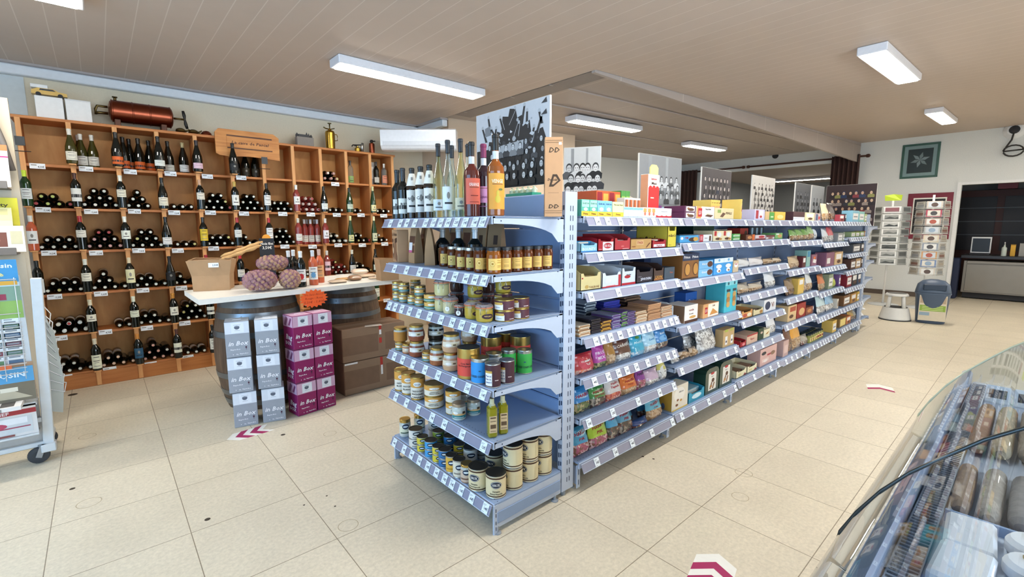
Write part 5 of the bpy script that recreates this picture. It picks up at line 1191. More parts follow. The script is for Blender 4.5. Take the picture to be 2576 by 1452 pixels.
# fifth shelf
G5 = 'tins and jars on the fifth shelf of the end unit'
item(4, 'ogr', 1002, 986, 'tall orange and white tin at the far corner, fifth shelf', grp=G5)
item(4, 'ogr', 1026, 993, 'tall orange and white tin half hidden between its two neighbours', grp=G5)
item(4, 'ogr2', 1049, 1009, 'tall orange and white tin with three lines of black lettering', grp=G5)
item(4, 'obig', 1093, 1029, 'wide orange and white tin', 2, grp=G5)
item(4, 'osm', 1141, 1045, 'narrow orange and white tin', 2, grp=G5)
item(4, 'rill', 1155, 1060, 'pale fat jar with tan lid in front of the narrow tins', grp=G5)
item(4, 'rill', 1192, 1048, 'pale fat jar with teal label beside the lidded one', grp=G5)
item(4, 'rill', 1168, 1026, 'pale fat jar behind, fifth shelf', 1, grp=G5)
# square oil bottles
M_OIL = mat('#8a8410', .08, coat=.4, noise=0); M_OILT = mat('#c9c9a8', .1, coat=.4, noise=0)
def oil(px, py, lab):
    x, y = foot(px, py, END_S[4] + .0006, .026); t = thing('oil_bottle', lab, 'oil bottle', (x, y, END_S[4] + .0006), math.atan2(-y, -x) + PI / 2 + .25, 'square oil bottles')
    b = MB(); b.box((0, 0, .078), (.046, .046, .156), M_OIL, .008); b.lathe([(.021, .15), (.018, .162), (.012, .17), (.0115, .2)], [M_OIL, M_OILT, M_OILT], 12); b.build('glass_body', t)
    b = MB(); b.lathe([(.013, .196), (.013, .222), (0, .222)], mat('#3a3428', .4), 12); b.build('cap', t)
    b = MB(); b.box((0, -.0235, .07), (.037, .001, .085), mat('#cbb28c', .6))
    for z, h in ((.1, .007), (.085, .003), (.05, .02), (.035, .003)): b.rect(-.014, z, .014, z + h, -.0243, mat('#5f4a34', .6))
    b.build('paper_label', t)
oil(1238, 1104, 'square bottle of golden oil nearest the shelf corner'); oil(1265, 1095, 'square bottle of golden oil behind the corner one')
# fourth shelf
G4 = 'tins and jars on the fourth shelf of the end unit'
x, y, z = item(3, 'verr', 998, 886, 'small orange and teal jar at the far corner, fourth shelf', grp=G4); put_kind('gold', x + .004, y, z, 'gold-lidded jar of amber preserve standing on a small jar, fourth shelf', 0, G4)
item(3, 'pate', 1020, 893, 'small jar of brown pate beside the far corner jar, fourth shelf', grp=G4)
item(3, 'bell', 1044, 902, 'round-bellied jar of dark red preserve', 2, grp=G4)
item(3, 'verr', 1070, 914, 'small teal-labelled jar in front of the dark jar', grp=G4)
item(3, 'bean', 1101, 923, 'jar of beans with gold lid at the shelf lip', grp=G4)
item(3, 'belt', 1137, 937, 'round-bellied jar of tan pate', 2, grp=G4)
item(3, 'dark', 1098, 893, 'dark preserve jar', 2, grp=G4)
item(3, 'belt', 1182, 905, 'tan pate jar behind the red tin', 2, grp=G4)
item(3, 'red', 1177, 956, 'large gold tin with red label at the shelf lip', grp=G4)
item(3, 'cbl', 1201, 969, 'bright blue confit tin beside the large red-labelled one', grp=G4)
item(3, 'mart', 1240, 977, 'tall maroon tin foremost at the corner, fourth shelf', grp=G4)
item(3, 'mart', 1278, 968, 'tall maroon tin beside the green tins', grp=G4)
item(3, 'cwh', 1243, 950, 'pale blue tin behind the blue and maroon ones', grp=G4)
item(3, 'cgr', 1280, 942, 'green confit tin half hidden behind the maroon one', grp=G4)
item(3, 'cgr', 1316, 942, 'green confit tin with its print in full view', grp=G4)
item(3, 'red', 1236, 920, 'large red-labelled tin behind the pale blue one', grp=G4)
item(3, 'red', 1280, 905, 'large red-labelled tin in the back line, middle', grp=G4)
item(3, 'red', 1327, 910, 'large red-labelled tin in the back line nearest the slotted post', grp=G4)
# third shelf
G3 = 'jars and tins on the third shelf of the end unit'
item(2, 'verr', 998, 759, 'small orange and teal jar at the far corner, third shelf', 2, grp=G3)
item(2, 'verr', 1015, 763, 'small orange and teal jar in the second stack', 2, grp=G3)
item(2, 'verr', 1034, 769, 'small orange and teal jar standing single at the lip', grp=G3)
item(2, 'verr', 1056, 773, 'small orange and teal jar next to the flat tins', 2, grp=G3)
item(2, 'verr', 1044, 752, 'small orange and teal jar in the back line', 2, grp=G3)
item(2, 'teal', 1078, 781, 'flat orange and green tin', 2, grp=G3)
item(2, 'kcl', 1107, 784, 'clip jar of pale foie gras', 2, grp=G3)
item(2, 'kcre', 1130, 791, 'clip jar with round white paper tag', grp=G3)
item(2, 'kdk', 1156, 799, 'small clip jar of dark purple jelly', grp=G3)
item(2, 'kmus', 1180, 803, 'clip jar half hidden left of the mustard one', grp=G3)
item(2, 'kmus', 1208, 812, 'clip jar of mustard-yellow foie gras at the lip', grp=G3)
x, y, z = item(2, 'kbr', 1196, 785, 'brown clip jar under another one', grp=G3); put_kind('kmus', x, y, z, 'clip jar with dark oval label standing on a brown jar', 0, G3)
item(2, 'kbr', 1150, 768, 'brown clip jar in the back line', 2, grp=G3)
item(2, 'kbr', 1228, 772, 'brown clip jar in the back line under the ticket', 2, grp=G3)
item(2, 'mar', 1251, 819, 'flat maroon tin at the shelf corner', 2, grp=G3)
item(2, 'mar', 1291, 813, 'flat maroon tin beside the corner stack', 2, grp=G3)
x, y, z = item(2, 'mar', 1266, 788, 'flat maroon tin behind, third shelf', 2, grp=G3); put_kind('kmus', x, y, z, 'clip jar of yellow foie gras standing on the back maroon tins', 0, G3)
# second shelf: honey, bottles, kraft bags
G2 = 'honey jars on the second shelf of the end unit'
HP = ['far end', 'second from the far end', 'third from the far end', 'fourth from the far end', 'fifth from the far end', 'foremost and lightest of the row', 'just right of the foremost jar', 'fifth from the slotted post', 'third from the slotted post', 'second from the slotted post', 'next to the slotted post']
for i, (px, py) in enumerate(((1120, 671), (1141, 675), (1162, 680), (1184, 682), (1209, 687), (1243, 690), (1277, 688), (1306, 687), (1334, 686), (1367, 684), (1399, 683))):
    item(1, 'hon2' if i == 5 else ('hon3' if i in (1, 2, 3) else 'hon'), px, py, f'honey jar with yellow label, {HP[i]}', turn=(.3 if i < 6 else -.25), grp=G2)
def dark_spirit(px, py, lab):
    x, y = 1.51, at(px, 640, 'x', 1.51).y; t = bottle('liqueur_bottle', lab, 'bottle', [(0, 0), (.04, 0), (.045, .004), (.045, .1), (.041, .125), (.025, .145), (.0145, .155)], GL_DARK, None, None, .02, .095, '#c9b48e', (x, y, END_S[1] + .0006), math.atan2(-y, -x) + .5, 'dark liqueur bottles behind the honey', marks='crest')
    b = MB(); b.lathe([(.0145, .155), (.0145, .19), (.017, .192), (.017, .2), (.0145, .202)], mat('#b9c0c4', .08, coat=.5, noise=0), 12); b.build('glass_neck', t)
    b = MB(); b.lathe([(.0155, .2022), (.0155, .219), (0, .219)], mat('#d6d4cc', .4), 12); b.build('stopper', t)
dark_spirit(1114, 662, 'dark round-shouldered liqueur bottle with silver stopper, first behind the honey')
dark_spirit(1154, 664, 'dark round-shouldered liqueur bottle with silver stopper, middle one of three')
dark_spirit(1195, 664, 'dark round-shouldered liqueur bottle with silver stopper, nearest the shelf corner')
def kbag(px, X, w, h, lab, paint, rz=0.0, d=.06, name='kraft_bag'):
    y = at(px, 640, 'x', X).y; t = thing(name, lab, 'bag', (X, y, END_S[1] + .0006), -PI / 2 + rz, 'kraft bags on the second shelf of the end unit')
    b = MB(); W, D = w / 2, d / 2; n = 6; vs = []
    for i in range(n + 1):
        z = h * i / n; k = 1 - (i / n) ** 2 * .9; 
        vs += [(-W, -D * k, z), (W, -D * k, z), (W, D * k, z), (-W, D * k, z)]
    fs = [(3, 2, 1, 0), (4*n, 4*n+1, 4*n+2, 4*n+3)] + [(4*i + k, 4*i + (k+1) % 4, 4*i + 4 + (k+1) % 4, 4*i + 4 + k) for i in range(n) for k in range(4)]
    b.add(vs, fs, M_KRAFT); b.build('bag_paper', t)
    b = MB()
    for it in paint: 
        u0, v0, u1, v1, col = it
        z0, z1 = v0 * h, v1 * h; f = lambda z: -D * (1 - (z / h) ** 2 * .9) - .0012
        m_ = mat(col, .3, coat=.4, noise=.25, scale=60) if col in ('#5a3528', '#6b4434') else mat(col, .5)
        b.add([(u0 * w - W, f(z0), z0), (u1 * w - W, f(z0), z0), (u1 * w - W, f(z1), z1), (u0 * w - W, f(z1), z1)], [(0, 1, 2, 3)], m_)
    b.build('printed_window', t)
    return t
y = at(1000, 620, 'x', 1.40).y
b = carton_mb(.135, .07, .2, '#b08a66', [('t', 'Le Pelerin', .5, .86, .1, '#3f2a1e', .9), ('p', [(.05, .2), (.3, .05), (.5, .3), (.42, .6), (.2, .55)], '#6f4c36'), ('p', [(.5, .1), (.9, .02), (.95, .2), (.75, .35), (.78, .7), (.6, .72), (.58, .4)], '#7a563e'), ('p', [(.55, .72), (.95, .76), (.95, .62), (.55, .58)], '#4a3022'), ('o', .25, .35, .12, .1, '#c9a988'), ('o', .2, .66, .12, .06, '#5a3d2c')], [], '#b8936e')
tag(b.build('kraft_carton', M=T(1.42, y, END_S[1] + .0006) @ Rz(-PI / 2 - .25)), 'printed kraft carton with old drawings at the far end of the second shelf', 'box')
kbag(1046, 1.44, .085, .225, 'kraft bag with clear window and pink banded label', [(.05, .28, .95, .72, '#5a3528'), (.08, .3, .6, .55, '#e4e2e4'), (.08, .28, .6, .34, '#c0407c')], -.1)
kbag(1070, 1.52, .08, .215, 'kraft bag with dark window, squeezed beside the pink-label bag', [(.1, .3, .9, .8, '#6b4434')], -.2)
kbag(1083, 1.42, .075, .225, 'kraft bag with cream label and blue drawing, turned sideways', [(.05, .0, .95, .3, '#d8bf9a'), (.1, .3, .9, .45, '#5a3528'), (.05, .5, .95, 1, '#c9a57e'), (.2, .6, .6, .8, '#5aa0ac')], -.7)
for i, (px, X, lab) in enumerate(((1120, 1.62, 'behind the first dark bottle'), (1148, 1.64, 'between the first and second dark bottles'), (1181, 1.66, 'behind the third dark bottle'), (1213, 1.67, 'with brown leaf print'), (1249, 1.69, 'nearest the bare end of the shelf'))):
    kbag(px, X, .1, .235, f'tall kraft bag at the back, second shelf, {lab}', [(.15, .35, .85, .78, '#6b4434')] if i < 3 else [(.45, .5, .75, .72, '#4a3224'), (.3, .25, .6, .4, '#4f8fa0')], -.2 + .1 * i)
# top shelf: liqueurs
GT = 'liqueur bottles on the top shelf of the end unit'
ST = END_S[0] + .0006
def top(px, X, prof, glass, cap_, capc, lc, z0, z1, lab, text=None, marks='lines', hc=.045, turn=0, ink=None, extra=None, liquid=None, name='liqueur_bottle'):
    y = at(px, 480, 'x', X).y
    t = bottle(name, lab, 'bottle', prof, glass, capc, capc, z0, z1, lc, (X, y, ST), math.atan2(-y, -X) + turn, GT, h_cap=hc, marks=marks, text=text, ink=ink)
    if extra: extra(t, prof, math.atan2(-y, -X) + turn)
    return t
TALL = [(0, 0), (.03, 0), (.034, .004), (.034, .17), (.03, .215), (.018, .27), (.0125, .3), (.012, .345)]
LIQ = [(0, 0), (.036, 0), (.04, .004), (.04, .2), (.037, .222), (.02, .245), (.0145, .255), (.0145, .305)]
LIQM = [(0, 0), (.033, 0), (.036, .004), (.036, .17), (.033, .19), (.02, .21), (.0145, .222), (.0145, .25)]
def cone(t, prof, face):
    b = MB(); b.lathe([(.034, .19), (.0165, .262)], P_WHITE, 16); b.cpatch(.026, face, .012, .222, .24, P_MID, 3); b.build('paper_collar', t)
def cloth(t, prof, face): pass
top(1000, 1.42, LIQM, GL_DARK, None, '#26282c', '#e2e6e0', .03, .12, 'black-capped dark bottle with white scribble label at the far corner', 'REY', 'band', .05, turn=.2)
top(1014, 1.4, LIQM, GL_DARK, None, '#26282c', '#e2e6e0', .03, .12, 'black-capped dark bottle with white scribble label beside the corner one', 'REY', 'band', .05, turn=.2)
for i, (px, w, c) in enumerate(((1037, 'NOIX', '#b8323c'), (1059, 'CAFE', '#3a2a2a'), (1081, 'MELON', '#c0384a'))):
    t = top(px, 1.42, LIQM, GL_BROWN, None, '#1a1c1e', '#e6e4de', .035, .165, f'brown liqueur bottle with white paper collar, {ORD[i]} of three counting from the far corner', w, 'crest', .045, extra=cone)
def m_clear(col):
    def fn(nt, b):
        out = nt.nodes['Material Output']; tr = nt.nodes.new('ShaderNodeBsdfTransparent'); gl = nt.nodes.new('ShaderNodeBsdfGlossy'); mx = nt.nodes.new('ShaderNodeMixShader'); lw = nt.nodes.new('ShaderNodeLayerWeight')
        lw.inputs['Blend'].default_value = .35; gl.inputs['Roughness'].default_value = .04; tr.inputs['Color'].default_value = col
        nt.links.new(lw.outputs['Facing'], mx.inputs[0]); nt.links.new(tr.outputs[0], mx.inputs[1]); nt.links.new(gl.outputs[0], mx.inputs[2]); nt.links.new(mx.outputs[0], out.inputs[0])
    return nodemat('clear_glass', fn)
M_CLR = m_clear((.86, .93, .92, 1)); M_CLRG = m_clear((.84, .86, .62, 1))
for i, (px, X, w, g) in enumerate(((1104, 1.43, 'yellowish, beside the paper-collared ones', M_CLRG), (1128, 1.41, 'tallest and clearest in front', M_CLR), (1138, 1.52, 'hidden behind the tallest one', M_CLR), (1160, 1.44, 'with a paper hanging tag', M_CLRG), (1178, 1.56, 'squeezed behind the coral-label bottle', M_CLR))):
    top(px, X, TALL, g, None, '#22262c', '#dfe9ee' if i in (0, 1) else '#d8d2b4', .04, .16 if i == 1 else .1, f'tall slim clear spirit bottle, {w}', None, 'crest', .055)
def liqlabel(txt, sub, motif):
    def f(t, prof, face):
        b = MB(); r = .0412
        b.ctext(txt, r, face, .155, .016, mat('#f4e2c0' if motif == 'pear' else '#f6e9e2', .5), width=.055); b.cpatch(r, face, .05, .14, .143, C('#7a4a30'), 5)
        if motif == 'pear': b.coval(r, face, .026, .034, .075, C('#c9b23c')); b.coval(r, face, .014, .03, .1, C('#c9b23c')); b.coval(r, face + .35, .022, .01, .118, C('#5c6a34'))
        elif motif == 'notch': b.cpatch(r, face, .04, .1, .104, C('#8a3028'), 5); b.cpatch(r, face, .05, .07, .073, C('#8a3028'), 5)
        else: b.ctext(sub, r, face, .1, .014, C('#7a3f70'), width=.05, shear=.3); b.cpatch(r, face, .055, .05, .054, C('#8a5a86'), 5)
        b.build('label_print', t)
        b = MB(); b.lathe([(.0149, .255), (.0149, .29)], mat('#c9ccd0', .1, coat=.5, noise=0), 14); b.build('neck_glass', t)
    return f
top(1187, 1.40, LIQ, mat('#5a2018', .08, coat=.4, noise=0), None, '#1a1a1c', '#dc6a55', .06, .185, 'red-brown liqueur bottle with coral notched label', None, 'none', .055, turn=.35, extra=liqlabel('ORANGE', '', 'notch'))
top(1217, 1.48, LIQ, mat('#2a1420', .08, coat=.4, noise=0), None, '#7a2450', '#c08ab4', .07, .15, 'dark liqueur bottle with mauve label and wine-coloured cap', None, 'none', .055, extra=liqlabel('', 'Liqueur', 'x'))
top(1247, 1.385, LIQ, mat('#8a4a18', .08, coat=.4, noise=0), None, '#141414', '#dc9a3c', .03, .19, 'amber liqueur bottle with pear drawing on its orange label', None, 'none', .06, turn=.25, extra=liqlabel('VENGE', '', 'pear'))
y = at(1391, 500, 'x', 1.70).y
def monos(w): return [('t', 'DD', .5, .84, .06, '#4a3626', .6, .2), ('t', 'D', .5, .46, .15, '#4a3626', .6, .3), ('t', 'Denoix', .42, .47, .03, '#4a3626', .55, .3), ('t', 'DD', .5, .13, .05, '#4a3626', .6, .2), ('r', .02, .93, .98, .935, '#6a4c34'), ('r', .02, .955, .98, .96, '#6a4c34'), ('r', .02, .045, .98, .05, '#6a4c34'), ('r', .02, .07, .98, .075, '#6a4c34'), ('r', .2, .3, .8, .303, '#7a5c44')]
b = carton_mb(.085, .085, .375, '#cf9f74', monos(1), monos(1), '#d4a67c', .001); b.box((0, 0, .377), (.05, .02, .004), mat('#c4946a', .5)); b.box((.03, -.043, .345), (.014, .003, .012), P_WHITE)
tag(b.build('bottle_carton', M=T(1.70, y, ST) @ Rz(-.75)), 'tall tan bottle carton with swirling initials beside the slotted post', 'box')
# ------------------------------------------------------------------ goods along the aisle
def fx(px, y, z):
    k = (px - CX) / FPX; dz = z - EYE
    n = k * (RX[1][2] * y + RX[2][2] * dz) - (RX[1][0] * y + RX[2][0] * dz); return n / (RX[0][0] - k * RX[0][2])
def fz(py, x, y):
    k = (py - CY) / FPX
    n = k * (RX[0][2] * x + RX[1][2] * y) - (RX[0][1] * x + RX[1][1] * y); return EYE + n / (RX[2][1] - k * RX[2][2])
YF = 1.64
def rown(b, r): return 'bottom' if r == len(BAY_S[b]) - 1 else ['top', 'second', 'third', 'fourth', 'fifth', 'sixth'][r]
LASTX = {}; OCC = {}; LATER = []
def span(b, r, p0, p1, pt, y=YF):
    S = BAY_S[b][r] + .0007; x0, x1 = fx(p0, y, S + .05), fx(p1, y, S + .05)
    x0 = max(x0, LASTX.get((b, r, round(y, 2)), BX0 + BW * b + .012) + .0015); x1 = max(x1, x0 + .03); x1 = min(x1, BX0 + BW * (b + 1) - .012)
    LASTX[(b, r, round(y, 2))] = x1
    h = max(.03, fz(pt, (x0 + x1) / 2, y) - S)
    nxt = BAY_S[b][r - 1] - .03 - S if r else 9
    return S, x0, x1, min(h, nxt)
def where(b, r): return f'{rown(b, r)} shelf, {BAYN[b]} aisle bay'
def grp(b, r): return f'goods on the {rown(b, r)} shelf of the {BAYN[b]} aisle bay'
def box(b, r, p0, p1, pt, desc, col, dec=(), side=None, left=(), d=.16, y=YF, n=1, top=None, name='food_box', stack=1):
    S, x0, x1, h = span(b, r, p0, p1, pt, y); w = (x1 - x0) / n; h1 = h / stack
    me = carton_mb(w - .0015, d, h1 - .0006, col, dec, left, top, sidecol=side).mesh(name)
    for i in range(n):
        for j in range(stack):
            o = bpy.data.objects.new(name, me); COL.objects.link(o); o.location = (x0 + w * (i + .5), y + d / 2, S + j * h1)
            q = '' if n == 1 else f', {ORD[i]} from left'
            q += '' if stack == 1 else (' upper' if j == stack - 1 else ' lower' if j == 0 else ' middle')
            tag(o, f'{desc}{q}, {where(b, r)}', 'food box', grp(b, r))
def tray(b, r, p0, p1, pt, desc, col, dec=(), side=None, left=(), low=.5, d=.24, bars='#7a4a30', nb=3, y=YF):
    S, x0, x1, h = span(b, r, p0, p1, pt, y); w = x1 - x0 - .002; m = mat(col, .5); mi_ = mat('#8d8a84', .7)
    t = MB(); hf = h * low
    t.box((0, 0, .002), (w, d, .004), m); t.box((0, d/2 - .0015, h / 2), (w, .003, h), m)
    for s_ in (-1, 1):
        X = s_ * (w / 2 - .0015)
        t.add([(X - .0015, -d/2, 0), (X - .0015, d/2, 0), (X - .0015, d/2, h), (X - .0015, -d/2 + .05, h), (X - .0015, -d/2, hf * 1.25), (X + .0015, -d/2, 0), (X + .0015, d/2, 0), (X + .0015, d/2, h), (X + .0015, -d/2 + .05, h), (X + .0015, -d/2, hf * 1.25)],
              [(0, 4, 3, 2, 1), (5, 6, 7, 8, 9), (0, 5, 9, 4), (4, 9, 8, 3), (3, 8, 7, 2)], m)
    e = w * .14
    t.prism([(-w/2, 0), (w/2, 0), (w/2, hf * 1.25), (w/2 - e, hf * 1.25), (w/2 - e * 1.4, hf), (-w/2 + e * 1.4, hf), (-w/2 + e, hf * 1.25), (-w/2, hf * 1.25)], .003, m, T(0, -d/2, 0))
    face_decor(t, dec, w, hf, -d/2 - .0003)
    if left: face_decor(t, left, d, h, -w/2 - .0004, Rz(-PI/2))
    o = t.build('display_tray', loc=((x0 + x1) / 2, y + d / 2, S)); tag(o, f'{desc}, {where(b, r)}', 'display tray', grp(b, r))
    for i in range(nb):
        c = MB(); c.box((0, 0, .009), (w - .012, d * .55, .017), mat(bars, .35, coat=.3), .003); c.rect(-w*.3, .004, w*.3, .013, -d*.275 - .0004, mat('#e3d9c8', .4))
        tag(c.build('snack_bar', loc=((x0 + x1) / 2, y + d * .45, S + .0045 + i * .018)), f'bar in the {desc}, {rown(b, r)} shelf, {BAYN[b]} bay', 'snack bar', f'bars in the {desc}')
def m_sweets(name, c1, c2, c3):
    def fn(nt, b):
        tc = nt.nodes.new('ShaderNodeTexCoord'); v = nt.nodes.new('ShaderNodeTexVoronoi'); v.inputs['Scale'].default_value = 70
        nt.links.new(tc.outputs['Object'], v.inputs['Vector']); sx = nt.nodes.new('ShaderNodeSeparateColor'); nt.links.new(v.outputs['Color'], sx.inputs[0])
        r = nt.nodes.new('ShaderNodeValToRGB'); r.color_ramp.interpolation = 'CONSTANT'
        r.color_ramp.elements[0].color = lin(c1); r.color_ramp.elements[1].position = .4; r.color_ramp.elements[1].color = lin(c2)
        e = r.color_ramp.elements.new(.7); e.color = lin(c3)
        nt.links.new(sx.outputs[0], r.inputs[0]); nt.links.new(r.outputs[0], b.inputs['Base Color'])
        b.inputs['Roughness'].default_value = .25; b.inputs['Coat Weight'].default_value = .6; b.inputs['Coat Roughness'].default_value = .1
        bp = nt.nodes.new('ShaderNodeBump'); bp.inputs['Strength'].default_value = .5; bp.inputs['Distance'].default_value = .004; nt.links.new(v.outputs['Distance'], bp.inputs['Height']); nt.links.new(bp.outputs[0], b.inputs['Normal'])
    return nodemat('sweets_' + name, fn)
SW = {'mix': m_sweets('mix', '#4a4038', '#a89a8a', '#6a3a30'), 'pink': m_sweets('pink', '#a8506a', '#7a4a3a', '#d8b4b4'), 'white': m_sweets('white', '#dcdad6', '#b8b4b0', '#8a8684'), 'red': m_sweets('red', '#b8443a', '#d87a5a', '#e0b0a0'),
      'brown': m_sweets('brown', '#6a4028', '#8a6a48', '#3a2418'), 'green': m_sweets('green', '#5a6a3a', '#a89a6a', '#3a3428'), 'tan': m_sweets('tan', '#c4a888', '#a8845c', '#8a6a4a'), 'blue': m_sweets('blue', '#6aa8c8', '#cfdde4', '#8ab8d0')}
def foil(col): return mat(col, .3, coat=.6, noise=.1, scale=25, bump=.12)
def bag(b, r, p0, p1, pt, desc, col, low=None, split=.5, words=(), wcol='#b0263a', d=.05, y=YF, lean=.18, tilt=0.0, blob=None, cat='bag of sweets', name='sweets_bag', over=0, behind=False):
    """an upright filled bag with crimped ends: thing > printed top and clear lower part in one skin, words as print"""
    S = BAY_S[b][r] + .0007; y = y + over
    back = over >= .05; y = YF + (.085 if back or behind else .0)
    x0, x1 = fx(p0, y, S + .06), fx(p1, y, S + .06); lo, hi = BX0 + BW * b + .016, BX0 + BW * (b + 1) - .016; occ = OCC.setdefault((b, r), [])
    if b == 0: x0 -= .012; x1 += .02
    x0 = min(max(x0, lo, max([u1 + .001 for u0, u1, v in occ if abs(v - y) < .06 and u0 <= x0] or [lo])), hi - .06); x1 = max(min(x1, hi), x0 + .06)
    if any(x0 < u1 and u0 < x1 and abs(v - y) < .06 for u0, u1, v in occ):
        if behind: return
        print('tight bag', desc)
    occ.append((x0, x1, y)); w = x1 - x0; h = max(.05, min(1.1 * (fz(pt, (x0 + x1) / 2, y) - S) / math.cos(lean), (BAY_S[b][r-1] - S - .02) if r else 9))
    t = MB(); nx, ny = 9, 12; mt, ml = foil(col), (SW[low] if low else foil(col))
    ins = lambda v: 1 - .07 * (1 - abs(v)) + .03 * math.sin(v * 9)
    def P(u, v, s_): 
        k = math.sqrt(max(0, (1 - u ** 4))) * max(0, 1 - abs(v) ** 5) ** .7
        return (u * w / 2 * ins(v), s_ * d / 2 * k * (1 + .25 * math.sin(3 * u + 4 * v) - .3 * v), (v + 1) / 2 * h)
    for s_ in (-1, 1):
        for j in range(ny):
            vs, fs = [], []
            for jj in (j, j + 1):
                for i in range(nx + 1): vs.append(P(i / nx * 2 - 1, jj / ny * 2 - 1, s_))
            for i in range(nx):
                f = (i, i + 1, nx + 2 + i, nx + 1 + i); fs.append(f if s_ < 0 else f[::-1])
            t.add(vs, fs, ml if (j + .5) / ny < split else mt, None, True)
    fr = lambda u, yy, z: (P(max(-1, min(1, 2 * u / w)), 2 * z / h - 1, -1)[0], P(max(-1, min(1, 2 * u / w)), 2 * z / h - 1, -1)[1] - .0012 + yy, z)
    if blob: 
        bu, bv, ba, bb, bc = blob; n = 14; ring = [fr(bu * w + ba * w * math.cos(2 * PI * k / n), .0004, bv * h + bb * h * math.sin(2 * PI * k / n)) for k in range(n)]
        t.add([fr(bu * w, .0004, bv * h)] + ring, [(0, 1 + k, 1 + (k + 1) % n) for k in range(n)], mat(bc, .4))
    for s0, v, sz in words: t.text(s0, 0, v * h, sz * h, 0, mat(wcol, .45), width=w * .78, rot=.06, fn=fr)
    M = T((x0 + x1) / 2, y + d * .7, S + max(.001, d * .6 * math.sin(lean) - .004)) @ Rz(tilt) @ Rx(-lean)
    o = t.build(name, M=M); tag(o, f'{desc}{", behind its twin" if behind else ""}, {where(b, r)}', cat, grp(b, r))
    if not behind and not back and b < 2 and d < .06 and lean < .3: LATER.append((b, r, p0, p1, pt, desc, col, low, split, words, wcol, d, YF, lean, tilt, blob, cat, name, 0, True))
R_ = lambda u0, v0, u1, v1, c: ('r', u0, v0, u1, v1, c)
O_ = lambda u, v, a, b_, c: ('o', u, v, a, b_, c)
X_ = lambda s_, u, v, z, c, w=.9, sh=0: ('t', s_, u, v, z, c, w, sh)
RED, WH, NAV, GRN, YEL, BRN, CRM, ORG, PUR, SKY, TEA = '#b8262f', '#e8e6e4', '#22304f', '#2f7a3c', '#e0b83c', '#5a3826', '#e2d3ab', '#d8692c', '#6a2f6e', '#4aa3d6', '#58b39c'
COOK = lambda u=.6, v=.4, c='#b5803f': [O_(u, v, .22, .22, BRN), O_(u, v, .18, .18, c)]
# ---- nearest bay, top shelf
box(0, 0, 1462, 1503, 502, 'teal and yellow biscuit box', TEA, [R_(0, 0, 1, .3, YEL), R_(.05, .55, .95, .95, '#9fd6c6'), X_('Goût de', .5, .78, .12, '#1f5a50', .8, .2), X_('Prima', .5, .15, .12, '#5a3a1a', .6, .2), O_(.5, .42, .25, .1, WH)], n=2)
box(0, 0, 1503, 1540, 505, 'blue and yellow biscuit box', '#7ab8e0', [R_(0, 0, 1, .3, YEL), X_('Goût de', .5, .8, .12, '#1f3f6a', .8, .2), X_('Prima', .5, .15, .12, '#5a3a1a', .6, .2), O_(.5, .45, .28, .12, WH)], n=2)
box(0, 0, 1541, 1569, 508, 'cream and yellow biscuit box', '#e6dfa8', [R_(0, 0, 1, .3, YEL), X_('Thé aux fruits', .5, .8, .1, '#4a5a2a', .9, .2), X_('Prima', .5, .15, .12, '#5a3a1a', .6, .2)])
box(0, 0, 1570, 1617, 521, 'small pale blue milk carton', '#cfe2ee', [R_(0, .72, 1, .95, '#7fb4dc'), R_(.2, .1, .8, .4, '#eef4f8')], n=4, d=.05)
box(0, 0, 1617, 1650, 522, 'white and orange drink carton', '#ece4da', [R_(.15, .5, .85, .9, '#e09a5a'), O_(.5, .35, .25, .18, '#d8705a')], n=3, d=.05)
box(0, 0, 1651, 1690, 524, 'white confectionery box with red wavy base', WH, [R_(0, 0, 1, .25, RED), O_(.2, .25, .14, .08, WH), O_(.5, .25, .14, .08, WH), O_(.8, .25, .14, .08, WH), R_(.3, .6, .7, .7, '#a8a8ac')], d=.1)
box(0, 0, 1571, 1611, 498, 'brown and white drink carton at the back', '#ddd5cc', [R_(.1, .1, .5, .9, '#8a4a2c'), R_(.5, .1, .9, .9, '#c0653a')], n=4, y=1.72, d=.06)
box(0, 0, 1500, 1560, 481, 'red and orange box at the back', '#c25a34', [R_(.05, .1, .45, .9, '#8a2230'), R_(.55, .2, .95, .8, '#e0a44a')], y=1.86, n=2, stack=2)
box(0, 0, 1562, 1584, 480, 'green carton standing at the back', '#4f8f4a', [R_(.1, .2, .9, .8, '#8fb85a')], y=1.86, n=2)
S0 = BAY_S[0][0] + .0007
x0, x1 = fx(1634, 1.75, S0 + .2), fx(1662, 1.75, S0 + .2); ztop = fz(437, x0, 1.75)
b = carton_mb(x1 - x0, .06, ztop - S0, WH, [R_(.02, 0, .98, .7, '#cf2a2c'), O_(.2, .7, .14, .04, '#cf2a2c'), O_(.5, .7, .14, .05, '#cf2a2c'), O_(.8, .7, .14, .04, '#cf2a2c'), X_('kinder', .5, .9, .05, '#b0262c', .7), X_('Maxi', .5, .8, .06, '#4a2a20', .6), R_(.3, .1, .7, .22, '#e9e2da'), R_(.2, .45, .5, .48, '#e8b0a8')], [], None, sidecol='#d99a78')
hh = fz(412, x0, 1.75) - ztop; w_ = (x1 - x0) * .7
b.prism([(-w_/2, 0), (w_/2, 0), (w_/2, hh * .7), (w_/4, hh), (-w_/4, hh), (-w_/2, hh * .7)], .008, mat('#e8d58a', .5), T(0, -.03, ztop - S0))
tag(b.build('cardboard_display', loc=((x0 + x1) / 2, 1.79, S0)), 'tall red and white cardboard sweets display with cream top, top shelf, nearest aisle bay', 'display')
x0, x1 = fx(1586, 1.86, S0 + .1), fx(1632, 1.86, S0 + .1)
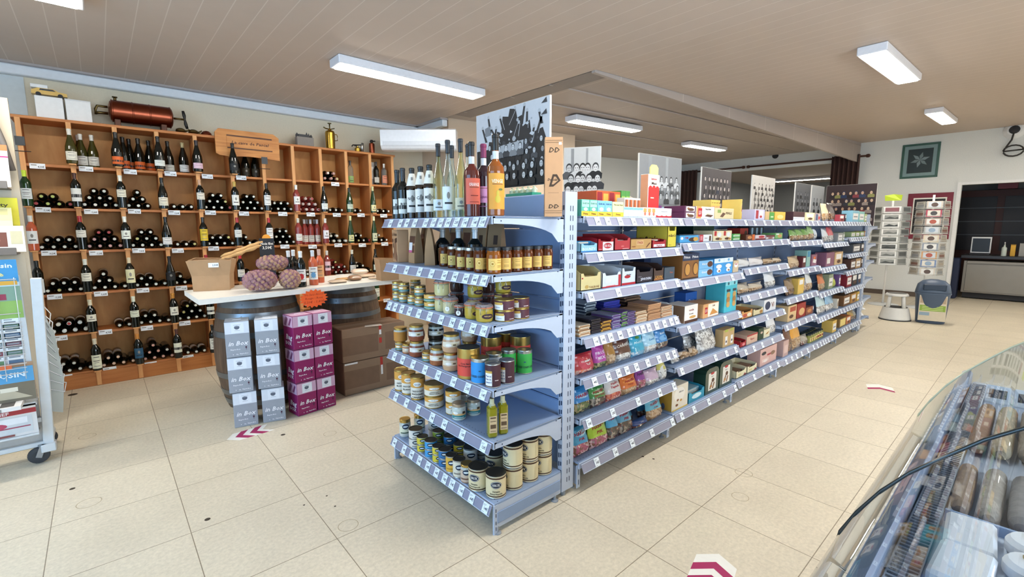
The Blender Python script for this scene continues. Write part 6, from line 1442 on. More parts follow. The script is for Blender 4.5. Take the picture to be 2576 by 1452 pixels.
b = MB(); b.box((0, 0, .06), (x1 - x0, .12, .12), WHITE if 'WHITE' in globals() else P_WHITE, .002); b.add([(-.07, -.06, .121), (.07, -.06, .121), (.05, .03, .18), (-.09, .03, .18)], [(0, 1, 2, 3), (3, 2, 1, 0)], P_WHITE)
tag(b.build('open_carton', loc=((x0 + x1) / 2, 1.98, S0)), 'white open carton with raised flap behind the drink cartons, top shelf', 'carton')
box(0, 0, 1664, 1714, 517, 'purple chocolate box at the back', PUR, [R_(.1, .2, .5, .8, '#8d4a8a'), R_(.6, .2, .9, .8, '#c9b0c4')], y=1.8, n=2)
# nearest bay, second shelf
tray(0, 1, 1460, 1503, 607, 'pale blue coconut bar tray', '#9fd2ea', [X_('BOUNTY', .5, .45, .4, '#eef4f8', .85), R_(0, .02, 1, .16, '#2f7fc0')], low=.62, bars='#3f93c4')
tray(0, 1, 1504, 1544, 597, 'red and white wafer bar tray', '#b51f2a', [R_(.3, .05, .98, .95, WH), O_(.62, .55, .26, .3, '#c2323a'), X_('Kit Kat', .62, .55, .24, WH, .45, .2), X_('KitKat', .15, .2, .1, '#e8b0a8', .2)], low=.7, bars=RED)
tray(0, 1, 1546, 1586, 589, 'plain red bar tray with deep cut front', '#c23a40', [R_(.5, .1, .9, .18, '#e3a8a4'), O_(.5, .4, .1, .08, '#d87070')], low=.6, bars='#d8d4d0')
box(0, 1, 1588, 1639, 601, 'tan caramel bar carton', '#c99a5c', [R_(.25, .4, .6, .85, '#d9b07c'), X_('TWIX', .42, .63, .24, '#a83a2a', .3, .2), X_('TWIX', .12, .25, .14, '#a8603a', .2), ('p', [(.7, .1), (.78, .15), (.95, .6), (.9, .62)], '#7a4a34')], top='#8a6a48')
tray(0, 1, 1641, 1676, 601, 'small red chew tray', '#b3262f', [R_(.1, .2, .9, .6, WH), X_("Régal'ad", .5, .4, .26, '#a8323c', .7)], low=.7, bars='#8a2630')
tray(0, 1, 1679, 1709, 569, 'tall yellow sweets display', '#e3cf4a', [X_("m&m's", .5, .72, .17, BRN, .85, .1), X_('Choco', .3, .15, .06, '#7a6a20', .3)], left=[X_("m&m's", .4, .4, .22, BRN, .6, .1), R_(.1, .18, .7, .22, '#e9e08a')], low=.78, bars='#e0c030', nb=1)
# nearest bay, third shelf
tray(0, 2, 1460, 1512, 674, 'cream nougat bar tray', '#e2cf94', [X_('TOBLERONE', .66, .2, .16, '#8a5a2a', .5), O_(.3, .25, .09, .14, '#c9a45a'), R_(.05, .85, .12, .95, RED)], low=.62, bars='#c9a86a', nb=4)
tray(0, 2, 1515, 1562, 673, 'white and red milk bar tray, wide front', '#dfe4ea', [R_(0, 0, 1, .1, RED), R_(.86, .0, 1, 1, '#c03038'), O_(.3, .55, .18, .2, WH), R_(.2, .1, .7, .16, '#e08a8a')], low=.6, bars='#e3dcd6')
tray(0, 2, 1564, 1599, 671, 'white and red milk bar tray, narrow front', '#dbe3ec', [R_(0, 0, 1, .16, RED), O_(.4, .6, .22, .12, RED), X_('kinder', .5, .75, .12, '#4a4a50', .6)], low=.75, bars='#e3dcd6')
tray(0, 2, 1601, 1643, 675, 'black peanut bar tray', '#332c33', [X_('SNICKERS', .6, .35, .2, '#dfe3ee', .6, .1), R_(.1, .55, .3, .6, '#8a8690'), X_('2', .28, .33, .24, '#dfe3ee', .1)], low=.75, bars='#4a3a30')
tray(0, 2, 1644, 1670, 664, 'brown nut bar tray with gold lettering', '#4a3630', [X_('LION', .5, .35, .3, '#d99a3c', .8, .2), R_(.05, .05, .95, .2, '#a8683a')], low=.6, bars='#8a5a34')
box(0, 2, 1672, 1700, 672, 'slate bar carton', '#46525e', [X_('Twix', .65, .55, .14, '#c0603a', .35, .2)])
box(0, 2, 1636, 1650, 650, 'dark blue biscuit roll at the back', NAV, [X_('PRINCE', .5, .6, .2, '#dfe6ee', .9)], y=1.88, d=.12)
# nearest bay, fourth shelf: chocolate bars lying in stacks
def bars(b, r, p0, p1, n, cols, desc, y=YF, d=.16, th=.0105, w=None, jit=.006):
    S = BAY_S[b][r] + .0007; x0, x1 = fx(p0, y, S + .03), fx(p1, y, S + .03); R2 = random.Random(p0)
    for i in range(n):
        c = MB(); W = x1 - x0 - .002; c.box((0, 0, th / 2), (W, d, th - .0007), mat(cols[i % len(cols)], .4, coat=.3), .0015); c.rect(-W*.4, .002, W*.4, th - .003, -d/2 - .0003, mat(cols[(i + 1) % len(cols)], .5))
        o = c.build('chocolate_bar', M=T((x0 + x1) / 2 + R2.uniform(-jit, jit) * .15, y + d/2 + R2.uniform(-jit, jit), S + i * th) @ Rz(R2.uniform(-.01, .01)))
        tag(o, f'{desc}, {ORD[i]} from the bottom, {where(b, r)}', 'chocolate bar', grp(b, r))
bars(0, 3, 1456, 1485, 6, ['#b58a62', '#d9cbb4'], 'tan-edged chocolate bar in the first stack'); bars(0, 3, 1487, 1511, 8, ['#1d1a1c', '#2b2430'], 'black chocolate bar')
bars(0, 3, 1513, 1538, 6, ['#d09a3a', '#4a2a1c'], 'gold chocolate bar'); bars(0, 3, 1540, 1562, 8, ['#6a4a8a', '#8a8aa4'], 'lilac chocolate bar'); bars(0, 3, 1563, 1577, 9, ['#5a3a7a', '#6a9a4a'], 'purple and green chocolate bar')
bars(0, 3, 1578, 1598, 8, ['#4a3060', '#7a6a94'], 'dark violet chocolate bar'); bars(0, 3, 1600, 1628, 7, ['#c49a74', '#d8c4a8'], 'tan chocolate bar beside the violet ones'); bars(0, 3, 1630, 1662, 10, ['#c09068', '#b58660'], 'tan chocolate bar in the tallest stack'); bars(0, 3, 1663, 1690, 7, ['#b98a66', '#d2b89a'], 'tan chocolate bar in the last stack')
bars(0, 3, 1470, 1500, 12, ['#2f3f54', '#b8c4cc'], 'pale-edged bar at the back', y=1.86); bars(0, 3, 1520, 1560, 11, ['#2a3a9a', '#4a4ab0'], 'royal blue bar at the back', y=1.85); bars(0, 3, 1570, 1610, 12, ['#3a2a24', '#8a6a50'], 'dark brown bar at the back', y=1.84)
tray(0, 3, 1693, 1712, 763, 'white hazelnut spread display', '#dfe8ee', [R_(0, 0, 1, .25, BRN), O_(.7, .5, .2, .3, '#a8744a')], left=[X_('nutella', .3, .55, .2, '#8a1f2c', .5), R_(0, 0, 1, .12, '#7a4a34'), O_(.85, .3, .08, .14, '#a8744a')], low=.6, bars='#c9a070', nb=2, d=.3)
# nearest bay, sweets bags
bag(0, 4, 1455, 1500, 898, 'red sweets bag with white fruit print', '#b8323a', 'red', .25, [('YUMMY', .6, .1), ('DRÔLE', .42, .1)], WH, blob=(0, .5, .34, .32, '#c9485a'))
bag(0, 4, 1492, 1530, 874, 'magenta fruit sweets bag', '#b03a9a', 'green', .22, [('FRUIT', .62, .12), ('MIX', .42, .13)], '#e8d6e6', over=.02)
bag(0, 4, 1529, 1553, 866, 'gold and brown toffee bag', '#a87838', 'tan', .4, [], over=.045)
bag(0, 4, 1548, 1594, 860, 'brown caramel sweets bag', '#5a3426', 'white', .33, [('CARAMEL', .7, .12)], '#d8cfc6', over=.03)
bag(0, 4, 1582, 1627, 852, 'light blue mint sweets bag with green top', '#2fa6c8', 'blue', .28, [('Menthe', .68, .12)], '#bfe6ee', over=.01, blob=(0, .88, .2, .06, '#6aa04a'))
bag(0, 4, 1619, 1658, 842, 'white and blue milk sweets bag', '#a8d2e6', 'white', .3, [('Lutti', .62, .1)], '#3f86b8', over=.025)
bag(0, 4, 1649, 1688, 836, 'deep blue sweets bag with white cartoon splash', '#3d86c4', 'mix', .35, [('Kréma', .8, .1)], '#e0ecf4', over=.01, blob=(0, .55, .3, .14, '#7ab0da'))
HB = '#a02030'
bag(0, 5, 1454, 1491, 985, 'blue sweets bag with red brand lettering', '#2f86cc', 'green', .38, [('HARIBO', .68, .12)], HB, blob=(0, .66, .4, .1, '#9ecbe8'))
bag(0, 5, 1494, 1530, 978, 'green sweets bag with red brand lettering', '#3f8a44', 'mix', .4, [('HARIBO', .72, .12), ('BATTLE', .52, .1)], HB, blob=(0, .68, .42, .12, '#b8d8b0'))
bag(0, 5, 1531, 1569, 960, 'white and red strawberry sweets bag', '#d8d2d2', 'red', .36, [('Haribo', .76, .1), ('Tagada', .6, .1)], '#b8323c')
bag(0, 5, 1535, 1572, 950, 'dark red sweets bag at the back', '#8a1f2c', 'red', .3, [('HARI', .85, .1)], WH, over=.07)
bag(0, 5, 1572, 1608, 952, 'orange sweets bag with red brand lettering', '#d8702a', 'tan', .36, [('HARIBO', .72, .12), ('Orange', .52, .08)], HB, blob=(0, .7, .4, .11, '#e8a05a'))
bag(0, 5, 1600, 1629, 934, 'purple sweets bag with dark lettering', '#8a3a94', 'pink', .42, [('HARIBO', .72, .12)], '#3a1440', over=.035)
bag(0, 5, 1631, 1663, 936, 'pale pink marshmallow bag', '#cfb4cc', 'white', .3, [], over=.02)
bag(0, 5, 1652, 1692, 911, 'yellow and white sweets bag with round window', '#c9c06a', 'white', .5, [('VASIBO' if False else 'HARIBO', .86, .1)], HB, over=.01, blob=(0, .45, .34, .25, '#dcdcd8'))
bag(0, 6, 1450, 1487, 1088, 'blue sweets bag with pink sweets', '#3f9ccc', 'pink', .45, [('HARIBO', .8, .12), ('PIK', .58, .1)], HB, blob=(0, .78, .4, .1, '#a8d4e6'))
bag(0, 6, 1488, 1520, 1068, 'green sweets bag at the back', '#86b02c', 'green', .5, [('HARIBO', .8, .12)], HB, over=.055)
bag(0, 6, 1497, 1535, 1072, 'lime green sour sweets bag', '#a8c838', 'pink', .42, [('HARIBO', .82, .12), ('PIK', .6, .12)], HB, over=.0)
bag(0, 6, 1530, 1562, 1054, 'blue sweets bag with white sweets', '#4aa6d8', 'mix', .5, [('HARIBO', .85, .12)], HB, over=.03)
bag(0, 6, 1561, 1597, 1040, 'pale blue sweets bag with dark liquorice', '#5a9cc0', 'mix', .5, [('HARIBO', .82, .12), ('PIK', .62, .1)], HB, over=.01)
bag(0, 6, 1598, 1634, 1062, 'low dark blue sweets bag', '#2a4a8a', 'mix', .3, [('M&S' if False else 'MINI', .6, .15)], '#c9d2e6', over=.0)
bag(0, 6, 1618, 1650, 1016, 'sky blue sweets bag at the back', '#3f98cc', 'mix', .4, [('HARIBO', .8, .12)], HB, over=.06)
bag(0, 6, 1637, 1672, 1013, 'turquoise sweets bag foremost by the shelf end', '#5ab0d0', 'tan', .48, [('HARIBO', .8, .12), ('Polka', .6, .07)], HB, over=.0)
# ---- second bay
box(1, 0, 1723, 1750, 518, 'plum chocolate biscuit box', '#5a2a4a', [R_(.1, .1, .9, .9, WH), O_(.55, .4, .3, .25, BRN), O_(.3, .6, .12, .15, '#8a5a3a')], stack=2)
box(1, 0, 1752, 1797, 520, 'white and orange layered cake box', WH, [R_(0, 0, .26, 1, '#d89a5a'), R_(.08, .15, .3, .85, RED), X_('LU', .19, .5, .3, WH, .14), X_('Napolitain', .64, .8, .13, '#4a3a30', .6), ('p', [(.45, .2), (.6, .35), (.95, .3), (.8, .12)], BRN), ('p', [(.45, .3), (.6, .45), (.95, .4), (.6, .36)], CRM)])
box(1, 0, 1799, 1846, 524, 'beige wafer box', '#d8c69a', [R_(.12, .55, .3, .85, '#8aa05a'), ('p', [(.25, .2), (.4, .6), (.55, .5), (.4, .15)], '#6a4a3a'), X_('FEUILLE', .72, .55, .2, BRN, .5)])
box(1, 0, 1864, 1897, 501, 'tall yellow toast box in front', '#e6c86a', [X_('Cracotte', .5, .86, .07, '#7a4a20', .8, .2), O_(.5, .62, .3, .08, '#e0a090'), O_(.5, .45, .32, .07, RED), R_(.1, .05, .9, .3, '#e0b43c')])
box(1, 0, 1788, 1862, 503, 'tall yellow toast box', '#e6c86a', [X_('Cracotte', .5, .86, .07, '#7a4a20', .8, .2), O_(.5, .62, .3, .08, '#e0a090'), O_(.5, .45, .32, .07, RED)], n=4, y=1.82)
box(1, 1, 1711, 1757, 592, 'sky blue orange-cake box, lower', SKY, [O_(.1, .6, .07, .2, WH), X_('PiM', .35, .65, .3, '#b83a4a', .3), ('o', .7, .4, .24, .3, '#3a2318'), O_(.85, .45, .14, .3, '#d9a44a')])
box(1, 1, 1760, 1792, 590, 'red and white biscuit box', WH, [R_(0, 0, .28, 1, '#b8323c'), R_(.06, .2, .22, .8, '#d88a90'), R_(.75, .1, .9, .8, BRN), X_('Véritable', .5, .5, .12, '#4a3a40', .4)])
box(1, 1, 1795, 1841, 580, 'cream and red mini biscuit box', '#ead8b0', [R_(.08, .5, .32, .95, RED), O_(.62, .62, .22, .24, WH), O_(.5, .22, .3, .12, BRN), O_(.75, .2, .16, .1, '#b5803f')], n=2)
box(1, 1, 1843, 1876, 588, 'bright green biscuit packet', '#3f9a4a', [R_(.1, .2, .9, .5, '#e4ecd8'), R_(.2, .7, .9, .85, '#c9dc9a')], stack=2)
box(1, 1, 1744, 1838, 568, 'dark green chocolate box lying at the back', '#1f3f2a', [R_(.3, .3, .7, .7, '#35603c')], y=1.86, n=3)
box(1, 2, 1716, 1757, 637, 'tall dark blue biscuit roll pack', '#8a5a2a', [R_(0, .72, 1, 1, NAV), X_('Prince', .5, .86, .1, WH, .9, .15), O_(.6, .38, .36, .26, BRN), O_(.62, .38, .3, .22, '#c08a44'), R_(0, 0, 1, .06, '#3a2418')], n=2)
box(1, 2, 1758, 1793, 655, 'light blue soft-cake packet', '#7ab6e0', [X_('Granola', .4, .6, .25, WH, .6, .1), O_(.78, .5, .2, .36, '#5a3428')], stack=2)
box(1, 2, 1796, 1843, 649, 'azure milk biscuit box with white top', '#3f9ada', [R_(0, .72, 1, 1, '#d9e6ee'), O_(.5, .5, .3, .13, WH), O_(.5, .25, .22, .13, WH), O_(.55, .22, .1, .06, '#8a5a3a'), O_(.5, .88, .1, .08, '#6aa8d0')], n=2)
box(1, 2, 1845, 1866, 655, 'beige wrapped loaf packet', '#cdb694', [O_(.5, .6, .36, .2, WH), R_(.3, .65, .7, .72, RED)])
box(1, 3, 1722, 1755, 767, 'white hazelnut biscuit bag-box', '#ece6e0', [X_('nutella', .5, .72, .11, '#8a1f2c', .8), X_('B-ready', .5, .5, .08, '#4a3020', .5), R_(0, 0, 1, .16, '#4a2a1c'), O_(.6, .3, .25, .08, '#c99a54')], side='#8a6a50')
box(1, 3, 1769, 1808, 762, 'orange and white filled cake box', '#d8a06a', [R_(.3, .05, .98, .95, '#efe2d0'), R_(.1, .3, .26, .75, RED), X_('LU', .18, .52, .2, WH, .12), X_('Bambi' if False else 'Lulu', .65, .8, .12, '#6a4a3a', .4), ('p', [(.4, .15), (.6, .6), (.95, .2)], '#c98a44')])
box(1, 3, 1772, 1820, 713, 'tall white and red breakfast biscuit box', '#d4d4dc', [R_(.55, 0, 1, 1, '#8a2630'), O_(.76, .35, .18, .22, '#b5743c'), O_(.76, .92, .12, .05, WH)], y=1.82, n=2)
box(1, 3, 1822, 1864, 706, 'tall turquoise cookie box', '#45b4c4', [R_(0, .86, 1, 1, '#8ad4dc'), O_(.5, .92, .14, .05, '#1f5a6a'), R_(.25, .66, .85, .74, '#2a3a44'), O_(.55, .55, .3, .1, '#c49a5a'), O_(.55, .4, .3, .1, '#a87840'), O_(.55, .25, .3, .09, '#c49a5a')], n=2)
box(1, 3, 1724, 1752, 735, 'royal blue biscuit packet behind the white one', '#2a5aa8', [X_('Choco', .5, .6, .12, WH, .8)], y=1.83, d=.1)
bag(1, 4, 1768, 1812, 832, 'big clear bag of white meringues', '#d4d4d2', 'white', .9, [], over=.03, d=.06, name='meringue_bag', cat='bag of meringues')
bag(1, 4, 1735, 1768, 848, 'clear bag of pale sweets behind the meringues', '#b8bcc0', 'white', .9, [], over=.1, d=.06)
bag(1, 4, 1724, 1746, 892, 'low clear packet of round biscuits', '#a8988a', 'tan', .8, [], over=.0, d=.05, lean=.5); bag(1, 4, 1748, 1764, 880, 'clear packet of stacked biscuits', '#b09a84', 'tan', .85, [], over=.0, d=.05, lean=.3)
bag(1, 4, 1700, 1718, 912, 'flat grey-green packet', '#8a9488', 'white', .7, [], over=.0, d=.04, lean=.5)
box(1, 4, 1819, 1853, 827, 'tall tan syrup pouch with white label', '#c0a070', [R_(.35, .12, .75, .6, WH), O_(.55, .3, .12, .07, '#3a2a3a'), R_(.2, .86, .8, 1, '#a8b04a')], n=2, d=.07)
box(1, 5, 1690, 1730, 968, 'golden assortment box with white front', '#e4dccb', [O_(.45, .62, .34, .3, '#f0ece4'), X_('délices', .55, .72, .07, '#4a4a50', .4), O_(.35, .4, .07, .05, '#8a5a3a'), O_(.55, .35, .07, .05, '#c99a54'), O_(.3, .2, .08, .05, '#7a4a2c'), R_(0, 0, 1, .04, YEL)], side='#c99a3c', left=[O_(.3, .15, .15, .13, '#5a6a8a')], d=.1)
tray(1, 5, 1732, 1772, 978, 'turquoise tray of wrapped snacks', '#2f98b8', [R_(0, .0, 1, .3, '#2a86a4'), O_(.5, .6, .3, .3, '#cfe6ee')], low=.7, bars='#9ac4d4', nb=4)
for i, (p0, p1, pt) in enumerate(((1774, 1807, 925), (1810, 1845, 908))):
    S, x0, x1, h = span(1, 5, p0, p1, pt); w = x1 - x0
    t = thing('biscuit_tin', f'dark green rounded biscuit tin with picture label, {("nearer", "farther")[i]} of two, bottom shelf, second bay', 'biscuit tin', ((x0 + x1) / 2, YF + .05, S), 0, grp(1, 5))
    o = [(-w/2, 0), (w/2, 0), (w/2, h * .82), (w * .42, h * .94), (w * .25, h), (-w * .25, h), (-w * .42, h * .94), (-w/2, h * .82)]
    b = MB(); b.prism(o, .1, mat('#1c3a2c', .3, coat=.5), T(0, -.05, 0)); b.build('tin_body', t)
    b = MB(); b.rect(-w*.28, h*.12, w*.3, h*.8, -.0506, mat('#e3dfd6', .5)); face_decor(b, [O_(.5, .78, .14, .05, '#b03a3a'), X_('Delacre', .5, .66, .035, '#3a4a40', .3), O_(.55, .5, .1, .08, BRN), ('p', [(.3, .2), (.45, .45), (.5, .42), (.36, .16)], '#6a4028'), ('p', [(.5, .18), (.62, .42), (.68, .38), (.56, .15)], '#8a5a34'), O_(.4, .28, .08, .05, '#b5803f')], w, h, -.0510); b.build('picture_label', t)
# ---- third to sixth bays: smaller in view, still one thing each
def row(b, r, spec, y=YF):
    for it in spec:
        k = it[0]
        if k == 'b': box(b, r, it[1], it[2], it[3], it[4], it[5], it[6] if len(it) > 6 else [R_(.15, .45, .85, .85, WH), O_(.55, .25, .25, .14, BRN)], n=it[7] if len(it) > 7 else 1, y=y, d=.12)
        elif k == 'g': bag(b, r, it[1], it[2], it[3], it[4], it[5], it[6] if len(it) > 6 else None, .45, [], y=y, cat='bag', name='food_bag', d=.045)
        elif k == 't': tray(b, r, it[1], it[2], it[3], it[4], it[5], it[6] if len(it) > 6 else [R_(.1, .3, .9, .8, WH)], low=.7, nb=2, y=y, d=.2)
LBL = [R_(.1, .2, .9, .75, WH), R_(.2, .4, .8, .5, '#8a8a90')]
row(2, 0, [('b', 1899, 1924, 527, 'lilac box with red pattern', '#c9c4e0', [R_(.1, .1, .35, .9, '#a8323c'), R_(.45, .2, .8, .9, WH), O_(.6, .3, .12, .12, RED)]), ('b', 1926, 1936, 532, 'tan packet', '#cfae7c', []), ('b', 1937, 1948, 534, 'green packet', '#4f9a44', [R_(.2, .3, .8, .5, '#c9e0b0')]), ('b', 1950, 1976, 533, 'yellow packet', '#e3b54a', [O_(.5, .4, .3, .25, '#efd28a')])])
row(2, 1, [('b', 1878, 1899, 590, 'brown and orange chocolate box', '#6a3a24', [R_(.7, 0, 1, 1, ORG), O_(.4, .5, .26, .26, '#c98a54')]), ('b', 1901, 1926, 591, 'red and white chocolate box', '#d9c8c8', [R_(0, 0, 1, .3, '#7a1f28'), O_(.6, .6, .3, .25, '#b8323c')]), ('b', 1928, 1949, 592, 'maroon and white chocolate box', '#cfc4c4', [R_(0, .6, 1, 1, '#6a1f28'), O_(.5, .35, .3, .2, '#8a4a34')]), ('b', 1951, 1969, 586, 'green nut bar box', '#7ab06a', [O_(.6, .5, .3, .3, '#c9a060'), R_(.1, .7, .5, .9, WH)])])
row(2, 1, [('b', 1862, 1882, 574, 'red chocolate box at the back', '#b0382c', [O_(.7, .5, .2, .3, '#4a2a20')]), ('b', 1886, 1922, 570, 'dark tea box at the back', '#222a34', [R_(.3, .1, .7, .9, '#a8c4d4')], 3)], y=1.84)
row(2, 2, [('g', 1867, 1893, 653, 'white and black biscuit bag', '#d8d4d0', None), ('g', 1895, 1928, 650, 'white and dark red biscuit bag', '#e0d8d4', None), ('g', 1930, 1952, 652, 'tan biscuit bag with paper label', '#b89a78', 'tan'), ('g', 1954, 1977, 650, 'pale beige biscuit bag', '#cbb69a', 'tan')])
row(2, 3, [('g', 1866, 1892, 716, 'low grey-beige biscuit packet', '#b5a896', 'tan'), ('g', 1894, 1926, 714, 'flat grey-beige waffle packet', '#bfb09c', 'tan'), ('g', 1934, 1958, 690, 'white flour bag with red oval', '#dfe0e2', 'white')])
row(2, 4, [('t', 1866, 1893, 778, 'orange biscuit tray', '#d89a5a', [O_(.3, .5, .2, .3, '#b8503a'), O_(.7, .5, .2, .3, '#efe0c0')]), ('t', 1895, 1920, 774, 'cream biscuit tray', '#e2d2a4', [O_(.8, .5, .15, .35, '#b5803f')]), ('b', 1922, 1952, 752, 'white box with dark blue oval', '#e3e3e6', [O_(.3, .5, .22, .34, NAV), X_('Vi', .72, .5, .4, '#7a4a3a', .3)])])
row(2, 5, [('t', 1862, 1877, 856, 'glossy red wafer tray', '#b0242c', [O_(.6, .5, .24, .3, '#e08a8a')]), ('b', 1879, 1906, 840, 'red and cream tray of biscuit rolls', '#d8b49a', [R_(0, .85, 1, 1, '#a82a30'), X_('Russe', .5, .5, .22, '#a8323c', .6)]), ('b', 1908, 1921, 826, 'dark green after-dinner chocolate box', '#1f3a24', [O_(.6, .6, .24, .1, '#c9b0a0')]), ('b', 1922, 1937, 828, 'cream box with brown twig drawing', '#e4dcba', [('p', [(.2, .4), (.5, .6), (.9, .7), (.6, .4)], '#a8742c')]), ('g', 1939, 1966, 795, 'white flour bag with grey print', '#dcdcde', 'white')])
row(2, 6, [('t', 1852, 1878, 928, 'cream wafer tray, nearer', '#e6dcb8', [('p', [(.7, .1), (.85, .5), (1, .1)], '#8a2a30'), R_(.2, .3, .5, .7, '#d4c48e')]), ('t', 1880, 1904, 916, 'cream wafer tray, farther', '#e6dcb8', [('p', [(.7, .1), (.85, .5), (1, .1)], '#a83a4a'), R_(.2, .3, .5, .7, '#d4c48e')]), ('b', 1912, 1953, 872, 'large pink gingerbread box', '#cfa8a0', [O_(.2, .72, .14, .1, '#2a2a30'), R_(.4, .5, .7, .6, '#a83a44'), O_(.75, .55, .14, .12, '#8a6a54'), R_(.1, .2, .5, .4, '#e0c4bc'), O_(.3, .25, .12, .08, '#e8dcd8')])])
row(3, 0, [('b', 1996, 2024, 533, 'brown cake box on a white one', '#4a2a30', [R_(0, 0, 1, .4, '#dfe2ea'), R_(0, .2, 1, .24, '#8a8aa0')]), ('b', 2026, 2049, 535, 'cream cake packet', '#e3d3a8'), ('b', 2051, 2068, 537, 'mixed coloured packet', '#b8a4a0', [R_(.1, .1, .5, .9, '#4a5a7a'), R_(.6, .2, .9, .6, '#b83a3a')])])
row(3, 1, [('g', 1996, 2012, 580, 'green and brown muesli bag, first of three', '#6f9a4a', 'tan'), ('g', 2013, 2027, 579, 'green and brown muesli bag, middle of three', '#7aa254', 'tan'), ('g', 2028, 2041, 578, 'green and brown muesli bag, last of three', '#6f9a4a', 'tan'), ('g', 2042, 2054, 572, 'pale green cereal bag', '#9ab87a', 'tan'), ('g', 2061, 2070, 578, 'white sugar bag', '#d6dade', 'white')])
row(3, 2, [('g', 1994, 2018, 648, 'clear bag of pale cereal', '#c4a884', 'tan'), ('b', 2019, 2027, 645, 'dark wine-red packet', '#5a2028'), ('b', 2029, 2038, 630, 'blue and green seed packet', '#8ab0a8', [R_(.1, .6, .9, .95, '#3f86a8')]), ('b', 2042, 2068, 640, 'mauve window box of small cakes', '#8a5a6e', [('p', [(.2, .3), (.3, .6), (.9, .5), (.8, .2)], '#e0dcd8'), R_(.3, .6, .7, .8, ORG)])])
row(3, 3, [('g', 1986, 2006, 707, 'brown bag of dried fruit', '#8a7258', 'brown'), ('b', 2007, 2022, 700, 'yellow pasta packet', '#d8b45a', [R_(.2, .6, .8, .9, WH)]), ('g', 2024, 2036, 700, 'blue-labelled bag of grains', '#8a8a94', 'tan'), ('g', 2038, 2058, 692, 'white bag with yellow crisps print', '#dcdcd8', 'tan')])
row(3, 4, [('b', 1982, 2003, 768, 'cream and brown cracker box', '#d8b888', [R_(.2, .6, .9, .9, '#a84a34'), O_(.4, .3, .25, .12, BRN)]), ('b', 2005, 2026, 762, 'red cracker box', '#9a2420', [O_(.55, .4, .34, .26, '#d9b07a')]), ('b', 2028, 2046, 772, 'brown pretzel box', '#8a4a34', [O_(.5, .5, .3, .25, '#c98a54')]), ('b', 2047, 2056, 768, 'navy packet', '#24345a')])
row(3, 5, [('b', 1970, 1983, 856, 'pink biscuit box with plain side', '#c4a49c', [R_(.2, .2, .8, .7, '#d8bcb4')]), ('g', 1985, 2000, 834, 'brown bag of chocolate biscuits', '#6a4230', 'brown'), ('g', 2001, 2022, 818, 'tall golden bag of biscuits', '#d89a34', 'tan'), ('g', 2024, 2046, 846, 'clear bag of grey nuts', '#a8a094', 'mix')])
row(4, 0, [('g', 2078, 2092, 516, 'pointed cream bag', '#dcc8a0', 'tan'), ('g', 2093, 2108, 515, 'pointed dark brown bag', '#3a2a2c', 'brown'), ('b', 2112, 2124, 540, 'raspberry jar packet', '#a8404a'), ('b', 2126, 2137, 538, 'black packet', '#2a2c34')])
row(4, 1, [('g', 2078, 2090, 578, 'white sugar bag, first of two', '#dadee2', 'white'), ('g', 2091, 2104, 574, 'white sugar bag with red top', '#c8545c', 'white'), ('b', 2108, 2120, 586, 'grey salt box', '#9a9c9a', LBL), ('b', 2121, 2134, 584, 'grey-green salt box', '#98a090', LBL)])
row(4, 2, [('b', 2078, 2098, 635, 'mauve window box beside its twin', '#8a5a6e', [R_(.1, .2, .5, .6, '#e0dcd8')]), ('b', 2100, 2118, 634, 'tall tan packet in the mauve box row', '#c9a87c'), ('b', 2119, 2133, 632, 'cream packet in the mauve box row', '#d8c098', [R_(.2, .2, .8, .6, BRN)])])
row(4, 3, [('g', 2068, 2082, 695, 'orange tea bag', '#c8703a', 'tan'), ('b', 2084, 2095, 690, 'grey-green seed packet', '#8a967a', LBL), ('g', 2096, 2108, 698, 'lime green bag', '#b8c438'), ('b', 2110, 2125, 692, 'purple packet', '#6a4a86', LBL)])
row(4, 4, [('g', 2064, 2084, 748, 'white and teal bag of rice', '#bcd6dc', 'white'), ('g', 2086, 2104, 745, 'blue and white bag of flour', '#8ab4d4', 'white'), ('b', 2106, 2118, 752, 'white carton with brown print', '#d8d0c0', [O_(.5, .5, .3, .3, BRN)])])
row(5, 0, [('b', 2144, 2160, 530, 'light blue packet', '#86b8cc', LBL), ('b', 2161, 2174, 532, 'pale turquoise packet', '#8ac0bc', LBL), ('b', 2175, 2188, 538, 'pale green jar packet', '#a8b87a', LBL)])
row(5, 1, [('b', 2142, 2152, 584, 'pale green spice packet', '#a8b886', LBL), ('b', 2153, 2163, 583, 'olive spice packet', '#8a9a5a', LBL), ('b', 2164, 2174, 582, 'green spice packet', '#7a9a5a', LBL), ('b', 2175, 2184, 581, 'orange spice packet', '#b8703a', LBL)])
row(5, 2, [('b', 2146, 2164, 614, 'grey box with white photo label', '#5a5a5c', LBL), ('b', 2166, 2182, 612, 'dark grey spice box', '#4a4a4e')])
row(5, 3, [('b', 2140, 2152, 652, 'brown coffee packet', '#5a3a2c', LBL), ('b', 2153, 2165, 650, 'tan coffee packet', '#b8946a', LBL), ('b', 2166, 2178, 648, 'dark coffee packet', '#3a2c28')])
row(5, 4, [('b', 2130, 2142, 690, 'red coffee packet', '#8a2430', LBL), ('b', 2143, 2156, 688, 'black coffee packet', '#26242a'), ('b', 2157, 2174, 686, 'navy coffee packet', '#34445e')])
row(5, 5, [('b', 2122, 2138, 742, 'brown carton of capsules', '#7a5434', LBL), ('b', 2140, 2154, 738, 'amber jar packet', '#b0803c'), ('b', 2156, 2172, 734, 'yellow jar packet', '#c9a444', LBL)])
row(5, 6, [('b', 2112, 2128, 800, 'cream carton with yellow label', '#8a6a3a', [R_(.1, .1, .9, .9, '#e0cc7a')]), ('b', 2129, 2140, 795, 'orange carton', '#c0703a'), ('g', 2141, 2154, 785, 'yellow and brown bag', '#a8883a', 'brown'), ('g', 2155, 2168, 784, 'white and dark bag leaning by the post', '#9a9a94', 'mix')])
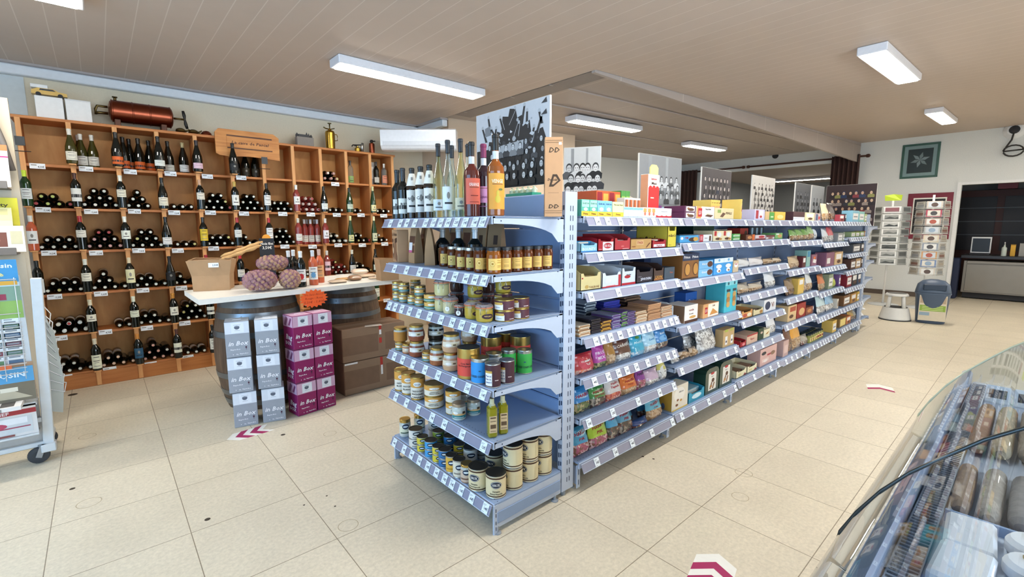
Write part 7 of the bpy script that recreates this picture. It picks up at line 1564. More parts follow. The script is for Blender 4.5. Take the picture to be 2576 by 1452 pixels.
# jars with dark lids on the bottom shelf of the fifth bay
def f_sjar(t):
    b = MB(); b.lathe([(0, 0), (.03, 0), (.033, .005), (.033, .07), (.027, .082), (.027, .088)], C('#8a8a4a', .15), 14); b.build('glass_jar', t)
    b = MB(); b.lathe([(.0285, .086), (.029, .1), (.026, .102), (0, .102)], mat('#1f2a28', .3, coat=.3), 14); b.build('lid', t)
    b = MB(); b.cpatch(.0336, -PI / 2, .07, .018, .062, mat('#d8c27a', .5), 8); b.cpatch(.034, -PI / 2, .04, .03, .05, C('#8a3a2c'), 5); b.build('paper_label', t)
S = BAY_S[4][5] + .0007; jar = None
for i in range(14):
    x, y = BX0 + BW * 4 + .05 + (i % 7) * .072, YF + .04 + (i // 7) * .075
    lab = f'small jar with dark lid, {ORD[i % 7]} in the {("front", "back")[i // 7]} line, bottom shelf, fifth aisle bay'
    if jar is None: jar = thing('preserve_jar', lab, 'jar', (x, y, S), .4, 'dark-lidded jars on the bottom shelf'); f_sjar(jar)
    else: dup(jar, (x, y, S), .4 * math.sin(i), lab)
row(4, 5, [('b', 2094, 2106, 806, 'yellow carton behind the jars', '#d8b45a', LBL)])
for a in LATER: bag(*a)
# ------------------------------------------------------------------ shelves on the hidden side of the gondola carry the photo boards
for k, t in enumerate(bays):
    b = MB(); b.box((BW / 2, .755, 1.55), (BW - .01, .44, .012), M_STEELD, .002); b.box((BW / 2, .975, 1.536), (BW - .01, .012, .04), M_STEEL); b.build('rear_shelf', t)
ZP = 1.5568
GREYS = ['#17181a', '#232427', '#33353a', '#4a4d52', '#8d9196', '#b9bdc2', '#d9dce0']
def person_fig(b, x, z, s, y, hair, face, body):
    b.poly([(x - .24 * s, y, z), (x + .24 * s, y, z), (x + .26 * s, y, z + .2 * s), (x + .14 * s, y, z + .3 * s), (x - .14 * s, y, z + .3 * s), (x - .26 * s, y, z + .2 * s)], C(body))
    b.oval(x, z + .45 * s, .125 * s, .17 * s, y - .0003, C(hair), seg=12); b.oval(x, z + .41 * s, .1 * s, .14 * s, y - .0006, C(face), seg=12)
    b.rect(x - .06 * s, z + .425 * s, x - .02 * s, z + .45 * s, y - .0009, C(hair)); b.rect(x + .02 * s, z + .425 * s, x + .06 * s, z + .45 * s, y - .0009, C(hair)); b.rect(x - .035 * s, z + .335 * s, x + .035 * s, z + .35 * s, y - .0009, C('#7a6a66'))
def crowd(b, R2, w, h, z0, z1, rows, per, s, pal, faces, y=-.0082):
    for r in range(rows):
        zz = z1 - (z1 - z0) * r / max(1, rows - 1)
        for i in range(per):
            x = (-.45 + .9 * (i + .5 + R2.uniform(-.2, .2) + (.25 if r % 2 else 0)) / per) * w
            person_fig(b, max(-w * .42, min(w * .42, x)), zz * h, s, y - .001 * r - .00002 * i, R2.choice(pal[:3]), R2.choice(faces), R2.choice(pal))
def photo_board(lab, M, w, h, back, paint, seed=1):
    t = thing('photo_board', lab, 'photo board', (0, 0, 0), 0, 'old group photographs on boards along the shelving'); t.matrix_world = M
    b = MB(); b.box((0, 0, h / 2), (w, .014, h), P_WHITE, .001); b.build('board', t)
    b = MB(); b.rect(-w/2 + .002, .002, w/2 - .002, h - .002, -.0074, C(back)); paint(b, random.Random(seed), w, h); b.build('photo_print', t)
    return t
def paint_big(b, R2, w, h):
    y = -.0078
    b.rect(-w*.49, h*.0, w*.49, h*.52, y, C('#1f2023'))
    pts = [(-.32, .5), (-.3, .62), (-.22, .6), (-.2, .74), (-.12, .7), (-.1, .9), (-.02, .88), (.0, .97), (.08, .95), (.1, .84), (.16, .86), (.17, .72), (.26, .78), (.28, .62), (.42, .66), (.47, .5)]
    b.poly([(u * w, y - .0003, v * h) for u, v in pts], C('#242528'))
    for i in range(13):
        u = -.34 + .75 * i / 12; v = .58 + .1 * math.sin(i * 1.7) + .12 * (1 - abs(u) * 2); a = R2.uniform(-.6, .6); l = .14 + .08 * R2.random()
        p = lambda t_, o: ((u + math.sin(a) * t_ + o) * w, y - .0006, (v + t_) * h)
        b.poly([p(0, -.016), p(0, .016), p(l, .012), p(l, -.012)], C('#2a2b2e')); b.poly([p(.0, .016), p(0, .021), p(l, .017), p(l, .012)], C('#c4c8cc'))
        b.oval((u + math.sin(a) * l) * w, (v + l + .015) * h, .016 * w, .022 * h, y - .0009, C('#b4b8bc'), seg=8)
    for i in range(16):
        u, v = R2.uniform(-.3, .38), R2.uniform(.45, .8) ; r = R2.uniform(.012, .03)
        b.poly([((u + r * math.cos(k * 1.05) * R2.uniform(.6, 1.3)) * w, y - .0012, (v + r * math.sin(k * 1.05) * R2.uniform(.6, 1.3)) * h) for k in range(6)], C(R2.choice(['#a9adb2', '#c9cdd1', '#3c3e42'])))
    b.poly([(-.36 * w, y - .0012, .8 * h), (-.28 * w, y - .0012, .82 * h), (-.27 * w, y - .0012, .7 * h), (-.36 * w, y - .0012, .69 * h)], C('#7d8186'))
    for v in (.93, .8): b.poly([(.4 * w, y - .0012, v * h), (.47 * w, y - .0012, v * h), (.46 * w, y - .0012, (v + .06) * h)], C('#3a3c40'))
    crowd(b, R2, w, h, .2, .44, 3, 9, .23 * h, ['#1c1d20', '#26282b', '#2f3135', '#4a4c50'], ['#b5b9bd', '#c9cccf', '#9a9ea2'])
    y2 = y - .0045
    b.poly([(-.2 * w, y2, .38 * h), (.18 * w, y2, .4 * h), (.19 * w, y2, .56 * h), (-.2 * w, y2, .53 * h)], C('#b3b7bb'))
    for i in range(4): person_fig(b, (-.14 + .095 * i) * w, .385 * h, .26 * h, y2 - .0006, '#55585c', '#d2d5d8', ['#6d7074', '#3c3e42', '#85888c', '#5a5c60'][i])
    crowd(b, R2, w, h, .02, .13, 2, 8, .28 * h, ['#141517', '#1e2022', '#2a2c2f'], ['#c4c8cb', '#d5d8da'], y2 - .001)
def paint_group(light, rows, per, s, z0, z1, pal, faces):
    def f(b, R2, w, h):
        if light: b.rect(-w*.3, h*.6, -w*.22, h*.98, -.0078, C('#8d9196')); b.rect(w*.1, h*.62, w*.16, h*.98, -.0078, C('#9a9ea3'))
        crowd(b, R2, w, h, z0, z1, rows, per, s * h, pal, faces)
    return f
BW_ = (['#202124', '#2b2d30', '#3a3c40', '#c9ccd0', '#8d9196', '#55585c'], ['#cfd2d5', '#bfc3c6'])
# big photograph behind the end unit
X = 1.995; a, c = at(1200, 290, 'x', X), at(1386, 242, 'x', X)
photo_board('largest black and white crowd photograph standing behind the end unit bottles', T(X, (a.y + c.y) / 2, 1.7485) @ Rz(-PI / 2), a.y - c.y, (a.z + c.z) / 2 - 1.7485, '#c9ccd1', paint_big, 3)
def board_y(lab, p0, p1, pt, y, back, paint, seed, roll=0.0):
    x0, x1 = fx(p0, y, 1.85), fx(p1, y, 1.85); z = fz(pt, (x0 + x1) / 2, y); h = z - ZP; w = x1 - x0
    return photo_board(lab, T((x0 + x1) / 2, y, ZP + abs(math.sin(roll)) * w / 2) @ Ry(roll), w, h, back, paint, seed)
y = 2.36; xm = fx(1464, y, 1.85); az = math.atan2(y, xm) - PI / 2; zt = fz(370, xm, y)
photo_board('bright old school class photograph beside the tan bottle carton', T(xm, y, ZP) @ Rz(az - .15), .28, zt - ZP, '#c4c8cb', paint_group(True, 4, 5, .36, .12, .56, *BW_), 5)
board_y('photograph of a classroom scene behind the red and white sweets display', 1606, 1712, 395, 2.2, '#85888c', paint_group(True, 3, 7, .3, .24, .5, *BW_), 8, -.02)
board_y('dark group photograph above the yellow toast boxes', 1762, 1836, 426, 2.2, '#4a4446', paint_group(False, 4, 7, .26, .2, .68, ['#2a2728', '#332e30', '#262c3c', '#4a4446'], ['#b8aca6', '#c9bdb6']), 11)
board_y('pale photograph of a line of people, right after the toast boxes', 1889, 1946, 445, 2.2, '#b0aca6', paint_group(False, 5, 6, .22, .2, .7, ['#2a2828', '#383434', '#6d6864'], ['#cfc8c0', '#8d8680']), 14)
board_y('dark grey photograph in the sixth place along the shelving', 1998, 2036, 462, 2.2, '#5c5e62', paint_group(False, 3, 4, .3, .25, .6, ['#202124', '#2b2d30', '#3a3c40', '#4a4c50'], ['#8d9094', '#7d8084']), 17)
board_y('small light-topped photograph just before the colour class photo', 2039, 2070, 468, 2.2, '#a9acae', paint_group(False, 2, 3, .34, .25, .45, ['#2a2c2e', '#35373a', '#4a4c4e'], ['#9a9da0', '#8a8d90']), 19)
X = 8.17; a, c = at(2081, 466, 'x', X), at(2208, 463, 'x', X); z0 = 1.5005
photo_board('colour class photograph standing on the far end of the shelving', T(X, (a.y + c.y) / 2, z0) @ Rz(-PI / 2), a.y - c.y, (a.z + c.z) / 2 - z0, '#3a2a2c', paint_group(False, 4, 7, .27, .12, .68, ['#2a2224', '#3a2a2c', '#2c3a5a', '#8a3a40', '#8d8a50', '#9a8a80', '#33343c'], ['#d8b89a', '#cfa88a']), 23)
# green pack and spray bottle on the rear shelf
x0 = 2.25; p0, p1 = at(1272, 480, 'x', x0), at(1336, 480, 'x', x0); ym = (p0.y + p1.y) / 2; wd = p0.y - p1.y
t = thing('bottle_crate', 'clear green crate under the largest photograph, packed with small pale bottles', 'crate', (2.03, at(1304, 480, 'x', 1.99).y, 1.659), -PI / 2)
w = at(1270, 480, 'x', 1.99).y - at(1338, 480, 'x', 1.99).y
b = MB(); b.box((0, 0, .025), (w, .08, .05), mat('#2f9a80', .2, coat=.5), .003); b.build('crate_body', t)
for k in range(5):
    b = MB(); b.lathe([(.0, .05), (.02, .0505), (.02, .07), (.009, .08), (.009, .0885), (0, .0885)], mat('#c9d0b4', .15, coat=.4), 10, T(w * (-.4 + .2 * k), 0, 0)); b.build('bottle', t)
# ------------------------------------------------------------------ things at the back wall
XW = 12.999
def on_wall(px, py): return at(px, py, 'x', XW)
def wall_rect(p, q): return (p.y + q.y) / 2, (p.z + q.z) / 2, abs(p.y - q.y), abs(p.z - q.z)
yc, zc, w, h = wall_rect(on_wall(2272, 366), on_wall(2358, 445))
t = thing('framed_picture', 'green framed picture of a white lily high on the back wall', 'picture', (XW - .0005, yc, zc), -PI / 2)
M_FR = mat('#2f5a50', .35, coat=.3); b = MB()
for u, v, a, c in ((0, h/2 - .02, w, .04), (0, -h/2 + .02, w, .04), (-w/2 + .02, 0, .04, h - .08), (w/2 - .02, 0, .04, h - .08)): b.box((u, -.012, v), (a, .024, c), M_FR, .003)
b.build('frame', t)
b = MB(); b.rect(-w/2 + .03, -h/2 + .03, w/2 - .03, h/2 - .03, -.006, mat('#b9cfc8', .5)); b.rect(-w*.33, -h*.35, w*.33, h*.35, -.0065, mat('#3c4a4a', .5))
for k in range(6):
    a = 2 * PI * k / 6 + .3; L_, W_ = .16, .04
    b.poly([(0, -.007 - k * .0002, .02), (math.cos(a - .4) * L_ * .5, -.007 - k * .0002, .02 + math.sin(a - .4) * L_ * .5), (math.cos(a) * L_, -.007 - k * .0002, .02 + math.sin(a) * L_), (math.cos(a + .4) * L_ * .5, -.007 - k * .0002, .02 + math.sin(a + .4) * L_ * .5)], mat(['#b4c0be', '#a3b1af'][k % 2], .5))
b.build('flower_print', t)
def glass_mat(nt, b):
    out = nt.nodes['Material Output']; tr = nt.nodes.new('ShaderNodeBsdfTransparent'); gl = nt.nodes.new('ShaderNodeBsdfGlossy'); mx = nt.nodes.new('ShaderNodeMixShader'); lw = nt.nodes.new('ShaderNodeFresnel')
    lw.inputs['IOR'].default_value = 1.5; gl.inputs['Roughness'].default_value = .02; tr.inputs['Color'].default_value = (.88, .94, .97, 1)
    nt.links.new(lw.outputs[0], mx.inputs[0]); nt.links.new(tr.outputs[0], mx.inputs[1]); nt.links.new(gl.outputs[0], mx.inputs[2]); nt.links.new(mx.outputs[0], out.inputs[0])
M_PANE = nodemat('pane_glass', glass_mat)
b = MB(); b.rect(-w/2 + .03, -h/2 + .03, w/2 - .03, h/2 - .03, -.012, M_PANE); b.build('glass_pane', t)
yc, zc, w, h = wall_rect(on_wall(2286, 488), on_wall(2386, 602))
t = thing('framed_board', 'black board with wine red mount on the back wall behind the postcards', 'picture', (XW - .0005, yc, zc), -PI / 2)
b = MB(); b.box((0, -.01, 0), (w, .02, h), mat('#7a2238', .5), .003); b.build('frame', t)
b = MB(); b.rect(-w*.37, -h*.4, w*.37, h*.4, -.0205, P_WHITE); b.rect(-w*.34, -h*.37, w*.34, h*.37, -.021, mat('#1d1b1e', .4)); b.build('dark_panel', t)
# wall sensor with looped cable, round camera
p = at(2553, 328, 'x', XW); t = thing('wall_camera', 'small white wall camera with a loop of dark cable near the frame edge', 'camera', (XW - .0005, p.y, p.z))
b = MB(); b.lathe([(0, 0), (.16, 0), (.15, .03), (.1, .09), (0, .1)], M_WHITE, 18, Ry(-PI / 2)); b.build('camera_mount', t)
b = MB(); b.lathe([(0, .1), (.075, .1), (.06, .14), (0, .15)], P_INK, 14, Ry(-PI / 2)); b.build('lens', t)
b = MB(); b.tube([(-.13, 0, -.05), (-.1, .02, -.18), (-.08, .08, -.3), (-.08, .11, -.38)] + [(-.07 - .002 * k, -.02 + .13 * math.cos(3.0 + k * .42), -.38 + .1 * math.sin(3.0 + k * .42)) for k in range(26)], .014, mat('#33302e', .5), 6); b.build('cable', t)
p = at(1951, 392, 'x', XW); b = MB(); b.lathe([(0, 0), (.07, 0), (.07, .03), (.045, .06), (0, .07)], P_INK, 16, Ry(-PI / 2))
tag(b.build('round_camera', loc=(XW - .0005, p.y, p.z)), 'small black round camera on the back wall above the curtain rod', 'camera')
# curtain rods and curtains
M_ROD = mat('#4a2c20', .4); M_CURT = mat('#4a3430', .8, noise=.1)
def rod(lab, p0, p1, z):
    y0, y1 = on_wall(*p0).y, on_wall(*p1).y
    t = thing('curtain_rod', lab, 'curtain rod', (XW - .09, 0, z)); b = MB(); b.tube([(0, y0, 0), (0, y1, 0)], .022, M_ROD, 10); b.build('rod_pole', t)
    for y_ in (y0, y1):
        b = MB(); b.lathe([(0, -.05), (.035, -.03), (.04, 0), (.035, .03), (0, .05)], M_ROD, 12, T(0, y_, 0) @ Rx(PI / 2)); b.build('finial', t)
    b = MB(); b.box((.045, (y0 * .8 + y1 * .2), 0), (.088, .03, .03), M_ROD); b.build('wall_bracket', t)
zr = on_wall(2000, 410).z
rod('long wooden curtain rod ending at the drawn brown curtain', (1886, 421), (2186, 396), zr); rod('shorter wooden curtain rod farther along the back wall', (1740, 438), (1874, 421), zr)
def curtain(lab, p0, p1, zb, n):
    y0, y1 = on_wall(*p0).y, on_wall(*p1).y; b = MB(); vs = []; m_ = n * 8
    for i in range(m_ + 1):
        u = i / m_; yy = y0 + (y1 - y0) * u; xx = .05 * math.sin(u * n * 2 * PI)
        for z in (zb, (zb + zr) / 2, zr + .04): vs.append((xx * (1 if z > zb else 1.15), yy, z - zr))
    b.add(vs, [(3*i + k, 3*i + 3 + k, 3*i + 4 + k, 3*i + 1 + k) for i in range(m_) for k in range(2)], M_CURT, None, True)
    tag(b.build('curtain', loc=(XW - .178, 0, zr)), lab, 'curtain', 'brown curtains at the rear opening')
curtain('dark brown pleated curtain drawn to the side of the opening, above the colour photo', (2099, 396), (2170, 394), .15, 6)
curtain('dark brown curtain hanging far back beside the classroom photo', (1716, 445), (1762, 440), .15, 5)
# storage seen over the shelving at the rear left
t = thing('storage_shelf', 'white storage shelf at the rear left with cartons on it', 'shelf', (6.75, 6.72, 0))
b = MB()
for x in (-1.1, 1.1): b.box((x, 0, 1.0), (.04, .5, 2.0), M_TRIMG)
b.build('side_frame', t)
for z in (.3, .9, 1.5, 1.98):
    b = MB(); b.box((0, 0, z), (2.2, .5, .03), M_TRIMG); b.build('shelf_board', t)
for i, (x, w, h, c, lab) in enumerate(((-.75, .55, .22, '#cfcac2', 'low white carton at the near end of the rear storage shelf'), (-.15, .6, .2, '#8a6a4c', 'brown carton in the middle of the rear storage shelf'), (.5, .6, .2, '#a07c58', 'lighter brown carton with white tag on the rear storage shelf'))):
    b = carton_mb(w, .4, h, c, [R_(.6, .3, .85, .6, WH)] if i != 0 else [], bev=.004); tag(b.build('storage_carton', loc=(6.75 + x, 6.72, 1.9955)), lab, 'carton', 'cartons on the rear storage shelf')
b = carton_mb(1.1, .36, .2, '#8d6a48', [], bev=.004); tag(b.build('storage_carton', loc=(6.95, 6.72, 2.196)), 'long brown carton lying on top of the other cartons', 'carton', 'cartons on the rear storage shelf')
b = carton_mb(1.2, .5, 1.95, '#c9c8c4', [R_(.495, 0, .505, 1, '#8a8a88')], bev=.006); tag(b.build('white_cabinet', loc=(11.6, 5.4, .0005)), 'plain white cupboard seen between two photo boards at the back', 'cabinet')
# ------------------------------------------------------------------ postcard spinners
M_WIRE = mat('#c4c8c9', .35); PC = mat('#dfe1e0', .5)
def spinner(lab, px, py, topz, nrow, cards, side, extra=None, zb=.72, face0=0.0, cw=.25):
    p = at(px, py, 'z', 0); t = thing('postcard_spinner', lab, 'postcard stand', (p.x, p.y, 0), 0, 'postcard stands at the back wall')
    b = MB(); b.lathe([(0, 0), (.24, 0), (.24, .012), (.04, .03), (0, .03)], M_WIRE, 20); b.build('base_plate', t)
    b = MB(); b.tube([(0, 0, .02), (0, 0, topz)], .018, M_WHITE, 10); b.build('pole', t)
    step = (topz - .1 - zb) / nrow; A = math.atan2(-p.y, -p.x) + face0; H = step * .86; RS = cw * .95 + .01
    b = MB()
    for k in range(6):
        a = A + k * PI / 3
        for r in range(nrow):
            M = T(0, 0, zb + r * step) @ Rz(a + PI / 2) @ T(0, -RS, 0)
            W = cw / 2 + .008
            b.tube([(-W, -.012, 0), (W, -.012, 0)], .003, M_WIRE, 5, M); b.tube([(-W, -.012, .03), (W, -.012, .03)], .003, M_WIRE, 5, M)
            for s_ in (-W, W): b.tube([(s_, -.012, 0), (s_, .012, .0), (s_, .016, H)], .003, M_WIRE, 5, M)
            b.tube([(-W, .014, 0), (0, RS - .02, 0), (W, .014, 0)], .003, M_WIRE, 4, M)
    b.build('wire_pockets', t)
    for k in (0, 1, 5):
        a = A + k * PI / 3
        for r in range(nrow):
            M = T(p.x, p.y, zb + r * step + .004) @ Rz(a + PI / 2) @ T(0, -RS, 0) @ Rx(-.06)
            c = MB(); items = cards(r, k); c.box((0, 0, H / 2), (cw, .004, H), mat(items[0], .4), .0); face_decor(c, items[1], cw, H, -.0023)
            o = c.build('postcard', M=M); tag(o, f'postcard, {ORD[nrow - 1 - r]} from the top on the {"front" if k == 0 else "left" if k == 5 else "right"} side of the {side}', 'postcard', f'postcards on the {side}')
    if extra: extra(t, p, A, topz)
def cards_a(r, k):
    if k: return ('#9fa2a1', [('r', .1, .15, .9, .85, ['#6d716f', '#838785', '#5a5e5e'][(r + k) % 3])])
    return ('#e3e5e4', [('r', .1, .16, .9, .84, ['#8d9190', '#a3a6a5', '#55595a', '#6d7371', '#9a9c9b', '#b4b6b4'][r % 6]), ('p', [(.1, .3), (.4, .6), (.7, .4), (.9, .55), (.9, .2), (.1, .2)], ['#4a4e4e', '#6a6e6c', '#33383a'][r % 3])] if r < 7 else [('r', .1, .16, .9, .84, '#8a5a62')])
def cards_b(r, k):
    cs = ['#c9c2b8', '#8d96a4', '#b9a59a', '#6d84b0', '#d8cbb4', '#a8485a', '#c99a6a', '#b4b8b8']
    if k: return ('#b4b1aa', [('r', .12, .1, .88, .6, ['#7a5a50', '#8a8d90', '#a39a8c'][(r + k) % 3]), ('r', .2, .65, .8, .85, '#8d8a84')])
    return (cs[(r * 3) % 8], [('r', .1, .1, .9, .9, ['#dfe0de', '#d8d4ca', '#c4ccd4'][r % 3]), ('o', .5, .5, .22, .3, ['#5a4a44', '#8aa0b8', '#a8584a', '#4a4a4e'][r % 4])])
def lime(t, p, A, tz):
    b = MB(); b.add([(-.12, 0, 0), (.12, 0, 0), (.13, -.02, .1), (0, .01, .12), (-.13, -.02, .1)], [(0, 1, 2, 3, 4)], mat('#c3dc3c', .5))
    tag(b.build('lime_notice', M=T(p.x, p.y, tz + .001) @ Rz(A + PI / 2)), 'lime green paper notice on top of the nearer postcard stand', 'notice')
spinner('tall wire postcard stand full of framed grey postcards, with lime notice on top', 2220, 766, 1.97, 8, cards_a, 'grey postcard stand', lime, .78)
spinner('tall clear postcard stand with colourful cards behind the waste bin', 2318, 775, 2.05, 9, cards_b, 'colourful postcard stand', None, .62, .1, .21)
# ------------------------------------------------------------------ waste bin, step stool, sacks
p = at(2337, 816, 'z', 0); bx, by = p.x + .2, p.y + .02
bn = thing('waste_bin', 'slate blue swing-top waste bin with a green and beige poster on it', 'waste bin', (bx, by, 0), math.atan2(-by, -bx) + PI / 2 + .1)
M_BIN = mat('#4a5a70', .4)
def tub(b, lv, m, n=28, e=.7):
    vs = []
    for z, a, c in lv:
        for k in range(n):
            t_ = 2 * PI * k / n; cc, ss = math.cos(t_), math.sin(t_)
            vs.append((a * math.copysign(abs(cc) ** e, cc), c * math.copysign(abs(ss) ** e, ss), z))
    fs = [(i*n + k, i*n + (k+1) % n, i*n + n + (k+1) % n, i*n + n + k) for i in range(len(lv) - 1) for k in range(n)]
    b.add(vs, fs + [tuple(range(n))[::-1], tuple((len(lv) - 1) * n + k for k in range(n))], m, None, True)
b = MB(); tub(b, [(0, .17, .14), (.02, .175, .145), (.44, .205, .17), (.46, .215, .18), (.475, .215, .18)], M_BIN); b.build('bin_body', bn)
b = MB(); tub(b, [(.4755, .212, .178), (.5, .21, .176), (.6, .19, .15), (.66, .13, .1), (.68, .05, .04)], M_BIN); b.build('lid', bn)
b = MB(); b.box((0, -.162, .565), (.27, .03, .1), mat('#28384c', .35), .012, T(0, 0, .565) @ Rx(.0) @ T(0, 0, -.565)); b.build('swing_flap', bn)
b = MB(); M_ = T(0, -.172, .05) @ Rx(-.075)
b.rect(-.16, 0, .16, .39, 0, mat('#cfc4ac', .5), M_); b.rect(-.15, .27, .15, .37, -.001, mat('#b09a80', .5), M_); b.rect(-.15, .15, .15, .24, -.001, mat('#8aa83c', .5), M_)
for z in (.165, .19, .215): b.rect(-.12, z, .12, z + .006, -.002, mat('#d8e0a8', .5), M_)
b.rect(-.15, .08, -.03, .13, -.001, mat('#8aa0b0', .5), M_); b.build('poster_label', bn)
p = at(2250, 808, 'z', 0); sx, sy = p.x + .18, p.y + .03
st = thing('step_stool', 'round white plastic step stool with two levels beside the waste bin', 'step stool', (sx, sy, 0), math.atan2(-sy, -sx) + PI / 2)
M_STL = mat('#d6d6d2', .45)
b = MB(); b.lathe([(.20, .012), (.205, .03), (.165, .2), (.155, .205)], M_STL, 28); b.build('lower_ring', st)
b = MB(); b.lathe([(0, 0), (.208, 0), (.21, .014), (.2, .016)], P_INK, 28); b.build('rubber_base', st)
b = MB(); b.lathe([(0, .2052), (.152, .2052), (.15, .209), (0, .209)], mat('#4a4a48', .7), 24); b.build('step_pad', st)
for k in range(4):
    a = PI / 4 + k * PI / 2; b = MB(); b.tube([(.14 * math.cos(a), .14 * math.sin(a), .2), (.115 * math.cos(a), .115 * math.sin(a), .4)], [.03, .024], M_STL, 8); b.build('leg', st)
b = MB(); b.lathe([(.15, .39), (.15, .41), (.135, .428), (0, .43)], M_STL, 24); b.lathe([(0, .39), (.15, .39)], M_STL, 24); b.build('top_ring', st)
b = MB(); b.lathe([(.12, .4302), (.118, .434), (0, .434)], mat('#6a6a68', .7), 24); b.build('top_pad', st)
for i in range(2):
    b = MB(); pillow(b, .34, .3, .09, M_WHITE)
    if i: b.add([(-.07, -.06, .0912), (.06, -.06, .0912), (.06, .05, .0912), (-.07, .05, .0912)], [(0, 1, 2, 3)], mat('#2a7a44', .5))
    o = b.build('white_sack', M=T(8.40, 1.82, .1606 + i * .092) @ Rz(.3 + .1 * i)); tag(o, f'white sack {"with green label on top" if i else "underneath the green-labelled one"}, low at the far end of the shelving', 'sack', 'white sacks at the far shelving end')
# ------------------------------------------------------------------ the kitchen behind the opening
kc = thing('steel_counter', 'stainless steel refrigerated counter seen through the kitchen opening', 'steel counter', (13.45, .1, 0))
M_INOX = mat('#8d867c', .42, metal=.8, noise=.06, scale=6)
b = MB(); b.box((.35, 0, .46), (.7, 1.9, .66), M_INOX, .006); b.build('cabinet_body', kc)
b = MB(); b.box((.35, 0, .87), (.74, 2.0, .06), mat('#2c2a2c', .3), .004); b.build('worktop', kc)
b = MB(); b.box((.38, 0, .075), (.6, 1.85, .11), P_INK); b.build('plinth', kc)
for y_ in (-.46, .46):
    b = MB(); b.box((-.012, y_, .44), (.022, .88, .56), M_INOX, .004); b.build('door', kc)
    b = MB(); b.box((-.014, y_, .76), (.026, .88, .05), M_INOX, .004); b.build('door_rail', kc)
b = MB(); b.box((0, 0, .42), (.34, .34, .84), mat('#232c48', .5), .01); tag(b.build('navy_bin', loc=(13.42, 1.27, .0005)), 'dark navy cabinet side standing between kitchen doorway and steel counter', 'cabinet')
kb = thing('kitchen_unit', 'dark red-brown glass-fronted kitchen wall unit behind the steel counter', 'kitchen unit', (15.1, .2, 0)); M_MAH = mat('#4a231c', .5)
b = MB(); b.box((.2, 0, 1.15), (.4, 3.2, 2.3), M_MAH, .005); b.build('unit_body', kb)
for y_ in (.95, .05, -.85):
    b = MB(); b.box((-.012, y_, 1.55), (.02, .78, 1.2), mat('#221b1d', .45)); b.build('glass_door', kb)
b = MB()
for z in (1.3, 1.6, 1.9): b.box((-.024, .5, z), (.004, 1.5, .02), mat('#5a5c60', .4))
b.build('shelf_edge', kb)
b = MB(); b.box((0, 0, .06), (.2, .3, .12), mat('#8a4a58', .5), .004); tag(b.build('pink_box', loc=(14.95, .62, 2.3005 - .0)), 'pink box on top of the dark kitchen unit', 'box')
def ktop(x, y_, name, lab, fn): t = thing(name, lab, 'kitchen item', (x, y_, .9005)); fn(t); return t
def f_scale(t):
    b = MB(); b.box((0, 0, .02), (.2, .3, .04), P_INK, .004); b.box((.06, 0, .2), (.03, .3, .34), M_WHITE, .004); b.build('frame', t); b = MB(); b.rect(-.13, .06, .13, .34, -.0, mat('#232528', .3), T(.044, 0, 0) @ Rz(-PI / 2)); b.build('screen', t)
ktop(13.75, .85, 'kitchen_screen', 'white framed dark screen on the kitchen counter', f_scale)
def f_box1(t): b = MB(); b.box((0, 0, .08), (.15, .3, .16), mat('#b4aca0', .5), .01); b.build('appliance_body', t); b = MB(); b.box((-.05, 0, .17), (.06, .2, .02), P_INK); b.build('appliance_top', t)
ktop(13.62, .96 - .1 + .02, 'small_appliance', 'small beige appliance at the near end of the kitchen counter', f_box1) if False else None
def f_pump(t): b = MB(); b.lathe([(0, 0), (.04, 0), (.04, .16), (.015, .19), (.015, .22)], mat('#c9d4cc', .3), 12); b.build('bottle_body', t); b = MB(); b.tube([(0, 0, .22), (0, 0, .27), (-.05, 0, .27)], .01, M_WHITE, 6); b.build('pump', t)
ktop(13.6, .5, 'soap_bottle', 'pale soap pump bottle on the kitchen counter', f_pump)
def f_sp(t): b = MB(); b.box((0, 0, .11), (.03, .07, .22), mat('#d8a83c', .6), .004); b.build('pad', t); b = MB(); b.box((0, 0, .228), (.034, .074, .014), mat('#8a6a2c', .6)); b.build('grip', t)
ktop(13.6, .38, 'yellow_pad', 'upright yellow pad beside the soap bottle', f_sp)
b = MB(); b.box((0, 0, .13), (.02, 1.2, .26), M_INOX, .004); tag(b.build('steel_splashback', loc=(13.62, -.3, .9005)), 'low steel splashback standing on the kitchen counter', 'splashback')
# ------------------------------------------------------------------ arrows stuck on the floor
def arrow(lab, px, py, rz, n=2, L_=.2, W_=.15):
    p = at(px, py, 'z', 0); t = thing('floor_arrow', lab, 'floor sticker', (p.x, p.y, .0006), rz, 'arrow stickers on the floor')
    ch = lambda x0, x1, z, m, b: b.add([(x0, -W_/2, z), (x1, -W_/2, z), (x1 + .06, 0, z), (x1, W_/2, z), (x0, W_/2, z), (x0 + .06, 0, z)], [(0, 1, 2, 5), (5, 2, 3, 4)], m)
    b = MB(); ch(-L_ * .75, L_ * .45, 0, P_WHITE, b); b.build('sticker_sheet', t)
    b = MB()
    for k in range(n): ch(-.11 + k * .095, -.06 + k * .095, .0004, mat('#a3205a', .5), b)
    b.build('chevron_print', t)
arrow('white floor sticker with two magenta chevrons in front of the grey wine boxes', 628, 1090, PI + .1)
arrow('small worn chevron sticker halfway down the aisle', 2213, 975, .3, 1, .1, .2)
arrow('chevron floor sticker cut by the bottom frame edge', 1790, 1447, .25, 2, .22, .17)
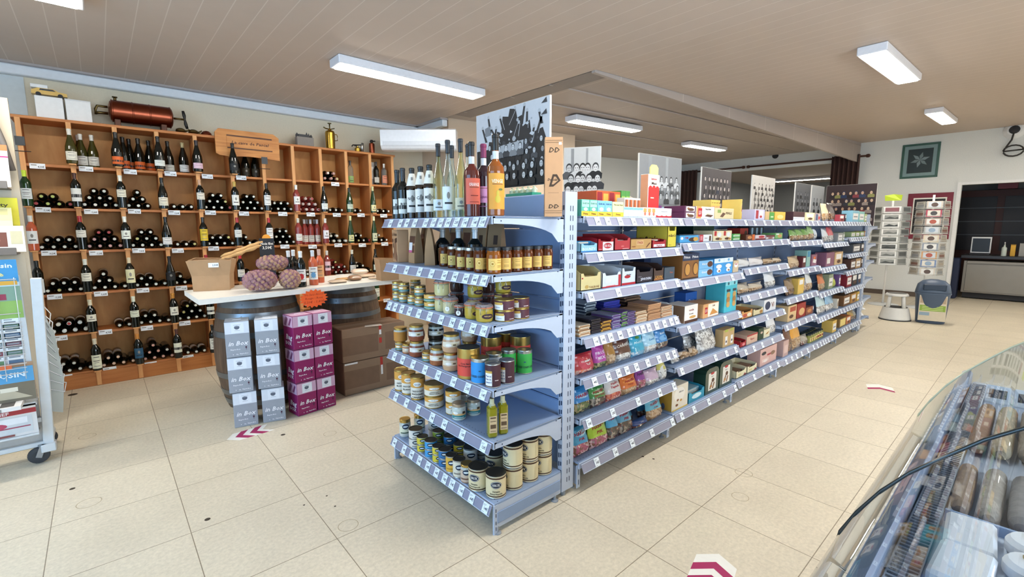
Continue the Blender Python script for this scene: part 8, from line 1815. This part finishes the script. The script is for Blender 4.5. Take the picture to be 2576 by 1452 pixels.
# ------------------------------------------------------------------ curved glass delicatessen counter in the near corner
dc = thing('delicatessen_counter', 'curved glass delicatessen counter in the near corner of the aisle', 'display counter', (0, 0, 0))
M_CB = mat('#c9c4b4', .5); M_DECK = mat('#aab4c6', .35, metal=.3); M_DEDGE = mat('#20282a', .2, coat=.4)
XA, XE = .5, 2.9
b = MB(); b.box(((XA + XE) / 2, -.4, .40), (XE - XA, 1.14, .74), M_CB, .01); b.build('counter_body', dc)
b = MB(); b.box(((XA + XE) / 2, -.4, .79), (XE - XA - .02, 1.1, .02), M_DECK); b.build('display_deck', dc)
b = MB(); b.box(((XA + XE) / 2, .168, .815), (XE - XA, .034, .075), mat('#8f9ab0', .4), .008); b.build('front_rim', dc)
b = MB(); b.box(((XA + XE) / 2, .122, .806), (XE - XA - .04, .05, .006), mat('#c4cad4', .4))
for k in range(150): 
    xx = XA + .03 + k * .0155
    if xx < XE - .03: b.box((xx, .122, .8095), (.006, .044, .002), mat('#39414f', .5))
b.build('air_grille', dc)
PRF = [(.186, .856), (.213, .87), (.2, .93), (.178, .98), (.147, 1.035), (.111, 1.085), (.07, 1.13), (.03, 1.172), (-.01, 1.205), (-.06, 1.225), (-.14, 1.235)]
def pane(x0, x1, lastbright):
    b = MB(); vs = [(x, y_, z) for x in (x0, x1) for y_, z in PRF]; n = len(PRF)
    b.add(vs, [(i, i + 1, n + i + 1, n + i) for i in range(n - 1)], M_PANE, None, True); b.build('glass_pane', dc)
pane(XA, .997, 0); pane(1.003, 1.83, 1)
b = MB(); b.tube([(1.0, y_, z) for y_, z in PRF], .0032, M_DEDGE, 6); b.build('pane_edge', dc)
b = MB(); b.tube([(1.832, y_, z) for y_, z in PRF], .003, mat('#b9b89a', .2, coat=.4), 6); b.build('pane_edge', dc)
b = MB(); b.add([(1.836, y_, z) for y_, z in PRF] + [(1.836, -.14, .80), (1.836, .17, .80)], [tuple(range(len(PRF) + 2))], M_PANE); b.build('end_glass', dc)
b = MB(); b.box(((XA + 1.83) / 2, -.3, 1.225), (1.83 - XA, .32, .015), mat('#bfc8d4', .35)); b.build('top_shelf', dc)
for x in (XA + .02, 1.81):
    b = MB(); b.box((x, -.42, 1.01), (.03, .03, .42), M_ZINC); b.build('glass_support', dc)
ZD = .8006
def deli(b, name, lab, cat, M, grp_=None): tag(b.build(name, M=M), lab, cat, grp_)
tr_ = MB(); tr_.box((0, -.01, .006), (.3, .32, .012), mat('#d5dfee', .4), .004); tr_.box((.145, 0, .02), (.008, .32, .03), mat('#8fa8cc', .4)); tr_.box((0, -.165, .02), (.3, .008, .03), mat('#a8bcd8', .4))
deli(tr_, 'serving_tray', 'pale blue tray under the white paper parcels in the counter', 'tray', T(1.305, -.068, ZD))
M_PAPER = mat('#e6e9f0', .6, bump=.1, scale=20)
for i, (x, y_, w, d, h, rz, lab) in enumerate(((1.36, .043, .145, .082, .032, .05, 'white paper parcel nearest the air grille, farther of two'), (1.212, .043, .15, .085, .034, -.05, 'white paper parcel nearest the air grille, nearer of two'))):
    b = MB(); b.box((0, 0, h / 2), (w, d, h), M_PAPER, .007); deli(b, 'paper_parcel', lab, 'parcel', T(x, y_, ZD + .0125) @ Rz(rz), 'white parcels in the counter')
for i, (x, y_) in enumerate(((1.395, -.05), (1.3, -.05), (1.385, -.145), (1.29, -.14), (1.2, -.165), (1.205, -.06))):
    b = MB(); b.lathe([(0, 0), (.036, 0), (.043, .01), (.043, .028), (.036, .038), (0, .04)], M_PAPER, 18); b.oval(0, 0, .0, .0, 0, M_PAPER) if False else None
    b.add([(.026 * math.cos(a), .013 * math.sin(a), .0404) for a in [2 * PI * k / 12 for k in range(12)]], [tuple(range(12))], mat('#4a7a52' if i % 2 == 0 else '#8a7a54', .5))
    deli(b, 'goat_cheese', f'small round white cheese with {"green" if i % 2 == 0 else "brown"} leaf label, {ORD[i]} of six from the parcels', 'cheese', T(x, y_, ZD + .0125) @ Rz(.5), 'round cheeses in the counter')
def sausage(x, y_, l, r, rz, col, lab, z=ZD, grp_='dry sausages in the counter'):
    m = mat(col, .6, noise=.35, scale=35, bump=.35); b = MB()
    b.lathe([(0, 0), (r * .5, .004), (r * .9, .02), (r, .05), (r * 1.03, l / 2), (r, l - .05), (r * .9, l - .02), (r * .5, l - .004), (0, l)], m, 14); b.tube([(0, 0, l - .002), (0, 0, l + .02)], .004, P_WHITE, 5)
    deli(b, 'dry_sausage', lab, 'sausage', T(x, y_, z + r * 1.04) @ Rz(rz) @ Ry(PI / 2), grp_)
sausage(1.495, .07, .30, .02, .02, '#9a8068', 'brown dry sausage nearest the front rim of the counter')
sausage(1.49, .022, .31, .022, .0, '#a39a90', 'grey-floured dry sausage, second from the rim')
sausage(1.49, -.03, .3, .024, -.0, '#7d7c80', 'dark grey salami, third from the rim')
sausage(1.49, -.086, .31, .025, 0, '#8d8d94', 'speckled grey salami, fourth from the rim')
sausage(1.95, .075, .5, .022, .0, '#8a6c50', 'long brown sausage beyond the glass joint, nearest the rim'); sausage(1.95, .022, .5, .024, .0, '#9a8a70', 'long tan sausage beyond the glass joint, middle one'); sausage(1.97, -.034, .5, .025, 0, '#80766c', 'long dark sausage beyond the glass joint, third from the rim')
sausage(1.96, -.092, .5, .025, 0, '#9a9288', 'long grey sausage beyond the glass joint, farthest from the rim'); sausage(1.49, -.145, .31, .026, 0, '#a8a4a0', 'pale floured salami, fifth from the rim'); sausage(1.49, -.205, .31, .026, 0, '#6f625a', 'dark brown salami, sixth from the rim')
for i, (x, y_) in enumerate(((2.62, .06), (2.62, -.02), (2.64, -.1), (2.62, -.19))):
    b = MB(); b.box((0, 0, .035), (.003, .07, .07), mat('#dfe3e8', .3)); b.box((.012, 0, .004), (.03, .07, .008), mat('#dfe3e8', .3)); b.rect(-.025, .02, .025, .055, 0, P_INK, T(-.0021, 0, 0) @ Rz(-PI / 2))
    deli(b, 'price_stand', f'small white price stand at the far end of the counter, {ORD[i]} from the rim', 'price stand', T(x, y_, ZD), 'price stands in the counter')
b = MB(); b.box((0, 0, .03), (.16, .2, .06), mat('#7ab0c4', .3), .006); b.box((0, 0, .061), (.13, .17, .004), mat('#a8d0dc', .3)); deli(b, 'food_tub', 'pale turquoise food tub at the far end of the counter', 'tub', T(2.5, -.32, ZD))
